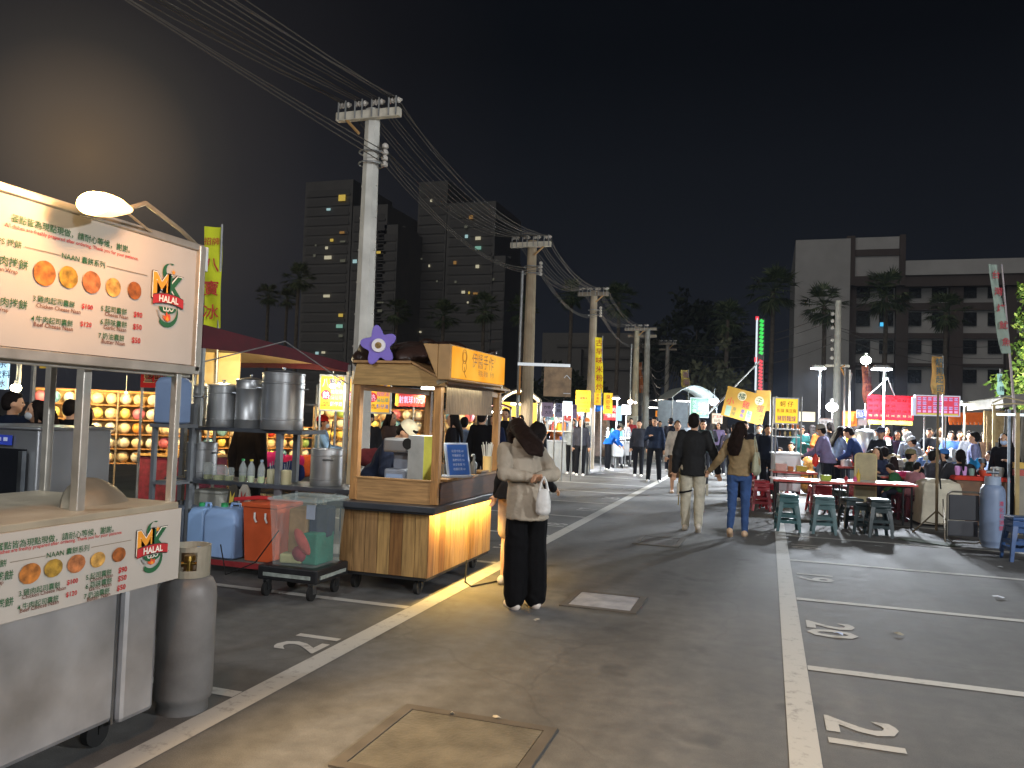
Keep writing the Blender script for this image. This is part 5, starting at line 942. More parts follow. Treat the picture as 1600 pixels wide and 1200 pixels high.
for px, w, py, m, lab, tx in ((855, 19, 640, ink('a294b4'), 'pale purple hung banner with dark brushed characters', '炸物大王'), (873, 12, 641, ink('9096b8'), 'blue-grey narrow hung banner beside the purple one', '冰飲'), (887, 14, 638, lit('cfe6ff', 1.6), 'glowing white and blue lit panel among hung banners', ''), (898, 7, 643, ink('9486b0'), 'narrow violet banner beside the yellow menu board', '涼')):
    its = [(tx[:2], 0, .16, .26, ink('2a2434'), {}), (tx[2:], .1, -.2, .26, ink('2a2434'), {})] if len(tx) == 4 else ([(tx, 0, .3, .3, ink('2a2434'), {'vert': 1})] if tx else [])
    sign('hung_banner', lab, px, py, w, 22, 20, m, its, thick=.015, posts=(-.45,))
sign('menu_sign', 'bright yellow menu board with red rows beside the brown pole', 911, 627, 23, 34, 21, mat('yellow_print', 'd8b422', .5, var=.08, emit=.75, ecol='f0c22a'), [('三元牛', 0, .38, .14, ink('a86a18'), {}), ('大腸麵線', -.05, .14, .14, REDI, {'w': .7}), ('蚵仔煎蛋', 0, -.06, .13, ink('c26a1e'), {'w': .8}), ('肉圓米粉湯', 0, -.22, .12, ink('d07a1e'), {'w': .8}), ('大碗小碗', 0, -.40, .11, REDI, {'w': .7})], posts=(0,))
flag('tall wavy yellow flag with red characters behind the brown pole', 936, 527, 936, 614, 12, 24, mat('flag_cloth', 'd6c11c', .8, var=.1, emit=.25, ecol='e8d020'), '古早味米粉炒', ink('b8341e'), base=True, wave=.06)  # flag cloth emits weakly, its lit look is put into the material
for px, py, w, h_, lab, tx in ((934, 623, 11, 20, 'small yellow banner under the tall wavy flag', '炒飯麵'), (950, 630, 14, 32, 'yellow banner with orange rows left of the red one', '臭豆腐')): sign('hung_banner', lab, px, py, w, h_, 24.5, mat('yellow_print', 'd8b422', .5, var=.08, emit=.6, ecol='f0c22a'), [(tx, 0, .3, .24, ink('c2561e'), {'vert': 1})], thick=.015)  # banner prints glow on their own to look lit
sign('hung_banner', 'red banner with white rows left of the pale pole cabinet', 953, 645, 19, 23, 25, mat('red_print', 'b82a2e', .5, var=.1, emit=.35, ecol='d03034'), [('烤肉', .12, .2, .3, WHI, {}), ('香腸', .12, -.18, .3, WHI, {}), ('串', -.3, -.1, .24, ink('e0a0a0'), {})], thick=.015)  # red print given emission in place of lamplight
sign('lit_panel', 'narrow sky blue lit panel beside the red banner', 967, 646, 9, 23, 25.5, lit('a8d8ee', 1.2), [], thick=.02); sign('hung_banner', 'white banner with pink roof print hanging by the pale pole', 979, 640, 14, 15, 26, mat('white_print', 'c8c8cc', .5, var=.1, emit=.45, ecol='d8dce4'), [('魷魚羹', 0, .1, .5, ink('c06a70'), {'w': .9})], thick=.015, posts=(0,))  # white banner print glows weakly though it holds no lamp
floodlamp(961, 622, 26, 14, 320, 'eef4ff', 'white flood light above the red and blue banners'); bulb(985, 628, 27, .09, 'ffe6c0', 30, 60, 'warm bulb glowing beside the pale pole'); bulb(993, 629, 30, .05, 'fff2dc', 24, 0, 'small bulb further behind the pale pole', group=None)
p = wd(882, 640, 20.5); lamp('POINT', (p.x, p.y-.4, p.z), 120, (.9, .95, 1), .15)
# covered stack with a blue top
p = gp(934, 724); q = wd(934, 648, p.y*cos(YAW)+abs(p.x)*sin(YAW)); t = thing('covered_rack', 'tall rack covered in dark brown cloth with a blue top', 'covered rack', (p.x, p.y+.2, 0), 0); hh = 1.95
b = MB(); b.loft([[Vector((sx*.32*k, sy*.3*k, z)) for sx, sy in ((-1, -1), (0, -1.2), (1, -1), (1.1, 0), (1, 1), (-1, 1))] for z, k in ((.25, 1.15), (.8, 1.05), (1.4, .95), (hh-.1, .8), (hh, .5))]); b.build('cover', mat('cover_cloth', '4a4038', .8, var=.4, scale=8, bump=.5, bscale=8), t, bevel=.03); b = MB(); b.ell((-.05, -.08, hh-.02), (.22, .22, .2)); b.build('blue_sheet', cloth('1e5fc0'), t, smooth=True)
for sx in (-1, 1): b = MB(); b.cyl((sx*.28, 0, 0), (sx*.28, 0, .4), .02); b.build('leg', GALV, t)
# goods tables along the left
def goods_table(name, label, px, py, D, wpx, dep, h_, cols, seed, stand=DARK, n=10, rz=radians(18), top=WHITE, tall=.16):
    p = gp(px, py) if D is None else wd(px, py, D); p.z = 0; Dd = (p-CAMP).dot(_f); w = wpx*mpp(Dd); t = thing('stall_table', label, 'table', (p.x, p.y, 0), rz); b = MB(); b.box((0, 0, h_-.015), (w, dep, .03)); b.build('tabletop', top, t)
    for sx in (-1, 1):
        for sy in (-1, 1): b = MB(); b.cyl((sx*(w/2-.05), sy*(dep/2-.05), 0), (sx*(w/2-.05), sy*(dep/2-.05), h_-.03), .016); b.build('leg', stand, t)
    r_ = random.Random(seed); nx = max(2, int(n/2)); k = 0
    for j in range(2):
        for i in range(nx):
            cn, cc = r_.choice(cols); x = -w/2+(i+.5)*w/nx+r_.uniform(-.03, .03); y = -dep*.22+j*dep*.45; sx, sy, sz = w/nx*r_.uniform(.5, .85), dep*.35, tall*r_.uniform(.5, 1.6); kind = r_.choice(('crate', 'bowl', 'pack')); k += 1
            pp = rotz(Vector((x, y, 0)), rz)+p; b = MB()
            if kind == 'crate':
                for s_ in (-1, 1): b.box((0, s_*(sy/2-.01), sz/2), (sx, .02, sz)); b.box((s_*(sx/2-.01), 0, sz/2), (.02, sy-.04, sz))
                b.box((0, 0, .01), (sx-.04, sy-.04, .015)); b.ell((0, 0, sz*.75), (sx*.4, sy*.4, sz*.4), 10, 6)
            elif kind == 'bowl': rr = min(sx, sy)*.5; b.lathe([(rr*.6, 0), (rr, sz*.6), (rr*.95, sz*.6), (rr*.3, sz*.55), (rr*.5, sz*.9), (.01, sz)], n=12)
            else: b.ell((0, 0, sz/2), (sx/2, sy/2, sz/2), 10, 6); b.box((0, 0, sz*.25), (sx*.9, sy*.8, sz*.5))
            o = b.build('goods_'+kind, plastic(cc, .45), None, smooth=kind != 'crate'); o.location = (pp.x, pp.y, h_); o.rotation_euler = (0, 0, rz+r_.uniform(-.2, .2)); tag(o, f'{cn} {kind} of goods on the {name}', 'goods', f'goods on the {name}')
GC = [('white', 'c4c6c8'), ('pale blue', '8aa6c0'), ('green', '4f8a4a'), ('yellow', 'c8b030'), ('red', 'a8342c'), ('orange', 'c8702c'), ('silver', '9a9ea2'), ('maroon', '6a2834'), ('teal', '4a8f8c')]
goods_table('white table left of the brown pole', 'long white table of goods left of the brown pole', 875, 728, None, 84, .9, .78, GC, 21, n=16, tall=.18)
goods_table('far table behind the covered rack', 'small table of goods behind the covered rack', 962, 700, 30, 34, .8, .85, GC, 22, n=8)
goods_table('dark table past the straw cup', 'dark table of goods past the straw cup', 800, 735, 17.5, 44, .7, .8, GC, 23, n=8, top=DARK)
t = canopy('white lit stall hung with purple banners left of the brown pole', 846, 926, 634, 22.5, 2.4, mat('white_canvas', '8a8a90', .8, var=.1), 6, wall=mat('pale_wall_sheet', 'b8bcc4', .6, var=.2), counter=paint('9aa0a6'), lampw=190, lampc=(.95, .97, 1))
goods_table('shelf of the purple banner stall', 'upper goods shelf of the white lit stall with purple banners', 885, 700, 22.6, 70, .5, 1.22, GC, 41, n=16, tall=.2)
goods_table('rear shelf of the purple banner stall', 'top goods shelf of the white lit stall with purple banners', 885, 690, 23.2, 70, .5, 1.5, GC, 42, n=16, tall=.18)
goods_table('lit counter by the red banner', 'lit counter of snacks below the red banner and flood light', 965, 690, 27, 40, .6, 1.0, GC, 43, n=10, tall=.2)
goods_table('crate table past the straw cup', 'table of crates at the yellow stall past the straw cup', 806, 715, 19.0, 60, .6, .95, GC, 44, n=10, tall=.22)
# white carts near the pale pole
for i, (px, lab) in enumerate(((965, 'white trolley cart beside the person in the blue jacket'), (978, 'grey trolley cart by the pale pole cabinet'))):
    p = wd(px, 700, 26+i); t = thing('trolley', lab, 'trolley', (p.x, p.y, 0), .3); b = MB(); b.box((0, 0, .62), (.34, .5, .5)); b.build('bin', paint('b9bcbc' if i == 0 else '8b8c8a'), t, bevel=.03); b = MB()
    for sx in (-1, 1):
        for sy in (-1, 1): b.cyl((sx*.15, sy*.2, .06), (sx*.15, sy*.2, .4), .014)
    b.tube([(-.15, -.2, .86), (-.15, -.36, .95), (.15, -.36, .95), (.15, -.2, .86)], .014); b.build('frame', GALV, t)
    for sx in (-1, 1):
        for sy in (-1, 1): q = MB(); caster(q, sx*.15, sy*.2, .05); q.build('castor', RUB, t)
# far centre: white rounded stall truck, lit board
t = canopy('white stall truck with a rounded roof and a green lit board', 1050, 1122, 620, 30, 3.0, mat('white_canvas', 'aeb6b4', .7, var=.1), 30, wall=mat('grey_wall', '6a7076', .6, var=.2), counter=GREY, lampw=45, lampc=(.85, .95, 1))
sign('light_board', 'green lit menu board with yellow characters on the white stall truck', 1093, 637, 27, 29, 29.4, lit('1f9a5c', .85), [('鹹水雞', -.30, .30, .22, lit('bfe8d8', 1.0), {'vert': 1}), ('金桔', .1, .2, .2, lit('d8d83a', 1.0), {}), ('檸檬', .12, -.05, .2, lit('d8d83a', 1.0), {}), ('冰茶 30', .12, -.3, .18, lit('d8d83a', 1.0), {'w': .6})], frame=lit('cfe8f0', .9), thick=.05)
bulb(1116, 628, 29, .17, 'd8eeff', 34, 110, 'glaring bluish white lamp at the corner of the white stall truck', group=None)
sign('small_sign', 'small white and red price board under the bluish lamp', 1121, 654, 16, 16, 28, mat('white_print', 'c8b8a8', .5, emit=.5, ecol='e0cdb8', var=.1), [('烤玉米', 0, .2, .32, REDI, {'w': .9}), ('50元', 0, -.2, .32, BLK, {})])
for px, py, w, h_, lab, c, tx in ((1033, 647, 17, 10, 'orange and yellow lit stall sign far down the lane', 'e88a20', '豬血糕'), (1052, 645, 9, 9, 'small yellow lit sign at the far end of the lane', 'e0a828', '糖'), (1008, 650, 9, 8, 'round blue sign at the far stall canopy', '4a9ac8', '冰')): sign('stall_sign', lab, px, py, w, h_, 38, lit(c, .9), [(tx, 0, 0, .6, REDI if px > 1020 else WHI, {'w': .85})])
canopy('far pale canopy stall at the end of the lane', 1003, 1060, 632, 40, 3, mat('white_canvas', 'a8a8a4', .8), 16, lampw=220)
flag('faded yellow flag above the white stall truck', 1070, 578, 1072, 606, 13, 31, mat('flag_cloth', 'a89a50', .8, var=.3, scale=20), '香腸', ink('6a4a5a'), wave=.08); flag('narrow orange flag behind the pale pole', 1001, 566, 1002, 614, 6, 34, mat('flag_cloth', 'b86838', .8), '燒烤店', ink('d8b0a0'), wave=.04)
# big tilted yellow banner hung from a boom
sign('tilted_banner', 'big tilted yellow banner with red and green characters hung from a boom', 1164, 634, 66, 47, 24, mat('banner_vinyl', 'b08422', .55, var=.10, scale=3), [('O', -.12, .28, .30, ink('d2c8a8')), ('O', .30, .28, .30, ink('d2c8a8')), ('橘', -.12, .27, .24, ink('1f4a3a'), {'bold': .04}), ('子', .30, .27, .24, ink('1f4a3a'), {'bold': .04}),
    ('小', -.36, .03, .26, REDI, {'bold': .07}), ('雞', .02, .03, .26, REDI, {'bold': .07}), ('蛋', .37, .03, .26, REDI, {'bold': .07}), (None, -.36, -.30, (.13, .34), ink('7f9a86')), ('原味', -.22, -.20, .14, ink('4a5a3a'), {'vert': 1}), ('章魚', -.02, -.20, .14, ink('3a3a8a'), {'vert': 1}), (None, .14, -.30, (.12, .34), ink('8aa890')), ('起司', .14, -.20, .13, ink('40704a'), {'vert': 1}), ('海苔', .29, -.20, .14, ink('b84a2a'), {'vert': 1}), ('綜合', .43, -.20, .13, BLK, {'vert': 1})], tilt=radians(13), thick=.01, cat='banner', rz=radians(18))
sign('hung_banner', 'plain orange banner behind the tilted yellow one', 1193, 626, 22, 32, 24.6, mat('banner_vinyl', 'a8761c', .55, var=.1), [('蛋 餅', .1, -.2, .2, ink('a86a18'), {})], thick=.01, posts=(.5,))
a, b_ = wd(1128, 628, 24.1), wd(1186, 565, 25); q = MB(); q.cyl(wd(1105, 648, 24), b_, .035, .025, 8); tag(q.build('boom', GALV), 'slanting metal boom above the tilted yellow banner', 'boom')
# light strip mast
p = wd(1186, 560, 27); t = thing('light_mast', 'tall mast with white, green and red light strips above the stalls', 'light mast', (p.x, p.y, 0), radians(18)); k = mpp(27); zt_ = wd(1187, 497, 27).z; zb_ = wd(1183, 610, 27).z; zm = wd(1185, 562, 27).z
b = MB(); b.box((4*k*.5, .05, zt_/2), (12*k, .06, zt_)); b.build('mast', DARK, t); b = MB(); b.cyl((-4.5*k, 0, zb_), (-4.5*k, 0, zt_), .030); b.build('white_strip', lit('d8e4ee', .9), t); b = MB()
n_ = 9
for i in range(n_): z = zt_-(i+.7)*(zt_-zm-.2)/n_; b.box((3*k, .0, z), (6*k, .03, .10), rot=Matrix.Rotation(.5, 3, 'Y'))
b.build('green_strip', lit('18c040', 1.2), t); b = MB()
for i in range(9): z = zm-(i+.4)*(zm-zb_)/9; b.box((3*k, .0, z), (6*k, .03, .08), rot=Matrix.Rotation(.5, 3, 'Y'))
b.box((-5*k, -.01, zm), (5*k, .03, .16)); b.box((-4.5*k, -.01, zt_), (5*k, .03, .12)); b.build('red_strip', lit('e02038', 1.0), t)
# ------------------------------------------------------------------ right side: eating area
R18 = radians(6)
def make_stool(c, label, group, z=0):
    t = thing('plastic_stool', label, 'stool', (0, 0, z), 0, group); m = mat('stool_plastic', c, .35, var=.12, scale=6); H_ = .475; b = MB()
    b.loft([[Vector((sx*w, sy*w, zz)) for sx, sy in ((-1, -1), (1, -1), (1, 1), (-1, 1))] for zz, w in ((H_-.05, .138), (H_-.012, .142), (H_, .130))]); b.build('seat', m, t, bevel=.010, smooth=True, angle=50)
    for sx in (-1, 1):
        for sy in (-1, 1):
            b = MB(); R_ = []
            for zz, o, w in ((0, .178, .040), (.20, .158, .046), (H_-.05, .128, .064)): x, y = sx*o, sy*o; R_.append([Vector((x, y, zz)), Vector((x-sx*w, y, zz)), Vector((x-sx*w, y-sy*.010, zz)), Vector((x-sx*.010, y-sy*.010, zz)), Vector((x-sx*.010, y-sy*w, zz)), Vector((x, y-sy*w, zz))])
            b.loft(R_); b.build('leg', m, t)
    for nm, z0, z1, w, th in (('lower_ring', .128, .172, .160, .012), ('apron', H_-.115, H_-.055, .140, .01)):
        b = MB(); R_ = [[Vector((sx*(w-o), sy*(w-o), z)) for sx, sy in ((-1, -1), (1, -1), (1, 1), (-1, 1))] for o, z in ((0, z0), (0, z1), (th, z1), (th, z0), (0, z0))]; b.loft(R_, cap=False); b.build(nm, m, t)
    return t
STC = {'green': '34585a', 'dark green': '1c2c2e', 'red': '9a1f28', 'maroon': '5a2430', 'bright red': 'c8342c', 'blue': '2c4a78', 'teal grey': '486264'}
protos = {}
def stool(c, px, py, label, z=0, rz=.1, x=None, y=None, group=None):
    p = gp(px, py) if x is None else Vector((x, y, 0))
    if c not in protos: o = make_stool(STC[c], label, group or 'plastic stools around the tables'); protos[c] = o; o.location = (p.x, p.y, z); o.rotation_euler = (0, 0, rz); return p
    dup(protos[c], (p.x, p.y, z), rz, label, group or 'plastic stools around the tables'); return p
for c, px, py, n, lab, rz in (('green', 1230, 829, 2, 'green stool at the front table end by the line', .1), ('teal grey', 1286, 833, 2, 'grey-green stool with pale top before the front table', .05), ('dark green', 1330, 824, 1, 'dark green stool tucked under the front table', .3), ('dark green', 1352, 834, 1, 'dark green stool beside the nearly black ones', -.1), ('dark green', 1372, 838, 2, 'nearly black stool stacked before the second front table', .12),
                          ('red', 1187, 797, 2, 'red stool beside the woman in jeans', .2), ('red', 1203, 794, 1, 'red stool against the end of the front table', -.2), ('red', 1284, 806, 2, 'red stool under the front table behind the grey-green one', .1), ('red', 1342, 806, 2, 'red stool under the second front table', .3), ('red', 1432, 806, 2, 'red stool in the pair near the white cloth', .1), ('red', 1448, 802, 1, 'red stool touching the white cloth', -.2), ('blue', 1594, 876, 2, 'blue stool at the foot of the edge stall post', .1)):
    for k in range(n): p = stool(c, px, py, lab+(', upper of its stack' if k else (', lower of its stack' if n > 1 else '')), z=.085*k, rz=rz+.03*k)
for c, px, D, lab in (('bright red', 1278, 15.0, 'bright red stool alone between the tables'), ('maroon', 1300, 15.6, 'maroon stool under the plate-stacked table'), ('maroon', 1322, 15.4, 'maroon stool before the plate-stacked table'), ('maroon', 1312, 16.2, 'maroon stool behind the plate-stacked table'), ('red', 1170, 18.0, 'red stool behind the woman with the tote bag'), ('maroon', 1345, 16, 'maroon stool behind the beige folded panel'), ('dark green', 1308, 14.4, 'dark green stool behind the long front table')):
    q = wd(px, 700, D); stool(c, 0, 0, lab, x=q.x, y=q.y, rz=.2)
def table(label, px0, px1, D, z, dep, topm, legm=DARK, rz=R18, fold=True):
    a, b_ = wd(px0, 740, D), wd(px1, 740, D); w = (b_-a).length; c = (a+b_)/2; t = thing('folding_table', label, 'table', (c.x, c.y, 0), rz, 'folding tables of the eating area'); b = MB(); b.box((0, 0, z-.012), (w, dep, .024), mi=0); b.box((0, -dep/2-.004, z-.018), (w, .008, .036), mi=1); b.box((0, dep/2+.004, z-.018), (w, .008, .036), mi=1); b.build('tabletop', [topm, mat('table_edge', 'b8483e', .5)], t, bevel=.003)
    for sx in (-1, 1):
        for sy in (-1, 1): b = MB(); b.cyl((sx*(w/2-.08), sy*(dep/2-.06), 0), (sx*(w/2-.08), sy*(dep/2-.06), z-.03), .015); b.build('leg', legm, t)
        b = MB(); b.cyl((sx*(w/2-.08), -dep/2+.06, .14), (sx*(w/2-.08), dep/2-.06, .14), .011); b.cyl((sx*(w/2-.08), -dep/2+.06, z-.06), (sx*(w/2-.08), dep/2-.06, z-.06), .011); b.build('stretcher', legm, t)
    b = MB(); b.cyl((-w/2+.08, 0, z-.07), (w/2-.08, 0, z-.07), .010); b.build('crossbar', legm, t); return t, c, w
TT = mat('laminate', 'd8c0bc', .4, var=.08, scale=2); TT2 = mat('laminate', 'dcdada', .35, var=.08, scale=2)
table('long pinkish folding table nearest the white line', 1208, 1312, 13.1, .72, .62, TT); table('long folding table behind the nearly black stools', 1316, 1422, 13.1, .72, .62, TT2); table('white-topped folding table with a pink box', 1372, 1440, 14.6, .74, .70, TT2); table('small wooden-topped table with a pink box before the steel cart', 1206, 1272, 15.0, .74, .55, mat('laminate', 'b08a6e', .4, var=.15)); table('plate-stacked folding table with a red top', 1305, 1350, 16.8, .78, .7, mat('laminate', 'c05a50', .3))
def box_item(name, label, cat, px, py_bot, D, w, d, h, m, rz=R18, lid=None, z=None):
    p = wd(px, py_bot, D); zz = p.z if z is None else z; o = thing(name, label, cat, (p.x, p.y, zz), rz); b = MB(); b.loft([[Vector((sx*w/2*k, sy*d/2*k, q)) for sx, sy in ((-1, -1), (1, -1), (1, 1), (-1, 1))] for q, k in ((0, .9), (h, 1.0), (h, .9), (h*.5, .86))]); b.build('body', m, o, bevel=.008)
    if lid: b = MB(); b.box((0, 0, h*.9), (w*.85, d*.85, h*.12)); b.build('contents', lid, o)
    return o
box_item('napkin_box', 'lime green napkin box on the pinkish front table', 'box', 1290, 750, 13.0, .16, .14, .09, plastic('98a83a'), z=.72, lid=WHITE); box_item('pink_tray', 'hot pink chopstick box on the white-topped table', 'box', 1410, 745, 14.4, .26, .16, .10, plastic('d0306a'), z=.74, lid=plastic('e0709a')); box_item('tissue_box', 'pale pink tissue box on the small wooden table', 'box', 1220, 742, 15, .2, .16, .13, plastic('d8a69a'), z=.74, lid=WHITE); box_item('yellow_box', 'mustard yellow box on the small wooden table', 'box', 1252, 742, 15.05, .20, .16, .10, plastic('b49a34'), z=.74, lid=WHITE); box_item('sauce_rack', 'small sauce rack with orange bottles on the small wooden table', 'rack', 1235, 742, 14.9, .1, .1, .09, plastic('b86a3a'), z=.74, lid=plastic('c8843a'))
for i, (px, c, lab) in enumerate(((1341, 'c8a428', 'yellow mustard bottle against the beige folded panel'), (1322, 'a8242e', 'red sauce bottle lying near the table joint'), (1336, 'd85a90', 'pink cup on the second front table'))):
    p = wd(px, 750, 13.05); o = thing('sauce_bottle', lab, 'bottle', (p.x, p.y, .72)); b = MB(); b.lathe([(.03, 0), (.033, .12 if i == 0 else .05), (.012, .15 if i == 0 else .07), (.01, .18 if i == 0 else .08)], n=12); b.build('bottle', plastic(c), o, smooth=True); b = MB(); b.cyl((0, 0, .18 if i == 0 else .08), (0, 0, .21 if i == 0 else .09), .008, .004); b.build('nozzle', plastic(c), o)
# folded panel
p = wd(1352, 760, 13.6); t = thing('folded_table', 'beige folded table with a rounded frame standing on edge', 'folded table', (p.x, p.y, 0), R18); b = MB(); w, h = .17, .50
def rrect(w, h, r, y, z0, n=5): return [Vector((sx*(w-r)+r*cos(a), y, z0+sz*(h-r)+r*sin(a))) for sx, sz, a0 in ((1, 1, 0), (-1, 1, pi/2), (-1, -1, pi), (1, -1, 1.5*pi)) for a in [a0+pi/2*k/n for k in range(n+1)]]
b.loft([rrect(w*.98, h*.98, .06, y, .66) for y in (-.012, .012)]); b.build('panel', mat('beige_board', '9a8d68', .5, var=.2), t); b = MB(); R_ = rrect(w, h, .065, 0, .66); b.tube(R_+[R_[0]], .017, 6); b.build('frame', mat('beige_frame', 'b8a878', .5), t)
# steel cart with yellow sign
p = wd(1228, 700, 16.6); t = thing('snack_cart', 'small steel snack cart with a yellow sign on uprights', 'food cart', (p.x, p.y, 0), R18); b = MB(); b.box((0, 0, .62), (.52, .7, .75)); b.build('body', STEEL, t, bevel=.012); b = MB(); b.box((0, 0, 1.01), (.58, .8, .03)); b.build('countertop', STEEL, t)
for sx in (-1, 1):
    for sy in (-1, 1): b = MB(); b.cyl((sx*.25, sy*.33, 1.02), (sx*.25, sy*.33, 2.2), .016); b.build('post', GALV, t); b = MB(); caster(b, sx*.2, sy*.3, .08); b.box((sx*.2, sy*.3, .2), (.05, .05, .12)); b.build('castor', RUB, t)
b = MB(); b.box((0, .0, 1.52), (.5, .66, .02)); b.box((0, 0, 1.36), (.5, .66, .015)); b.build('shelf', STEEL, t)
r_ = random.Random(5)
for i in range(9): cc = r_.choice(['white', 'orange', 'brown', 'yellow', 'cream']); o = MB(); x = -.2+.05*i; o.lathe([(.02, 0), (.024, .08), (.01, .11)], n=8); q = o.build('snack_jar', plastic({'white': 'c8c8c4', 'orange': 'c8702c', 'brown': '6a4428', 'yellow': 'c8a830', 'cream': 'd0bc90'}[cc]), None); v = rotz((x, -.2, 0), R18)+p; q.location = (v.x, v.y, 1.375 if i % 2 else 1.535); tag(q, f'{cc} snack jar on the shelves of the steel snack cart', 'jar', 'jars of the snack cart')
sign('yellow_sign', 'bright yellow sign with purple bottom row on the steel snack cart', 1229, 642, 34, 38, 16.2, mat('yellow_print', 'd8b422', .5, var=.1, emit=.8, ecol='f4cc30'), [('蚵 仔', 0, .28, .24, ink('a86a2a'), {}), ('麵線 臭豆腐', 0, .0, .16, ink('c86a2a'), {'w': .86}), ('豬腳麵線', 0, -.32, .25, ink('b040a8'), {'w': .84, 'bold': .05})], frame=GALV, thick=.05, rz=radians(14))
sign('light_awning', 'glowing cream awning box beside the yellow sign', 1260, 651, 26, 15, 18, lit('f2e2b8', 1.15), [], thick=.3, rz=radians(10), cat='awning'); lamp('POINT', tuple(wd(1260, 668, 17.6)), 70, (1, .92, .75), .15)
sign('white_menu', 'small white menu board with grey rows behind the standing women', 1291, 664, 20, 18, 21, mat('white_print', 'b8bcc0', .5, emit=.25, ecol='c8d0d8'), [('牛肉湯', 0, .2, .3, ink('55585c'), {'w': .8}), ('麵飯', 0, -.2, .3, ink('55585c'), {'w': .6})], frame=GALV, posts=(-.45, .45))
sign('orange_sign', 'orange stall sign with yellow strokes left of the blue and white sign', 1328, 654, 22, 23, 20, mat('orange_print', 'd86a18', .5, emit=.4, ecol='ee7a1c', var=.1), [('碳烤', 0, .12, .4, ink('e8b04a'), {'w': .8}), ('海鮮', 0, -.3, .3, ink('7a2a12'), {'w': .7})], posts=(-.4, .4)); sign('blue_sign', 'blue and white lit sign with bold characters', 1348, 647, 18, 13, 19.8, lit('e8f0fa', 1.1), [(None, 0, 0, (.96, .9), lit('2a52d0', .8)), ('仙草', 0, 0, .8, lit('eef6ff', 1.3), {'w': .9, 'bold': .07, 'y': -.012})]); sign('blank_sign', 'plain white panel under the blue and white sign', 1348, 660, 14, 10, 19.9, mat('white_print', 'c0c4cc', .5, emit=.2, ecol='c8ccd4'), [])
DISH = ['滷肉飯', '肉羹麵', '蚵仔湯', '魚丸湯', '炒米粉', '燙青菜', '乾麵', '貢丸湯']
def grid(n, rows, m, blobs=None):
    its = []; mark = []
    for j, v in enumerate(rows):
        for i in range(n):
            if j == 1 and i in (2, 5, 6): continue
            u = -.43+.86*i/(n-1)
            if blobs: its.append((None, u, v, (.085, .17), blobs))
            its.append((DISH[(i+j*3) % 8], u, v, .11, m, {'w': .085, 'bold': .06, 'y': -.008}))
    return its
sign('red_banner', 'large red cloth menu banner with dark characters and yellow hem', 1391, 637, 69, 38, 19, dull(mat('red_cloth', '8c121a', .95, var=.1, scale=4), .03), grid(8, (.30, .08, -.14), dull(mat('dark_ink', '1a0a0a', .9, var=0), .03))+[(s, -.43+.86*i/7, -.34, .1, dull(mat('pale_ink', 'b8604a', .9, var=0), .03), {'w': .07}) for i, s in enumerate(DISH)], thick=.02, cat='banner', rz=radians(12))
sign('banner_hem', 'olive yellow strip hanging under the red menu banner', 1391, 660, 66, 7, 19, mat('yellow_cloth', 'a8963a', .7, var=.3, scale=6), [], thick=.02, cat='banner', rz=radians(12))
sign('pink_light_box', 'crimson light box menu with pale blobs in a white frame', 1465, 634, 62, 29, 18, lit('d02048', .85), grid(8, (.36, .12, -.12), lit('402060', .3), lit('cf9ad6', .9))+[(None, -.43+.86*i/7, -.32, (.08, .12), lit('e0a0d8', .9)) for i in range(8)]+[(None, 0, -.46, (.96, .10), lit('c8b840', .8))], frame=lit('c8ccdc', .7), thick=.14, cat='light box sign', rz=radians(8), posts=(-.25, .25))
sign('side_panel_sign', 'narrow white lit panel with a blue strip beside the crimson light box', 1429, 635, 9, 28, 18.1, lit('c8d0e8', .8), [(None, .3, -.1, (.3, .8), lit('5a78c8', .7))], thick=.03, rz=radians(40))
# flags
flag('peach and pink flag rising behind the red menu banner', 1353, 572, 1357, 630, 13, 21, mat('flag_cloth', 'c98a70', .8, var=.25, scale=8), '石頭燜烤', ink('7a4a58'), wave=.05); flag('orange and cream flag with blue-grey rows above the crimson light box', 1466, 557, 1466, 616, 19, 17.5, mat('flag_cloth', 'c89a58', .8, var=.3, scale=6), '熱狗起司', ink('3a6a7a'), wave=.04)
flag('tall leaning pale green flag with red characters by the leafy tree', 1554, 412, 1572, 552, 15, 14.5, mat('flag_cloth', '98a89c', .8, var=.15), '台灣烤魷魚', ink('b8404a'), wave=.03, base=False)
a, b_ = wd(1586, 640, 14.5), wd(1563, 412, 14.5); q = MB(); q.cyl((a.x, a.y+.03, 0), (a.x, a.y+.03, a.z), .03); q.cyl((a.x, a.y+.03, a.z), (b_.x+.03, b_.y+.03, b_.z), .025, .014, 8); tag(q.build('flag_pole', mat('pole_paint', 'b8aeb0', .5, .3)), 'leaning pale pole carrying the tall pale green flag', 'flag pole')
flag('short mint flag over the grey stall roof', 1563, 584, 1564, 617, 9, 18, mat('flag_cloth', 'a8d8d0', .8, emit=.35, ecol='b8e8e0'), '麻糬', ink('2a4a48'), wave=.03, base=False); q = MB(); a = wd(1563, 617, 18.05); q.cyl((a.x, a.y, 0), (a.x, a.y, a.z+.6), .02); tag(q.build('flag_pole', GALV), 'thin pole of the short mint flag', 'flag pole')  # mint cloth given emission to look lamp-lit
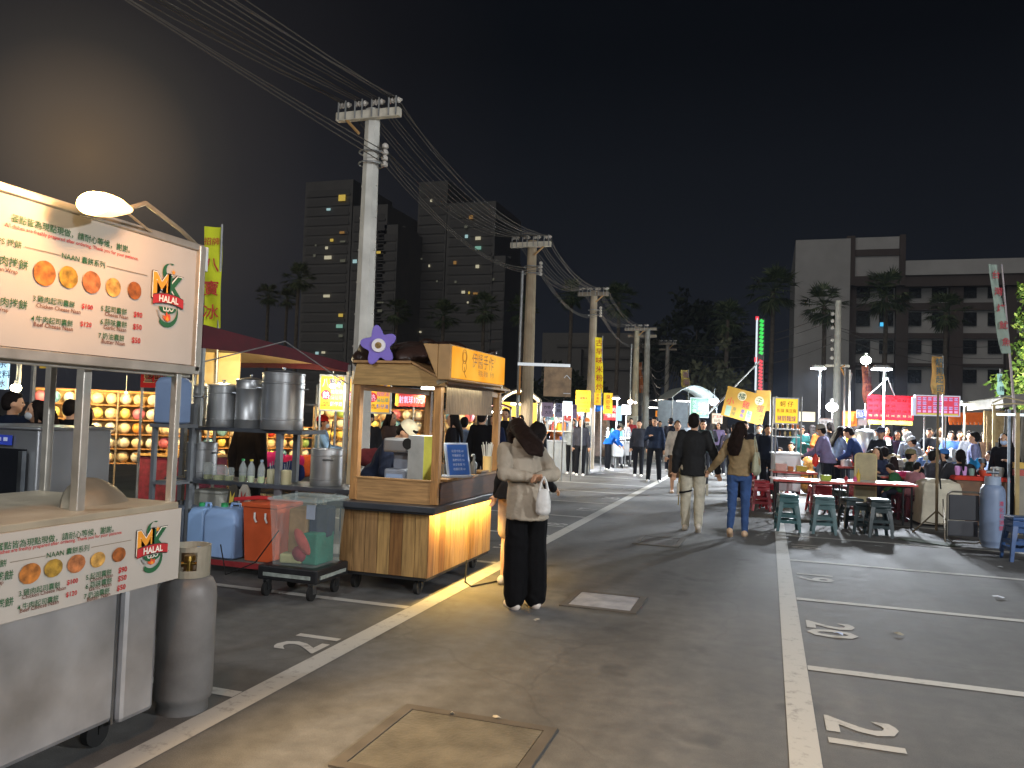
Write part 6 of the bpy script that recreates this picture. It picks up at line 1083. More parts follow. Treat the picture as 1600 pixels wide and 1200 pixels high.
# flood lights on poles
floodlamp(1278, 575, 22, 20, 1100, 'eef6ff', 'white flood light left of the slim pale pole'); floodlamp(1377, 576, 18.5, 28, 800, 'eef6ff', 'wide white flood light above the red menu banner'); bulb(1353, 563, 22, .14, 'eafbe6', 34, 200, 'round greenish white lamp above the peach flag', post=True); bulb(1300, 636, 24, .17, 'f4f6ff', 34, 220, 'round white lamp glaring beside the slim pale pole', post=True)
floodlamp(1507, 631, 20, 14, 120, 'fff2d8', 'small flood light under the grey stall roof', e=14)
a = wd(1377, 584, 18.5); q = MB()
for px in (1357, 1398): q.cyl(tuple(a+Vector((.15, .1, -.1))), tuple(wd(px, 618, 18.9)), .012)
tag(q.build('stay_rods', GALV), 'thin stay rods from the wide flood light down to the red banner', 'rods')
for px, top, D, lab in ((1320, 575, 20, 'thin steel pole with an orange bracket by the slim pale pole'), (1328, 578, 19.5, 'thin white pole right of the orange bracket')):
    p = wd(px, top, D); t = thing('lamp_pole', lab, 'pole', (p.x, p.y, 0)); b = MB(); b.cyl((0, 0, 0), (0, 0, p.z), .03, .022, 8); b.build('pole', GALV if px == 1320 else WHITE, t); b = MB(); b.tube([(0, 0, p.z-.2), (-.1, 0, p.z+.02), (.0, -.05, p.z+.06)] if px == 1320 else [(0, 0, p.z-.4), (.04, 0, p.z-.1), (-.03, 0, p.z)], .022); b.build('bracket', mat('stay', 'b8843a', .5) if px == 1320 else GALV, t)
# tripod stand
p = gp(1463, 834); t = thing('tripod_stand', 'slim brown tripod pole standing before the white cloth', 'tripod stand', (p.x, p.y, 0)); zt_ = wd(1459, 612, (p-CAMP).dot(_f)).z; m_ = mat('tripod', '7a6a50', .5, .4, var=.2); b = MB(); b.cyl((0, 0, .05), (0, 0, zt_*.6), .022, .022, 8); b.cyl((0, 0, zt_*.55), (0, 0, zt_), .016, .016, 8); b.cyl((0, 0, .78), (0, 0, .86), .03, .03, 8); b.build('pole', m_, t)
for a in (radians(200), radians(330), radians(80)): b = MB(); b.cyl((0, 0, .36), (.38*cos(a), .38*sin(a), .01), .012); b.cyl((0, 0, .15), (.19*cos(a), .19*sin(a), .18), .008); b.build('leg', m_, t)
b = MB(); b.tube([(.02, -.02, 1.3), (.06, -.03, 1.1), (.03, -.03, .9), (.05, -.02, .7)], .012); b.build('cable', RUB, t)
# white cloth cart, brown cabinet with goods, chair, cylinder
p = gp(1474, 826); t = thing('cloth_cart', 'cart draped in a crumpled white cloth behind the tripod pole', 'cart', (p.x, p.y+.55, 0), R18); P = [loft_([[Vector((sx*.30*k+.02*sin(9*i), sy*.28*k, z)) for i, (sx, sy) in enumerate(((-1, -1), (-.4, -1.1), (.3, -1), (1, -1), (1.1, 0), (1, 1), (0, 1.1), (-1, 1)))] for z, k in ((.03, 1.15), (.25, 1.05), (.6, .98), (.72, .9), (.78, .5))])]
put(remesh(P, .02, 'drape', 2), 'drape', mat('white_cloth', 'c4bca8', .8, var=.15, scale=5, bump=1.0, bscale=6), t); b = MB()
for s in (-1, 1): caster(b, s*.2, 0, .05)
b.build('castor', RUB, t)
p = wd(1525, 760, 13.6); t = thing('wooden_cabinet', 'brown wooden cabinet with a red cloth and plastic cups on top', 'cabinet', (p.x, p.y, 0), R18); b = MB(); b.box((0, 0, .42), (.78, .5, .80)); b.build('carcass', mat('cabinet_wood', '6a4a30', .55, var=.3, scale=4), t, bevel=.01); b = MB(); b.box((.0, -.26, .5), (.03, .02, .5)); b.box((-.33, -.262, .68), (.08, .02, .08)); b.build('door', mat('cabinet_wood', '7d5a3a', .5), t); b = MB(); b.loft([[Vector((sx*.42*k, sy*.28*k, z)) for sx, sy in ((-1, -1), (0, -1.04), (1, -1), (1, 1), (-1, 1))] for z, k in ((.78, 1.03), (.835, 1.0), (.85, .95))]); b.build('red_cloth', cloth('b83a2c'), t)
for i, (dx, c, h_, lab) in enumerate(((-.32, 'c48cc8', .15, 'lilac cup stack on the brown cabinet, outer one'), (-.22, 'c896d0', .15, 'lilac cup stack on the brown cabinet, inner one'), (-.10, '7a9a90', .12, 'grey-green cup stack on the brown cabinet'), (.12, 'c84a30', .10, 'red bowl heap on the brown cabinet'), (.30, 'b8b8b4', .16, 'pile of clear plastic bags on the brown cabinet'))):
    v = rotz((dx, -.08, 0), R18)+p; b = MB(); w = .05 if i < 3 else .11; b.lathe([(w*.8, 0), (w, h_*.7), (w*.9, h_), (.01, h_*1.05)], n=12); o = b.build('cup_stack', plastic(c), None, smooth=True); o.location = (v.x, v.y, .852); tag(o, lab, 'cups')
v = rotz((-.02, .05, 0), R18)+p; o = put(remesh([ell_(Vector((0, 0, .08)), (.1, .08, .08)), cap_(Vector((-.03, 0, .14)), Vector((-.05, 0, .2)), .03, .015), cap_(Vector((.03, 0, .14)), Vector((.06, 0, .2)), .03, .015)], .012, 'bag'), 'tied_bag', cloth('2c8ac8'), None); o.location = (v.x, v.y, .95); tag(o, 'knotted sky blue plastic bag on top of the cup stacks', 'bag')
p = gp(1506, 851); t = thing('folding_chair', 'folded chair with a black pad and steel tube frame beside the gas cylinder', 'folding chair', (p.x, p.y, 0), R18+.05); b = MB(); R_ = rrect(.225, .36, .07, 0, .385); b.tube(R_[:12]+[R_[12], R_[17]]+R_[18:]+[R_[0]], .013, 8); b.build('frame', mat('tube_steel', '8a857c', .35, .8, var=.1), t, smooth=True); b = MB(); b.box((0, .02, .52), (.40, .03, .36)); b.build('pad', mat('vinyl', '26272d', .5, var=.15), t, bevel=.012); b = MB(); b.box((0, .06, .22), (.40, .04, .22)); b.build('seat', mat('vinyl', '34353a', .5), t, bevel=.012)
for s in (-1, 1): b = MB(); b.cyl((s*.235, .03, .02), (s*.235, .14, .62), .011); b.build('leg', mat('tube_steel', '8a857c', .35, .8), t)
b = MB(); b.box((-.05, -.1, .006), (.75, .34, .006)); o = b.build('floor_mat', mat('mat_green', '3a4432', .8, var=.4, scale=10)); o.location = (p.x-.35, p.y, .003); o.rotation_euler = (0, 0, -.5); tag(o, 'dark mossy mat lying under the folded chair', 'mat')
p = gp(1555, 857); t = thing('gas_cylinder', 'blue-grey gas cylinder with red lettering beside the folded chair', 'gas cylinder', (p.x, p.y+.16, 0)); b = MB(); b.lathe([(.135, 0), (.135, .05), (.155, .07), (.16, .10), (.16, .75), (.15, .81), (.12, .86), (.06, .885)], n=28); b.build('tank', mat('cylinder_blue', '7585a0', .45, var=.12, scale=4), t, smooth=True); b = MB(); b.lathe([(.09, .86), (.105, .87), (.10, .98), (.10, .985), (.09, .98), (.085, .88)], n=20); b.build('guard_collar', mat('cylinder_blue', '8a98ac', .45), t, smooth=True); b = MB(); b.cyl((0, 0, .88), (0, 0, 1.05), .02, .016); b.cyl((-.08, 0, 1.05), (.07, 0, 1.05), .025, .03); b.cyl((0, 0, 1.05), (0, 0, 1.10), .035); b.build('valve', STEELD, t); b = MB()
for i, ch in enumerate('液化石油氣'):
    a0 = radians(-62); nrm = Vector((cos(a0), sin(a0), 0)); text(b, ch, 0, .62-.085*i, .075, ux=(-sin(a0), cos(a0), 0), uz=(0, 0, 1), org=tuple(nrm*.163), bold=.03)
b.build('lettering', ink('b8405a'), t)
# edge stall at the right
p = wd(1586, 700, 12.9); t = thing('market_stall', 'stall under a grey tarpaulin roof at the edge of the eating area', 'market stall', (p.x, p.y, 0), 0)
def E(px, py, D): return wd(px, py, D)-Vector((p.x, p.y, 0))
for px, D, top, r, c in ((1590, 12.6, 645, .035, 'a08a5a'), (1553, 16, 632, .03, 'b09a6a'), (1577, 13.2, 640, .022, '8a98a8'), (1543, 17, 650, .02, 'a0845a'), (1640, 13, 630, .03, 'a08a5a')): a = E(px, top, D); b = MB(); b.box((a.x, a.y, a.z/2), (r*1.6, r*1.6, a.z)); b.build('post', mat('stall_post', c, .6, var=.2), t)
b = MB(); A_, B_ = E(1527, 626, 19), E(1760, 612, 19); 
pts = [Vector((A_.x+(B_.x-A_.x)*k/8, A_.y, A_.z+.25*sin(pi*k/8))) for k in range(9)]; b.loft([[v+Vector((0, dy, 0)) for v in pts]+[v+Vector((0, dy, -.22)) for v in reversed(pts)] for dy in (-2.2, 1)]); b.build('roof', mat('grey_tarp', '716c66', .7, var=.25, scale=3, bump=.5, bscale=4), t); b = MB()
for k, (px, c) in enumerate(((1573, 0), (1597, 0), (1612, 0))): a = E(px, 640, 13.6); P_ = [Vector((a.x+.12*(i/10-.5)+.012*sin(i*2.3), a.y+.03*sin(i*1.9), 0)) for i in range(11)]; b.loft([[v+Vector((0, 0, z))*1 + Vector(((z-1.2)*.05, 0, 0)) for v in P_]+[v+Vector(((z-1.2)*.05, .02, z)) for v in reversed(P_)] for z in (a.z, 1.4, .95)])
b.build('side_curtain', mat('grey_canvas', '757067', .8, var=.3, scale=6, bump=.4, bscale=8), t); b = MB(); a = E(1585, 648, 12.8); b.box((a.x, a.y, a.z), (.5, .04, .035)); b.build('tube_light', lit('d6e8ee', 2.2), t); b = MB(); b.box((E(1600, 760, 13.4).x+.1, E(1600, 760, 13.4).y, .5), (.5, .5, 1.0)); b.build('counter', paint('8a8476'), t); b = MB(); a = E(1594, 750, 13); b.box((a.x, a.y, a.z+.12), (.2, .1, .1), mi=0); b.box((a.x, a.y, a.z+.24), (.2, .1, .1), mi=1); b.build('boxes', [plastic('a83a2c'), plastic('c8a030')], t); b = MB(); a = E(1581, 640, 13); b.tube([a+Vector((-.28, 0, .10)), a+Vector((-.1, 0, .2)), a+Vector((.1, 0, .16)), a+Vector((.3, 0, .12))], .012); b.tube([a+Vector((-.3, 0, .06)), a+Vector((0, 0, .1)), a+Vector((.3, 0, .08))], .012); b.build('rail', mat('rail_wood', 'b0a078', .5), t)
b = MB()
for k in range(5): a = E(1541+7*k, 642, 17.5); b.box((a.x, a.y, a.z-.35), (.09, .06, .7))
b.build('hanging_garments', cloth('a08a62'), t); b = MB()
n_ = 8
for k in range(n_): a = E(1482+53*k/n_, 652, 21); b.box((a.x+.06, a.y, a.z), (.11, .02, .26)); b.box((a.x+.06, a.y, a.z-.16), (.07, .02, .08))
b.build('orange_valance', mat('orange_cloth', 'd0641a', .7, var=.15, emit=.15, ecol='e06a18'), t)  # valance cloth glows faintly, lamplight put into the material
# steel pot, blue basin, sink things among the crowd
p = wd(1351, 720, 17.6); t = thing('steel_urn', 'tall steel urn with a white card behind the eating area', 'urn', (p.x, p.y, 0), R18); b = MB(); b.lathe([(.2, 1.0), (.21, 1.02), (.21, 1.5), (.17, 1.55), (.05, 1.58)], n=24); b.build('urn', STEEL, t, smooth=True); b = MB(); b.box((0, 0, .5), (.5, .5, 1.0)); b.build('stand', STEELD, t); b = MB(); b.box((.19, -.23, 1.33), (.12, .01, .2)); b.build('card', ink('b8c4c0'), t)
p = wd(1318, 692, 18.2); t = thing('basin', 'deep blue basin on the steel prep table', 'basin', (p.x, p.y, 1.02)); b = MB(); b.lathe([(.2, 0), (.28, .18), (.26, .18), (.18, .03), (.01, .02)], n=20); b.build('bowl', plastic('1c2ea8'), t, smooth=True)
goods_table('steel prep table in the crowd', 'steel prep table piled with bowls among the standing cooks', 1322, 700, 18.3, 54, .7, 1.0, [('white', 'c8c8cc'), ('orange', 'c86a3a'), ('pink', 'c8889a'), ('silver', 'a8acb0'), ('red', 'b04034')], 31, n=14, top=STEEL, tall=.14)
goods_table('plate table behind the bright red stool', 'table stacked with plates and sauces behind the bright red stool', 1328, 735, 16.8, 40, .6, .785, [('white', 'c8c8cc'), ('orange', 'c86a3a'), ('pink', 'c8889a'), ('red', 'b04034')], 32, n=8, top=mat('laminate', 'c05a50', .3), tall=.10)
goods_table('side table by the yellow crates', 'side table with yellow crates behind the boy in the olive cap', 1425, 720, 15.6, 70, .6, .9, [('yellow', 'c8a81c'), ('white', 'c8c8cc'), ('cream', 'c8b890'), ('blue', '5a7ab0')], 33, n=8, tall=.15)
goods_table('far prep table past the caps', 'far prep table behind the people in pale caps', 1470, 700, 17.5, 60, .6, .95, [('silver', 'a8acb0'), ('white', 'c8c8cc'), ('orange', 'c86a3a'), ('brown', '8a6a44')], 34, n=10, top=STEEL, tall=.2)
goods_table('counter of the snack stall', 'counter crowded with snacks behind the tilted banner', 1180, 715, 22, 60, .6, .9, GC, 35, n=10)
t = thing('ice_bag', 'translucent bag of golden snacks with a blue tie by the steel snack cart', 'bag', tuple(gp(1262, 772))); o = put(remesh([ell_(Vector((0, 0, .32)), (.22, .2, .32)), cap_(Vector((0, 0, .6)), Vector((0, 0, .74)), .12, .15)], .02, 'sack'), 'sack', mat('snack_bag', 'a8783a', .3, var=.5, scale=22, bump=.4, bscale=20), t); o = put(remesh([cap_(Vector((-.12, 0, .66)), Vector((.12, 0, .66)), .06, .06), ell_(Vector((0, 0, .74)), (.16, .14, .07))], .02, 'tie'), 'tie', cloth('6aa0c8'), t)
t = thing('red_lantern', 'small bright red hanging pouch beside the bright red stool', 'pouch', tuple(wd(1274, 720, 15.2))); b = MB(); b.lathe([(.01, -.12), (.06, -.05), (.06, .05), (.01, .14)], n=10); b.build('pouch', plastic('c83020'), t, smooth=True); b = MB(); b.cyl((0, 0, .14), (0, 0, .4), .004); b.build('string', RUB, t)
# litter
for i, (px, py, w, c, lab) in enumerate(((1559, 935, .12, 'c8ccd4', 'crumpled white paper on the bay near the right edge'), (1310, 993, .10, 'a8b4cc', 'crumpled bluish wrapper on the painted number 20'), (1403, 993, .09, '8a8474', 'flat tan scrap beside the painted number 20'), (1563, 888, .10, 'b8bcc0', 'white scrap at the faint bay line'), (1133, 783, .18, '9a9ea4', 'pale strip of paper on the lane beyond the couple'), (838, 972, .06, 'a0998c', 'small pale scrap behind the woman in the grey jacket'), (776, 1126, .05, 'a8a294', 'tiny pale scrap near the large manhole'), (706, 1120, .04, 'a8a294', 'tiny pale chip at the large manhole corner'), (1425, 838, .12, 'a8aaae', 'pale wrapper near the front table leg'))):
    p = gp(px, py); r_ = random.Random(i); b = MB(); n_ = 7; P = [Vector((w*.5*(.6+.5*r_.random())*cos(2*pi*k/n_), w*.35*(.6+.5*r_.random())*sin(2*pi*k/n_), .008+.02*r_.random())) for k in range(n_)]; b.add(P+[Vector((0, 0, .03))], [(k, (k+1) % n_, n_) for k in range(n_)]); o = b.build('litter', ink(c)); o.location = (p.x, p.y, 0); tag(o, lab, 'litter')
# unseen flood lights added out of frame to brighten near ground, cart and pots
for x, y, W_, face, lab in ((8.4, 3.0, 2900, 70, 'white flood light over the empty bays, continuing the stall row'), (6.5, -5.0, 1600, 10, 'white flood light behind the viewpoint beyond the painted bays'), (-4.6, .6, 370, -10, 'white flood light above the flatbread cart row')):
    t = thing('flood_light', lab, 'flood light', (x, y, 0), 0, 'white flood lights above the stalls'); b = MB(); b.box((0, 0, 4.6), (.5, .22, .06)); b.build('housing', GALV, t); b = MB(); b.box((0, 0, 4.555), (.46, .2, .03)); b.build('lens', lit('eef6ff', 30), t); b = MB(); b.cyl((.2, .0, 0), (.2, 0, 4.6), .03); b.build('pole', GALV, t)
    lamp('POINT', (x, y, 4.42), W_, lin('eef2f6'), .18)
# ------------------------------------------------------------------ people
def pp(px, D): v = wd(px, 700, D); return v.x, v.y
# woman in the grey jacket, bent towards the cart, hands behind her back
JK = dull(mat('jacket', '9d9282', .75, var=.16, scale=5, bump=.9, bscale=9), .25)
T, B, Hd, arm, s = person('woman in a pale grey jacket and wide black trousers bending towards the wooden cart', -1.92, 6.42, face=40, h=1.66, arms=('behind', 'behind'), lean=24, side=0, head=(16, 10), topm=JK, bottom=('wide', '0c0c0e'), hair='long', hairm=HAIRB, shoes='d8ccc2', vox=.011, bulk=1.0, hood=True, hem=.77)
# bag hanging from her hands
hand = (arm[1][2]+arm[-1][2])/2; wp = rotz(hand, T.rotation_euler.z)+T.location
bg_ = thing('plastic_bag', 'thin white carrier bag with takeaway food hanging behind the grey jacket', 'bag', (wp.x+.10, wp.y-.07, wp.z-.30), .3); bg_.scale = (.74, .74, .82); BAGM = mat('thin_plastic', 'd8d6d2', .35, var=.1, scale=6, bump=.8, bscale=10, alpha=.82)
put(remesh([loft_([ring_(Vector((0, 0, z)), rx, ry, Matrix.Identity(3)) for z, rx, ry in ((.0, .055, .035), (.03, .085, .055), (.12, .085, .055), (.20, .07, .035), (.26, .05, .018))])], .009, 'sack'), 'sack', BAGM, bg_)
b = MB()
for sx in (-1, 1): b.tube([(sx*.045, 0, .24), (sx*.03, .01, .32), (0, .02, .38)], [.018, .012, .010], 8)
b.build('handle', BAGM, bg_, smooth=True); b = MB(); b.box((0, 0, .065), (.11, .07, .09)); b.build('food_box', plastic('c8b8a0'), bg_, bevel=.01)
# companion on her far side
person('person in black top and cream shorts half hidden behind the grey jacket', -2.30, 7.2, face=-28, h=1.60, arms=('down', 'table'), lean=17, side=8, head=(18, -10), top='121113', bottom=('shorts', 'b8a184'), hair='long', shoes='d0c8bc', vox=.013, skin=2, hood=True)
# vendor
person('vendor in a cream cap and navy shirt bending over the counter of the wooden cart', -3.92, 7.42, face=-90, h=1.64, arms=('reach', 'reach'), lean=33, head=(14, 0), top='1f2638', bottom=('pants', '1a1a1e'), hair='short', cap='cfc8b0', mask='d4d6d8', vox=.013)
# couple
JB = mat('cloth', '0b0b0d', .8, var=.2, scale=9, bump=.4, bscale=12)
T, B, Hd, arm, s = person('man in a black jacket and white strapped cargo trousers walking away', -1.05, 12.05, face=4, h=1.735, arms=('down', 'hold'), legs=('stand', 'step_b'), head=(0, -14), topm=JB, bottom=('pants', 'b9b2a0'), hair='short', shoes='d2c8ba', vox=.013, bulk=1.1, hem=.80)
for z, m_ in ((.56, '1a1a1c'),):
    b = MB(); b.tube([(-.10*s+.088*s*cos(a), .004+.088*s*sin(a), z*s+.02*cos(a)) for a in [2*pi*k/20 for k in range(21)]], .014); b.build('leg_strap', cloth(m_), T); b = MB(); [b.box((q*.205*s, -.01, .60*s), (.035, .15, .17)) for q in (-1, 1)]; b.build('cargo_pockets', cloth('b3ac9a'), T, bevel=.012); b = MB(); b.tube([(-.18*s, -.04, .86*s), (-.195*s, -.05, .7*s), (-.19*s, -.02, .56*s), (-.20*s, -.04, .36*s)], .008); b.build('hanging_strap', cloth('8a7a4a'), T)
person('woman in a tan sweater and blue jeans with a pale tote bag walking away', -.38, 11.85, face=-4, h=1.63, arms=('out', 'bag'), legs=('step_b', 'stand'), head=(0, -26), top='8f7a5a', bottom=('slim', '3a527e'), hair='long', hairm=HAIRB, shoes='c8a888', vox=.013, bulk=1.0, hem=.90)
t = thing('tote_bag', 'pale cloth tote bag on the shoulder of the woman in tan', 'bag', (-.15, 11.83, .88), radians(78)); put(remesh([loft_([ring_(Vector((0, 0, z)), rx, ry, Matrix.Identity(3)) for z, rx, ry in ((.0, .10, .03), (.05, .15, .06), (.2, .14, .05), (.33, .09, .03))])], .012, 'sack'), 'sack', cloth('a5a48c'), t); b = MB(); b.tube([(-.07, 0, .30), (-.05, .02, .46), (.0, .03, .54), (.05, .02, .46), (.07, 0, .30)], .010); b.build('strap', cloth('a5a48c'), t)
# people facing us in the lane
person('man in a navy jacket with a reddish collar and dark trousers standing in the lane', *(gp(1021, 753).xy), face=186, h=1.70, arms=('down', 'phone'), legs=('wide', 'wide'), head=(4, -20), top='1b2436', bottom=('pants', '111318'), shoes='a8a8aa', vox=.018)
person('woman in a white blouse and long brown skirt walking behind the man in black', *(gp(1056, 770).xy), face=190, h=1.62, arms=('phone', 'down'), head=(4, 0), top='b8b0a6', bottom=('skirt', '5a4636'), hair='pony', hairm=HAIRB, shoes='a88a70', vox=.018)
LANE = [(998, 22.5, 'elderly person in a dark grey coat beside the man in navy', 182, 1.6, '2a2c34', 'short', {}), (1047, 25, 'person in black seen between the man in navy and the man in the black jacket', 0, 1.7, '15161c', 'short', {}), (1098, 19.5, 'man with an orange scarf and dark green jacket facing the stalls', 190, 1.66, '23302e', 'short', {'hood': True, 'arms': ('phone', 'down')}), (1163, 16.5, 'woman in a black top with pink print holding a cup, facing us', 178, 1.66, '1c1a1e', 'short', {'arms': ('phone', 'phone')}),
        (1135, 24, 'child in a dark coat behind the big tilted banner', 20, 1.45, '241f28', 'short', {}), (1186, 19.5, 'person in a black jacket and pale mask below the tilted banner', 160, 1.60, '14161b', 'short', {'mask': 'b8b8b0'}), (1199, 17.5, 'person in a navy hood beside the steel snack cart', 200, 1.60, '1a1f2c', 'short', {'hood': True}), (1122, 27, 'person in a pale violet top by the light mast', 170, 1.6, '6a5f80', 'long', {}), (1076, 30, 'person in white under the green lit board', 180, 1.6, '9aa0a8', 'short', {}), (1015, 34, 'distant person in grey at the end of the lane', 180, 1.65, '3a3a40', 'short', {}), (1152, 22, 'person with a black ponytail at the snack counter', 0, 1.58, '2a2430', 'pony', {})]
for px, D, lab, f_, h, tc_, hr, kw in LANE: x, y = pp(px, D); person(lab, x, y, face=f_, h=h, top=tc_, hair=hr, vox=.020, **{'bottom': ('pants', '17181d'), **kw})
x, y = pp(950, 24.5); person('person in a bright blue jacket bending over by the covered rack', x, y, face=-60, h=1.58, arms=('reach', 'reach'), lean=38, top='1f62b8', bottom=('pants', '15161a'), hair='short', cap='5a5a50', vox=.02)
x, y = pp(973, 27); person('grey haired person in a grey top at the white trolleys', x, y, face=-40, h=1.6, arms=('table', 'table'), lean=14, top='6a6c70', bottom=('pants', '2a2a30'), apron='c0b040', vox=.022)
# left row
LEFT = [(16, 8.6, 'man in a navy jacket at the left edge behind the oven', 20, 1.68, '1c2538', 'short', {'head': (0, -60)}), (54, 8.3, 'woman with long dark hair and a white mask behind the oven', 170, 1.60, '241f20', 'long', {'mask': 'c8ccd0', 'head': (0, -20)}), (72, 9.4, 'woman with brown hair turned away behind the oven', 60, 1.56, '2a2220', 'long', {}), (108, 9.5, 'dark silhouetted man before the balloon boards', 10, 1.62, '0f1012', 'short', {}), (132, 9.8, 'dark silhouetted woman before the balloon boards', -15, 1.55, '0e0e10', 'long', {}),
        (390, 9.4, 'person in a long dark coat seen between the rack shelves', 0, 1.60, '1c1514', 'short', {}), (503, 12.4, 'person in a red cap and pale blue top seated at the dart stall', -60, 1.50, '7a98b8', 'short', {'cap': 'b8241c', 'mask': 'c0d4e0', 'arms': ('table', 'table')}), (574, 12.5, 'person in a dark coat and pale mask behind the cart post', 180, 1.60, '1e2026', 'short', {}), (610, 13.5, 'woman with brown hair looking down under the cart roof', -100, 1.60, '4a3a34', 'long', {}), (706, 12.8, 'woman with a red scarf and black coat past the blue card', 110, 1.62, '16151a', 'long', {}),
        (724, 14.5, 'person in a pale blue top among the dark coats', 20, 1.55, '7f93b0', 'short', {}), (752, 13.8, 'person in a long black coat by the far cart post', 0, 1.68, '0f0f12', 'short', {}), (771, 15.5, 'person in a navy coat left of the grey jacket', 170, 1.62, '1a2340', 'short', {}), (788, 16.5, 'tall person in black standing by the yellow stall', 190, 1.75, '121216', 'short', {}), (800, 17.0, 'woman in grey at the yellow stall front', 165, 1.58, '4a484c', 'long', {}), (812, 17.6, 'person in brown at the yellow stall front', 180, 1.62, '3a2c26', 'short', {}), (818, 18.8, 'person in black behind the person in brown', 10, 1.66, '1a1a1e', 'short', {}), (837, 17.8, 'person in a dark jacket just above the bent woman', 20, 1.5, '202024', 'short', {}),
        (893, 22.5, 'person in white behind the long goods table', 180, 1.58, '9aa2a8', 'short', {}), (907, 22, 'person with dark hair behind the long goods table', 190, 1.58, '3a3a42', 'long', {})]
for px, D, lab, f_, h, tc_, hr, kw in LEFT: x, y = pp(px, D); person(lab, x, y, face=f_, h=h, top=tc_, hair=hr, vox=.019, hairm=HAIRB if 'brown' in lab else None, **{'bottom': ('pants', '16171b'), **kw})
# right side standing
RIGHT = [(1294, 16.2, 'vendor in a grey cap and lavender shirt working at the snack cart', 70, 1.66, '7d7698', 'short', {'cap': '8f8c84', 'mask': 'd0d4d8', 'arms': ('reach', 'table'), 'lean': 14}), (1296, 19.5, 'woman with a high black ponytail behind the pale blue shirt', 20, 1.72, '2c2c30', 'pony', {}), (1306, 17.0, 'woman in a pale blue shirt with long black hair at the prep table', -70, 1.62, '8fa6c8', 'long', {'arms': ('reach', 'reach'), 'lean': 10, 'bottom': ('pants', '101014')}), (1313, 18.6, 'person in a pale blue cap and red top at the prep table', -80, 1.55, '9a2c30', 'short', {'cap': 'a8b8d4'}), (1346, 16.6, 'man in a navy work jacket bending at the prep table', 75, 1.66, '2c3d68', 'short', {'lean': 24, 'arms': ('reach', 'reach')}),
         (1376, 16.2, 'man in a black cap and black top carrying a tray', 160, 1.62, '22262c', 'short', {'cap': '3a4258', 'arms': ('phone', 'phone')}), (1428, 17.2, 'person in a grey shirt with a pink strap and white cap bending', 150, 1.62, '8a94a4', 'short', {'cap': 'c8c8ca', 'lean': 30, 'arms': ('reach', 'reach')}), (1443, 16.4, 'person in a white cap leaning over the side table', 60, 1.50, 'a8acb4', 'short', {'cap': 'c4c8cc', 'lean': 24}), (1522, 15.6, 'man in a lavender shirt standing behind the seated diners', 70, 1.60, '8a8fb8', 'short', {}), (1570, 13.6, 'woman in a black top and pale blue mask at the edge stall', 150, 1.60, '15151a', 'long', {'mask': 'a8bcd8', 'arms': ('phone', 'down')}), (1340, 21.5, 'person with black hair behind the orange sign', 10, 1.64, '2a2a30', 'short', {}), (1402, 19.6, 'person in a dark violet top under the red banner', 180, 1.55, '3a3048', 'long', {}), (1360, 20, 'person in a pale top behind the steel urn', 170, 1.55, '9a948c', 'short', {}), (1515, 18.5, 'person in grey under the orange valance', 180, 1.62, '55565c', 'short', {}), (1538, 19, 'person in brown under the orange valance', 175, 1.6, '4a3628', 'long', {})]
for px, D, lab, f_, h, tc_, hr, kw in RIGHT: x, y = pp(px, D); person(lab, x, y, face=f_, h=h, top=tc_, hair=hr, vox=.018, **{'bottom': ('pants', '20222a'), **kw})
SEAT = [(1500, 13.7, 'woman in a charcoal jacket with a ponytail seated with her back to us', 10, 1.66, '2c2c30', 'pony', {'bulk': 1.15}), (1424, 14.8, 'boy in an olive cap and dark green shirt seated eating', -80, 1.55, '262c22', 'short', {'cap': '6a654a', 'arms': ('eat', 'table')}), (1381, 15.4, 'person in black seated beside the tan haired child', 30, 1.58, '1c1e26', 'short', {}), (1397, 15.0, 'child with brown hair and grey top seated at the white table', -10, 1.30, '6a625c', 'long', {}), (1412, 14.2, 'child in a green and white top slumped on the table', 60, 1.20, '2f5a38', 'short', {'lean': 30}), (1425, 13.9, 'child in a dusty pink sleeve leaning at the white table', -40, 1.25, '9a6a72', 'short', {'lean': 20}), (1474, 15.2, 'person in a black jacket and blue cap seated facing the boy', 90, 1.58, '1a1c22', 'short', {'cap': '3a6aa8', 'arms': ('eat', 'table')}), (1534, 14.6, 'child in a grey cap and orange collar seated by the mask wearer', 120, 1.35, '2a2c36', 'short', {'cap': '7a8490'}), (1459, 14.4, 'person in a striped grey top seated at the white-topped table', -60, 1.56, '4a4c56', 'short', {'arms': ('table', 'table')}), (1548, 15.8, 'person with a pale blue sleeve seated under the valance', 100, 1.55, '8a98b8', 'short', {}), (1370, 14.9, 'woman in a navy top seated looking at her bright phone', 160, 1.58, '2a3148', 'long', {'arms': ('phone', 'phone')}),
        (1218, 18.2, 'child with brown hair seated behind the steel snack cart', 150, 1.30, '8a8c90', 'short', {}), (1236, 18.6, 'person in a white top seated behind the snack cart', 170, 1.5, 'a8acb0', 'short', {})]
for px, D, lab, f_, h, tc_, hr, kw in SEAT:
    x, y = pp(px, D); person(lab, x, y, face=f_, h=h, top=tc_, hair=hr, vox=.017, sit=.44 if h > 1.4 else .42, legs=('sit', 'sit'), hairm=HAIRB if 'brown' in lab else None, **{'bottom': ('pants', '2a2d3a'), 'arms': ('table', 'table'), **kw})
    stool(random.Random(px).choice(('red', 'maroon')), 0, 0, f'stool under the {" ".join(lab.split(" seated")[0].split(" slumped")[0].split(" leaning")[0].split()[:12])}', x=x, y=y, rz=.3)
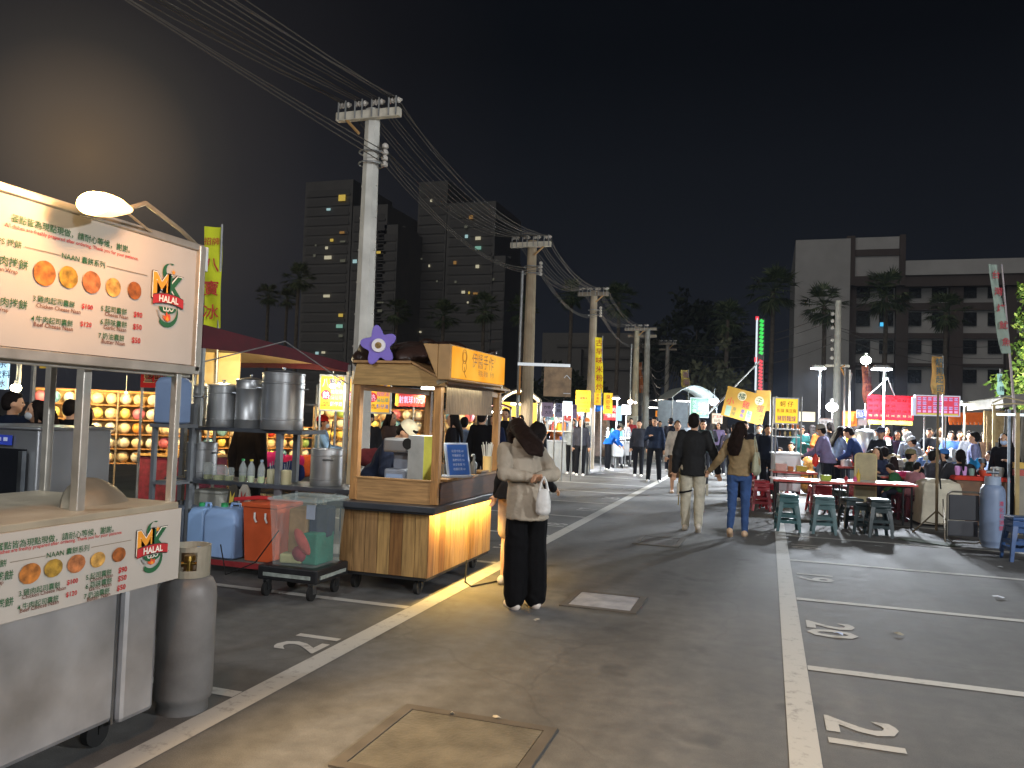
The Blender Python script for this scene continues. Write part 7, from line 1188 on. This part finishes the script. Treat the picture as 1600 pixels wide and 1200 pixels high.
for px, py, c_, lab, grp in ((842, 731, 'maroon', 'maroon stool at the front of the long white goods table', 0), (858, 733, 'dark green', 'dark green stool at the front of the long white goods table', 0), (876, 731, 'blue', 'blue stool at the front of the long white goods table', 0), (893, 732, 'maroon', 'maroon stool beside the foot of the brown pole', 0), (908, 728, 'dark green', 'dark green stool beside the foot of the brown pole', 0), (945, 718, 'dark green', 'dark green stool by the covered rack', 0), (822, 728, 'dark green', 'dark green stool left of the long white goods table', 0)): stool(c_, px, py, lab, rz=px*.3)
EXTRA = [(1252, 21, 'teal', '2f6a6a', 'behind the glowing cream awning', 170, 'short'), (1268, 22, 'pink', 'b06a80', 'behind the glowing cream awning', 20, 'long'), (1282, 20.5, 'orange', 'b8652c', 'below the white menu board', 190, 'short'), (1322, 22, 'white', 'a8a8ac', 'below the orange sign', 160, 'short'), (1333, 19.2, 'yellow', 'b89a30', 'below the orange sign', 30, 'short'), (1366, 21, 'grey', '6a6c72', 'under the red banner hem', 180, 'short'), (1386, 21, 'red', '9a2a2c', 'under the red banner hem', 170, 'long'), (1414, 20.6, 'pale green', '7a9a7c', 'under the red banner hem', 190, 'short'), (1452, 19.5, 'black', '18181c', 'under the crimson light box', 160, 'short'), (1468, 20, 'white', 'a4a6aa', 'under the crimson light box', 200, 'long'), (1486, 19, 'blue', '3a568c', 'under the crimson light box', 170, 'short'), (1500, 20, 'brown', '5a4030', 'under the orange valance', 180, 'short'),
         (850, 24, 'black', '17171b', 'inside the white lit stall', 180, 'short'), (866, 23.6, 'orange', 'b8703a', 'inside the white lit stall', 175, 'short'), (880, 24, 'navy', '1f2a48', 'inside the white lit stall', 190, 'long'), (916, 26, 'grey', '7c7e84', 'beyond the yellow menu board', 170, 'short'), (985, 30, 'red', '8a2a2e', 'beyond the pale pole', 180, 'short'), (1030, 31, 'brown', '4c3c30', 'far down the lane', 185, 'short'), (1062, 34, 'navy', '1e2840', 'far down the lane', 175, 'long'), (1108, 24, 'black', '141418', 'in front of the green lit board', 10, 'long'), (1146, 20, 'grey', '57585e', 'under the tilted banner', 30, 'short')]
for px, D, cn, tc_, place, f_, hr in EXTRA: x, y = pp(px, D); person(f'{"long" if hr == "long" else "short"} haired person in a {cn} top {place}', x, y, face=f_, h=1.56+.01*(px % 13), top=tc_, hair=hr, vox=.024, bottom=('pants', '1b1c22'), arms=('table', 'down') if px % 2 else ('phone', 'table'))
b = MB(); b.box((0, 0, 0), (.075, .008, .15)); o = b.build('phone', lit('dff0e4', 4)); p = wd(1388, 690, 14.7); o.location = p; o.rotation_euler = (-.5, 0, .2); tag(o, 'bright phone screen held by the seated woman in navy', 'phone')
bpy.data.scenes.remove(TMP)
# ------------------------------------------------------------------ humid night air
hz = MB(); hz.box((10, 150, 54), (460, 360, 110)); hm_ = bpy.data.materials.new('air'); hm_.use_nodes = True; ht = hm_.node_tree; ht.nodes.clear()
ho = ht.nodes.new('ShaderNodeOutputMaterial'); hv = ht.nodes.new('ShaderNodeVolumePrincipled'); hv.inputs['Color'].default_value = (.62, .72, .95, 1); hv.inputs['Density'].default_value = .00042; hv.inputs['Anisotropy'].default_value = .3; ht.links.new(hv.outputs[0], ho.inputs['Volume'])
tag(hz.build('haze', hm_), kind='stuff')
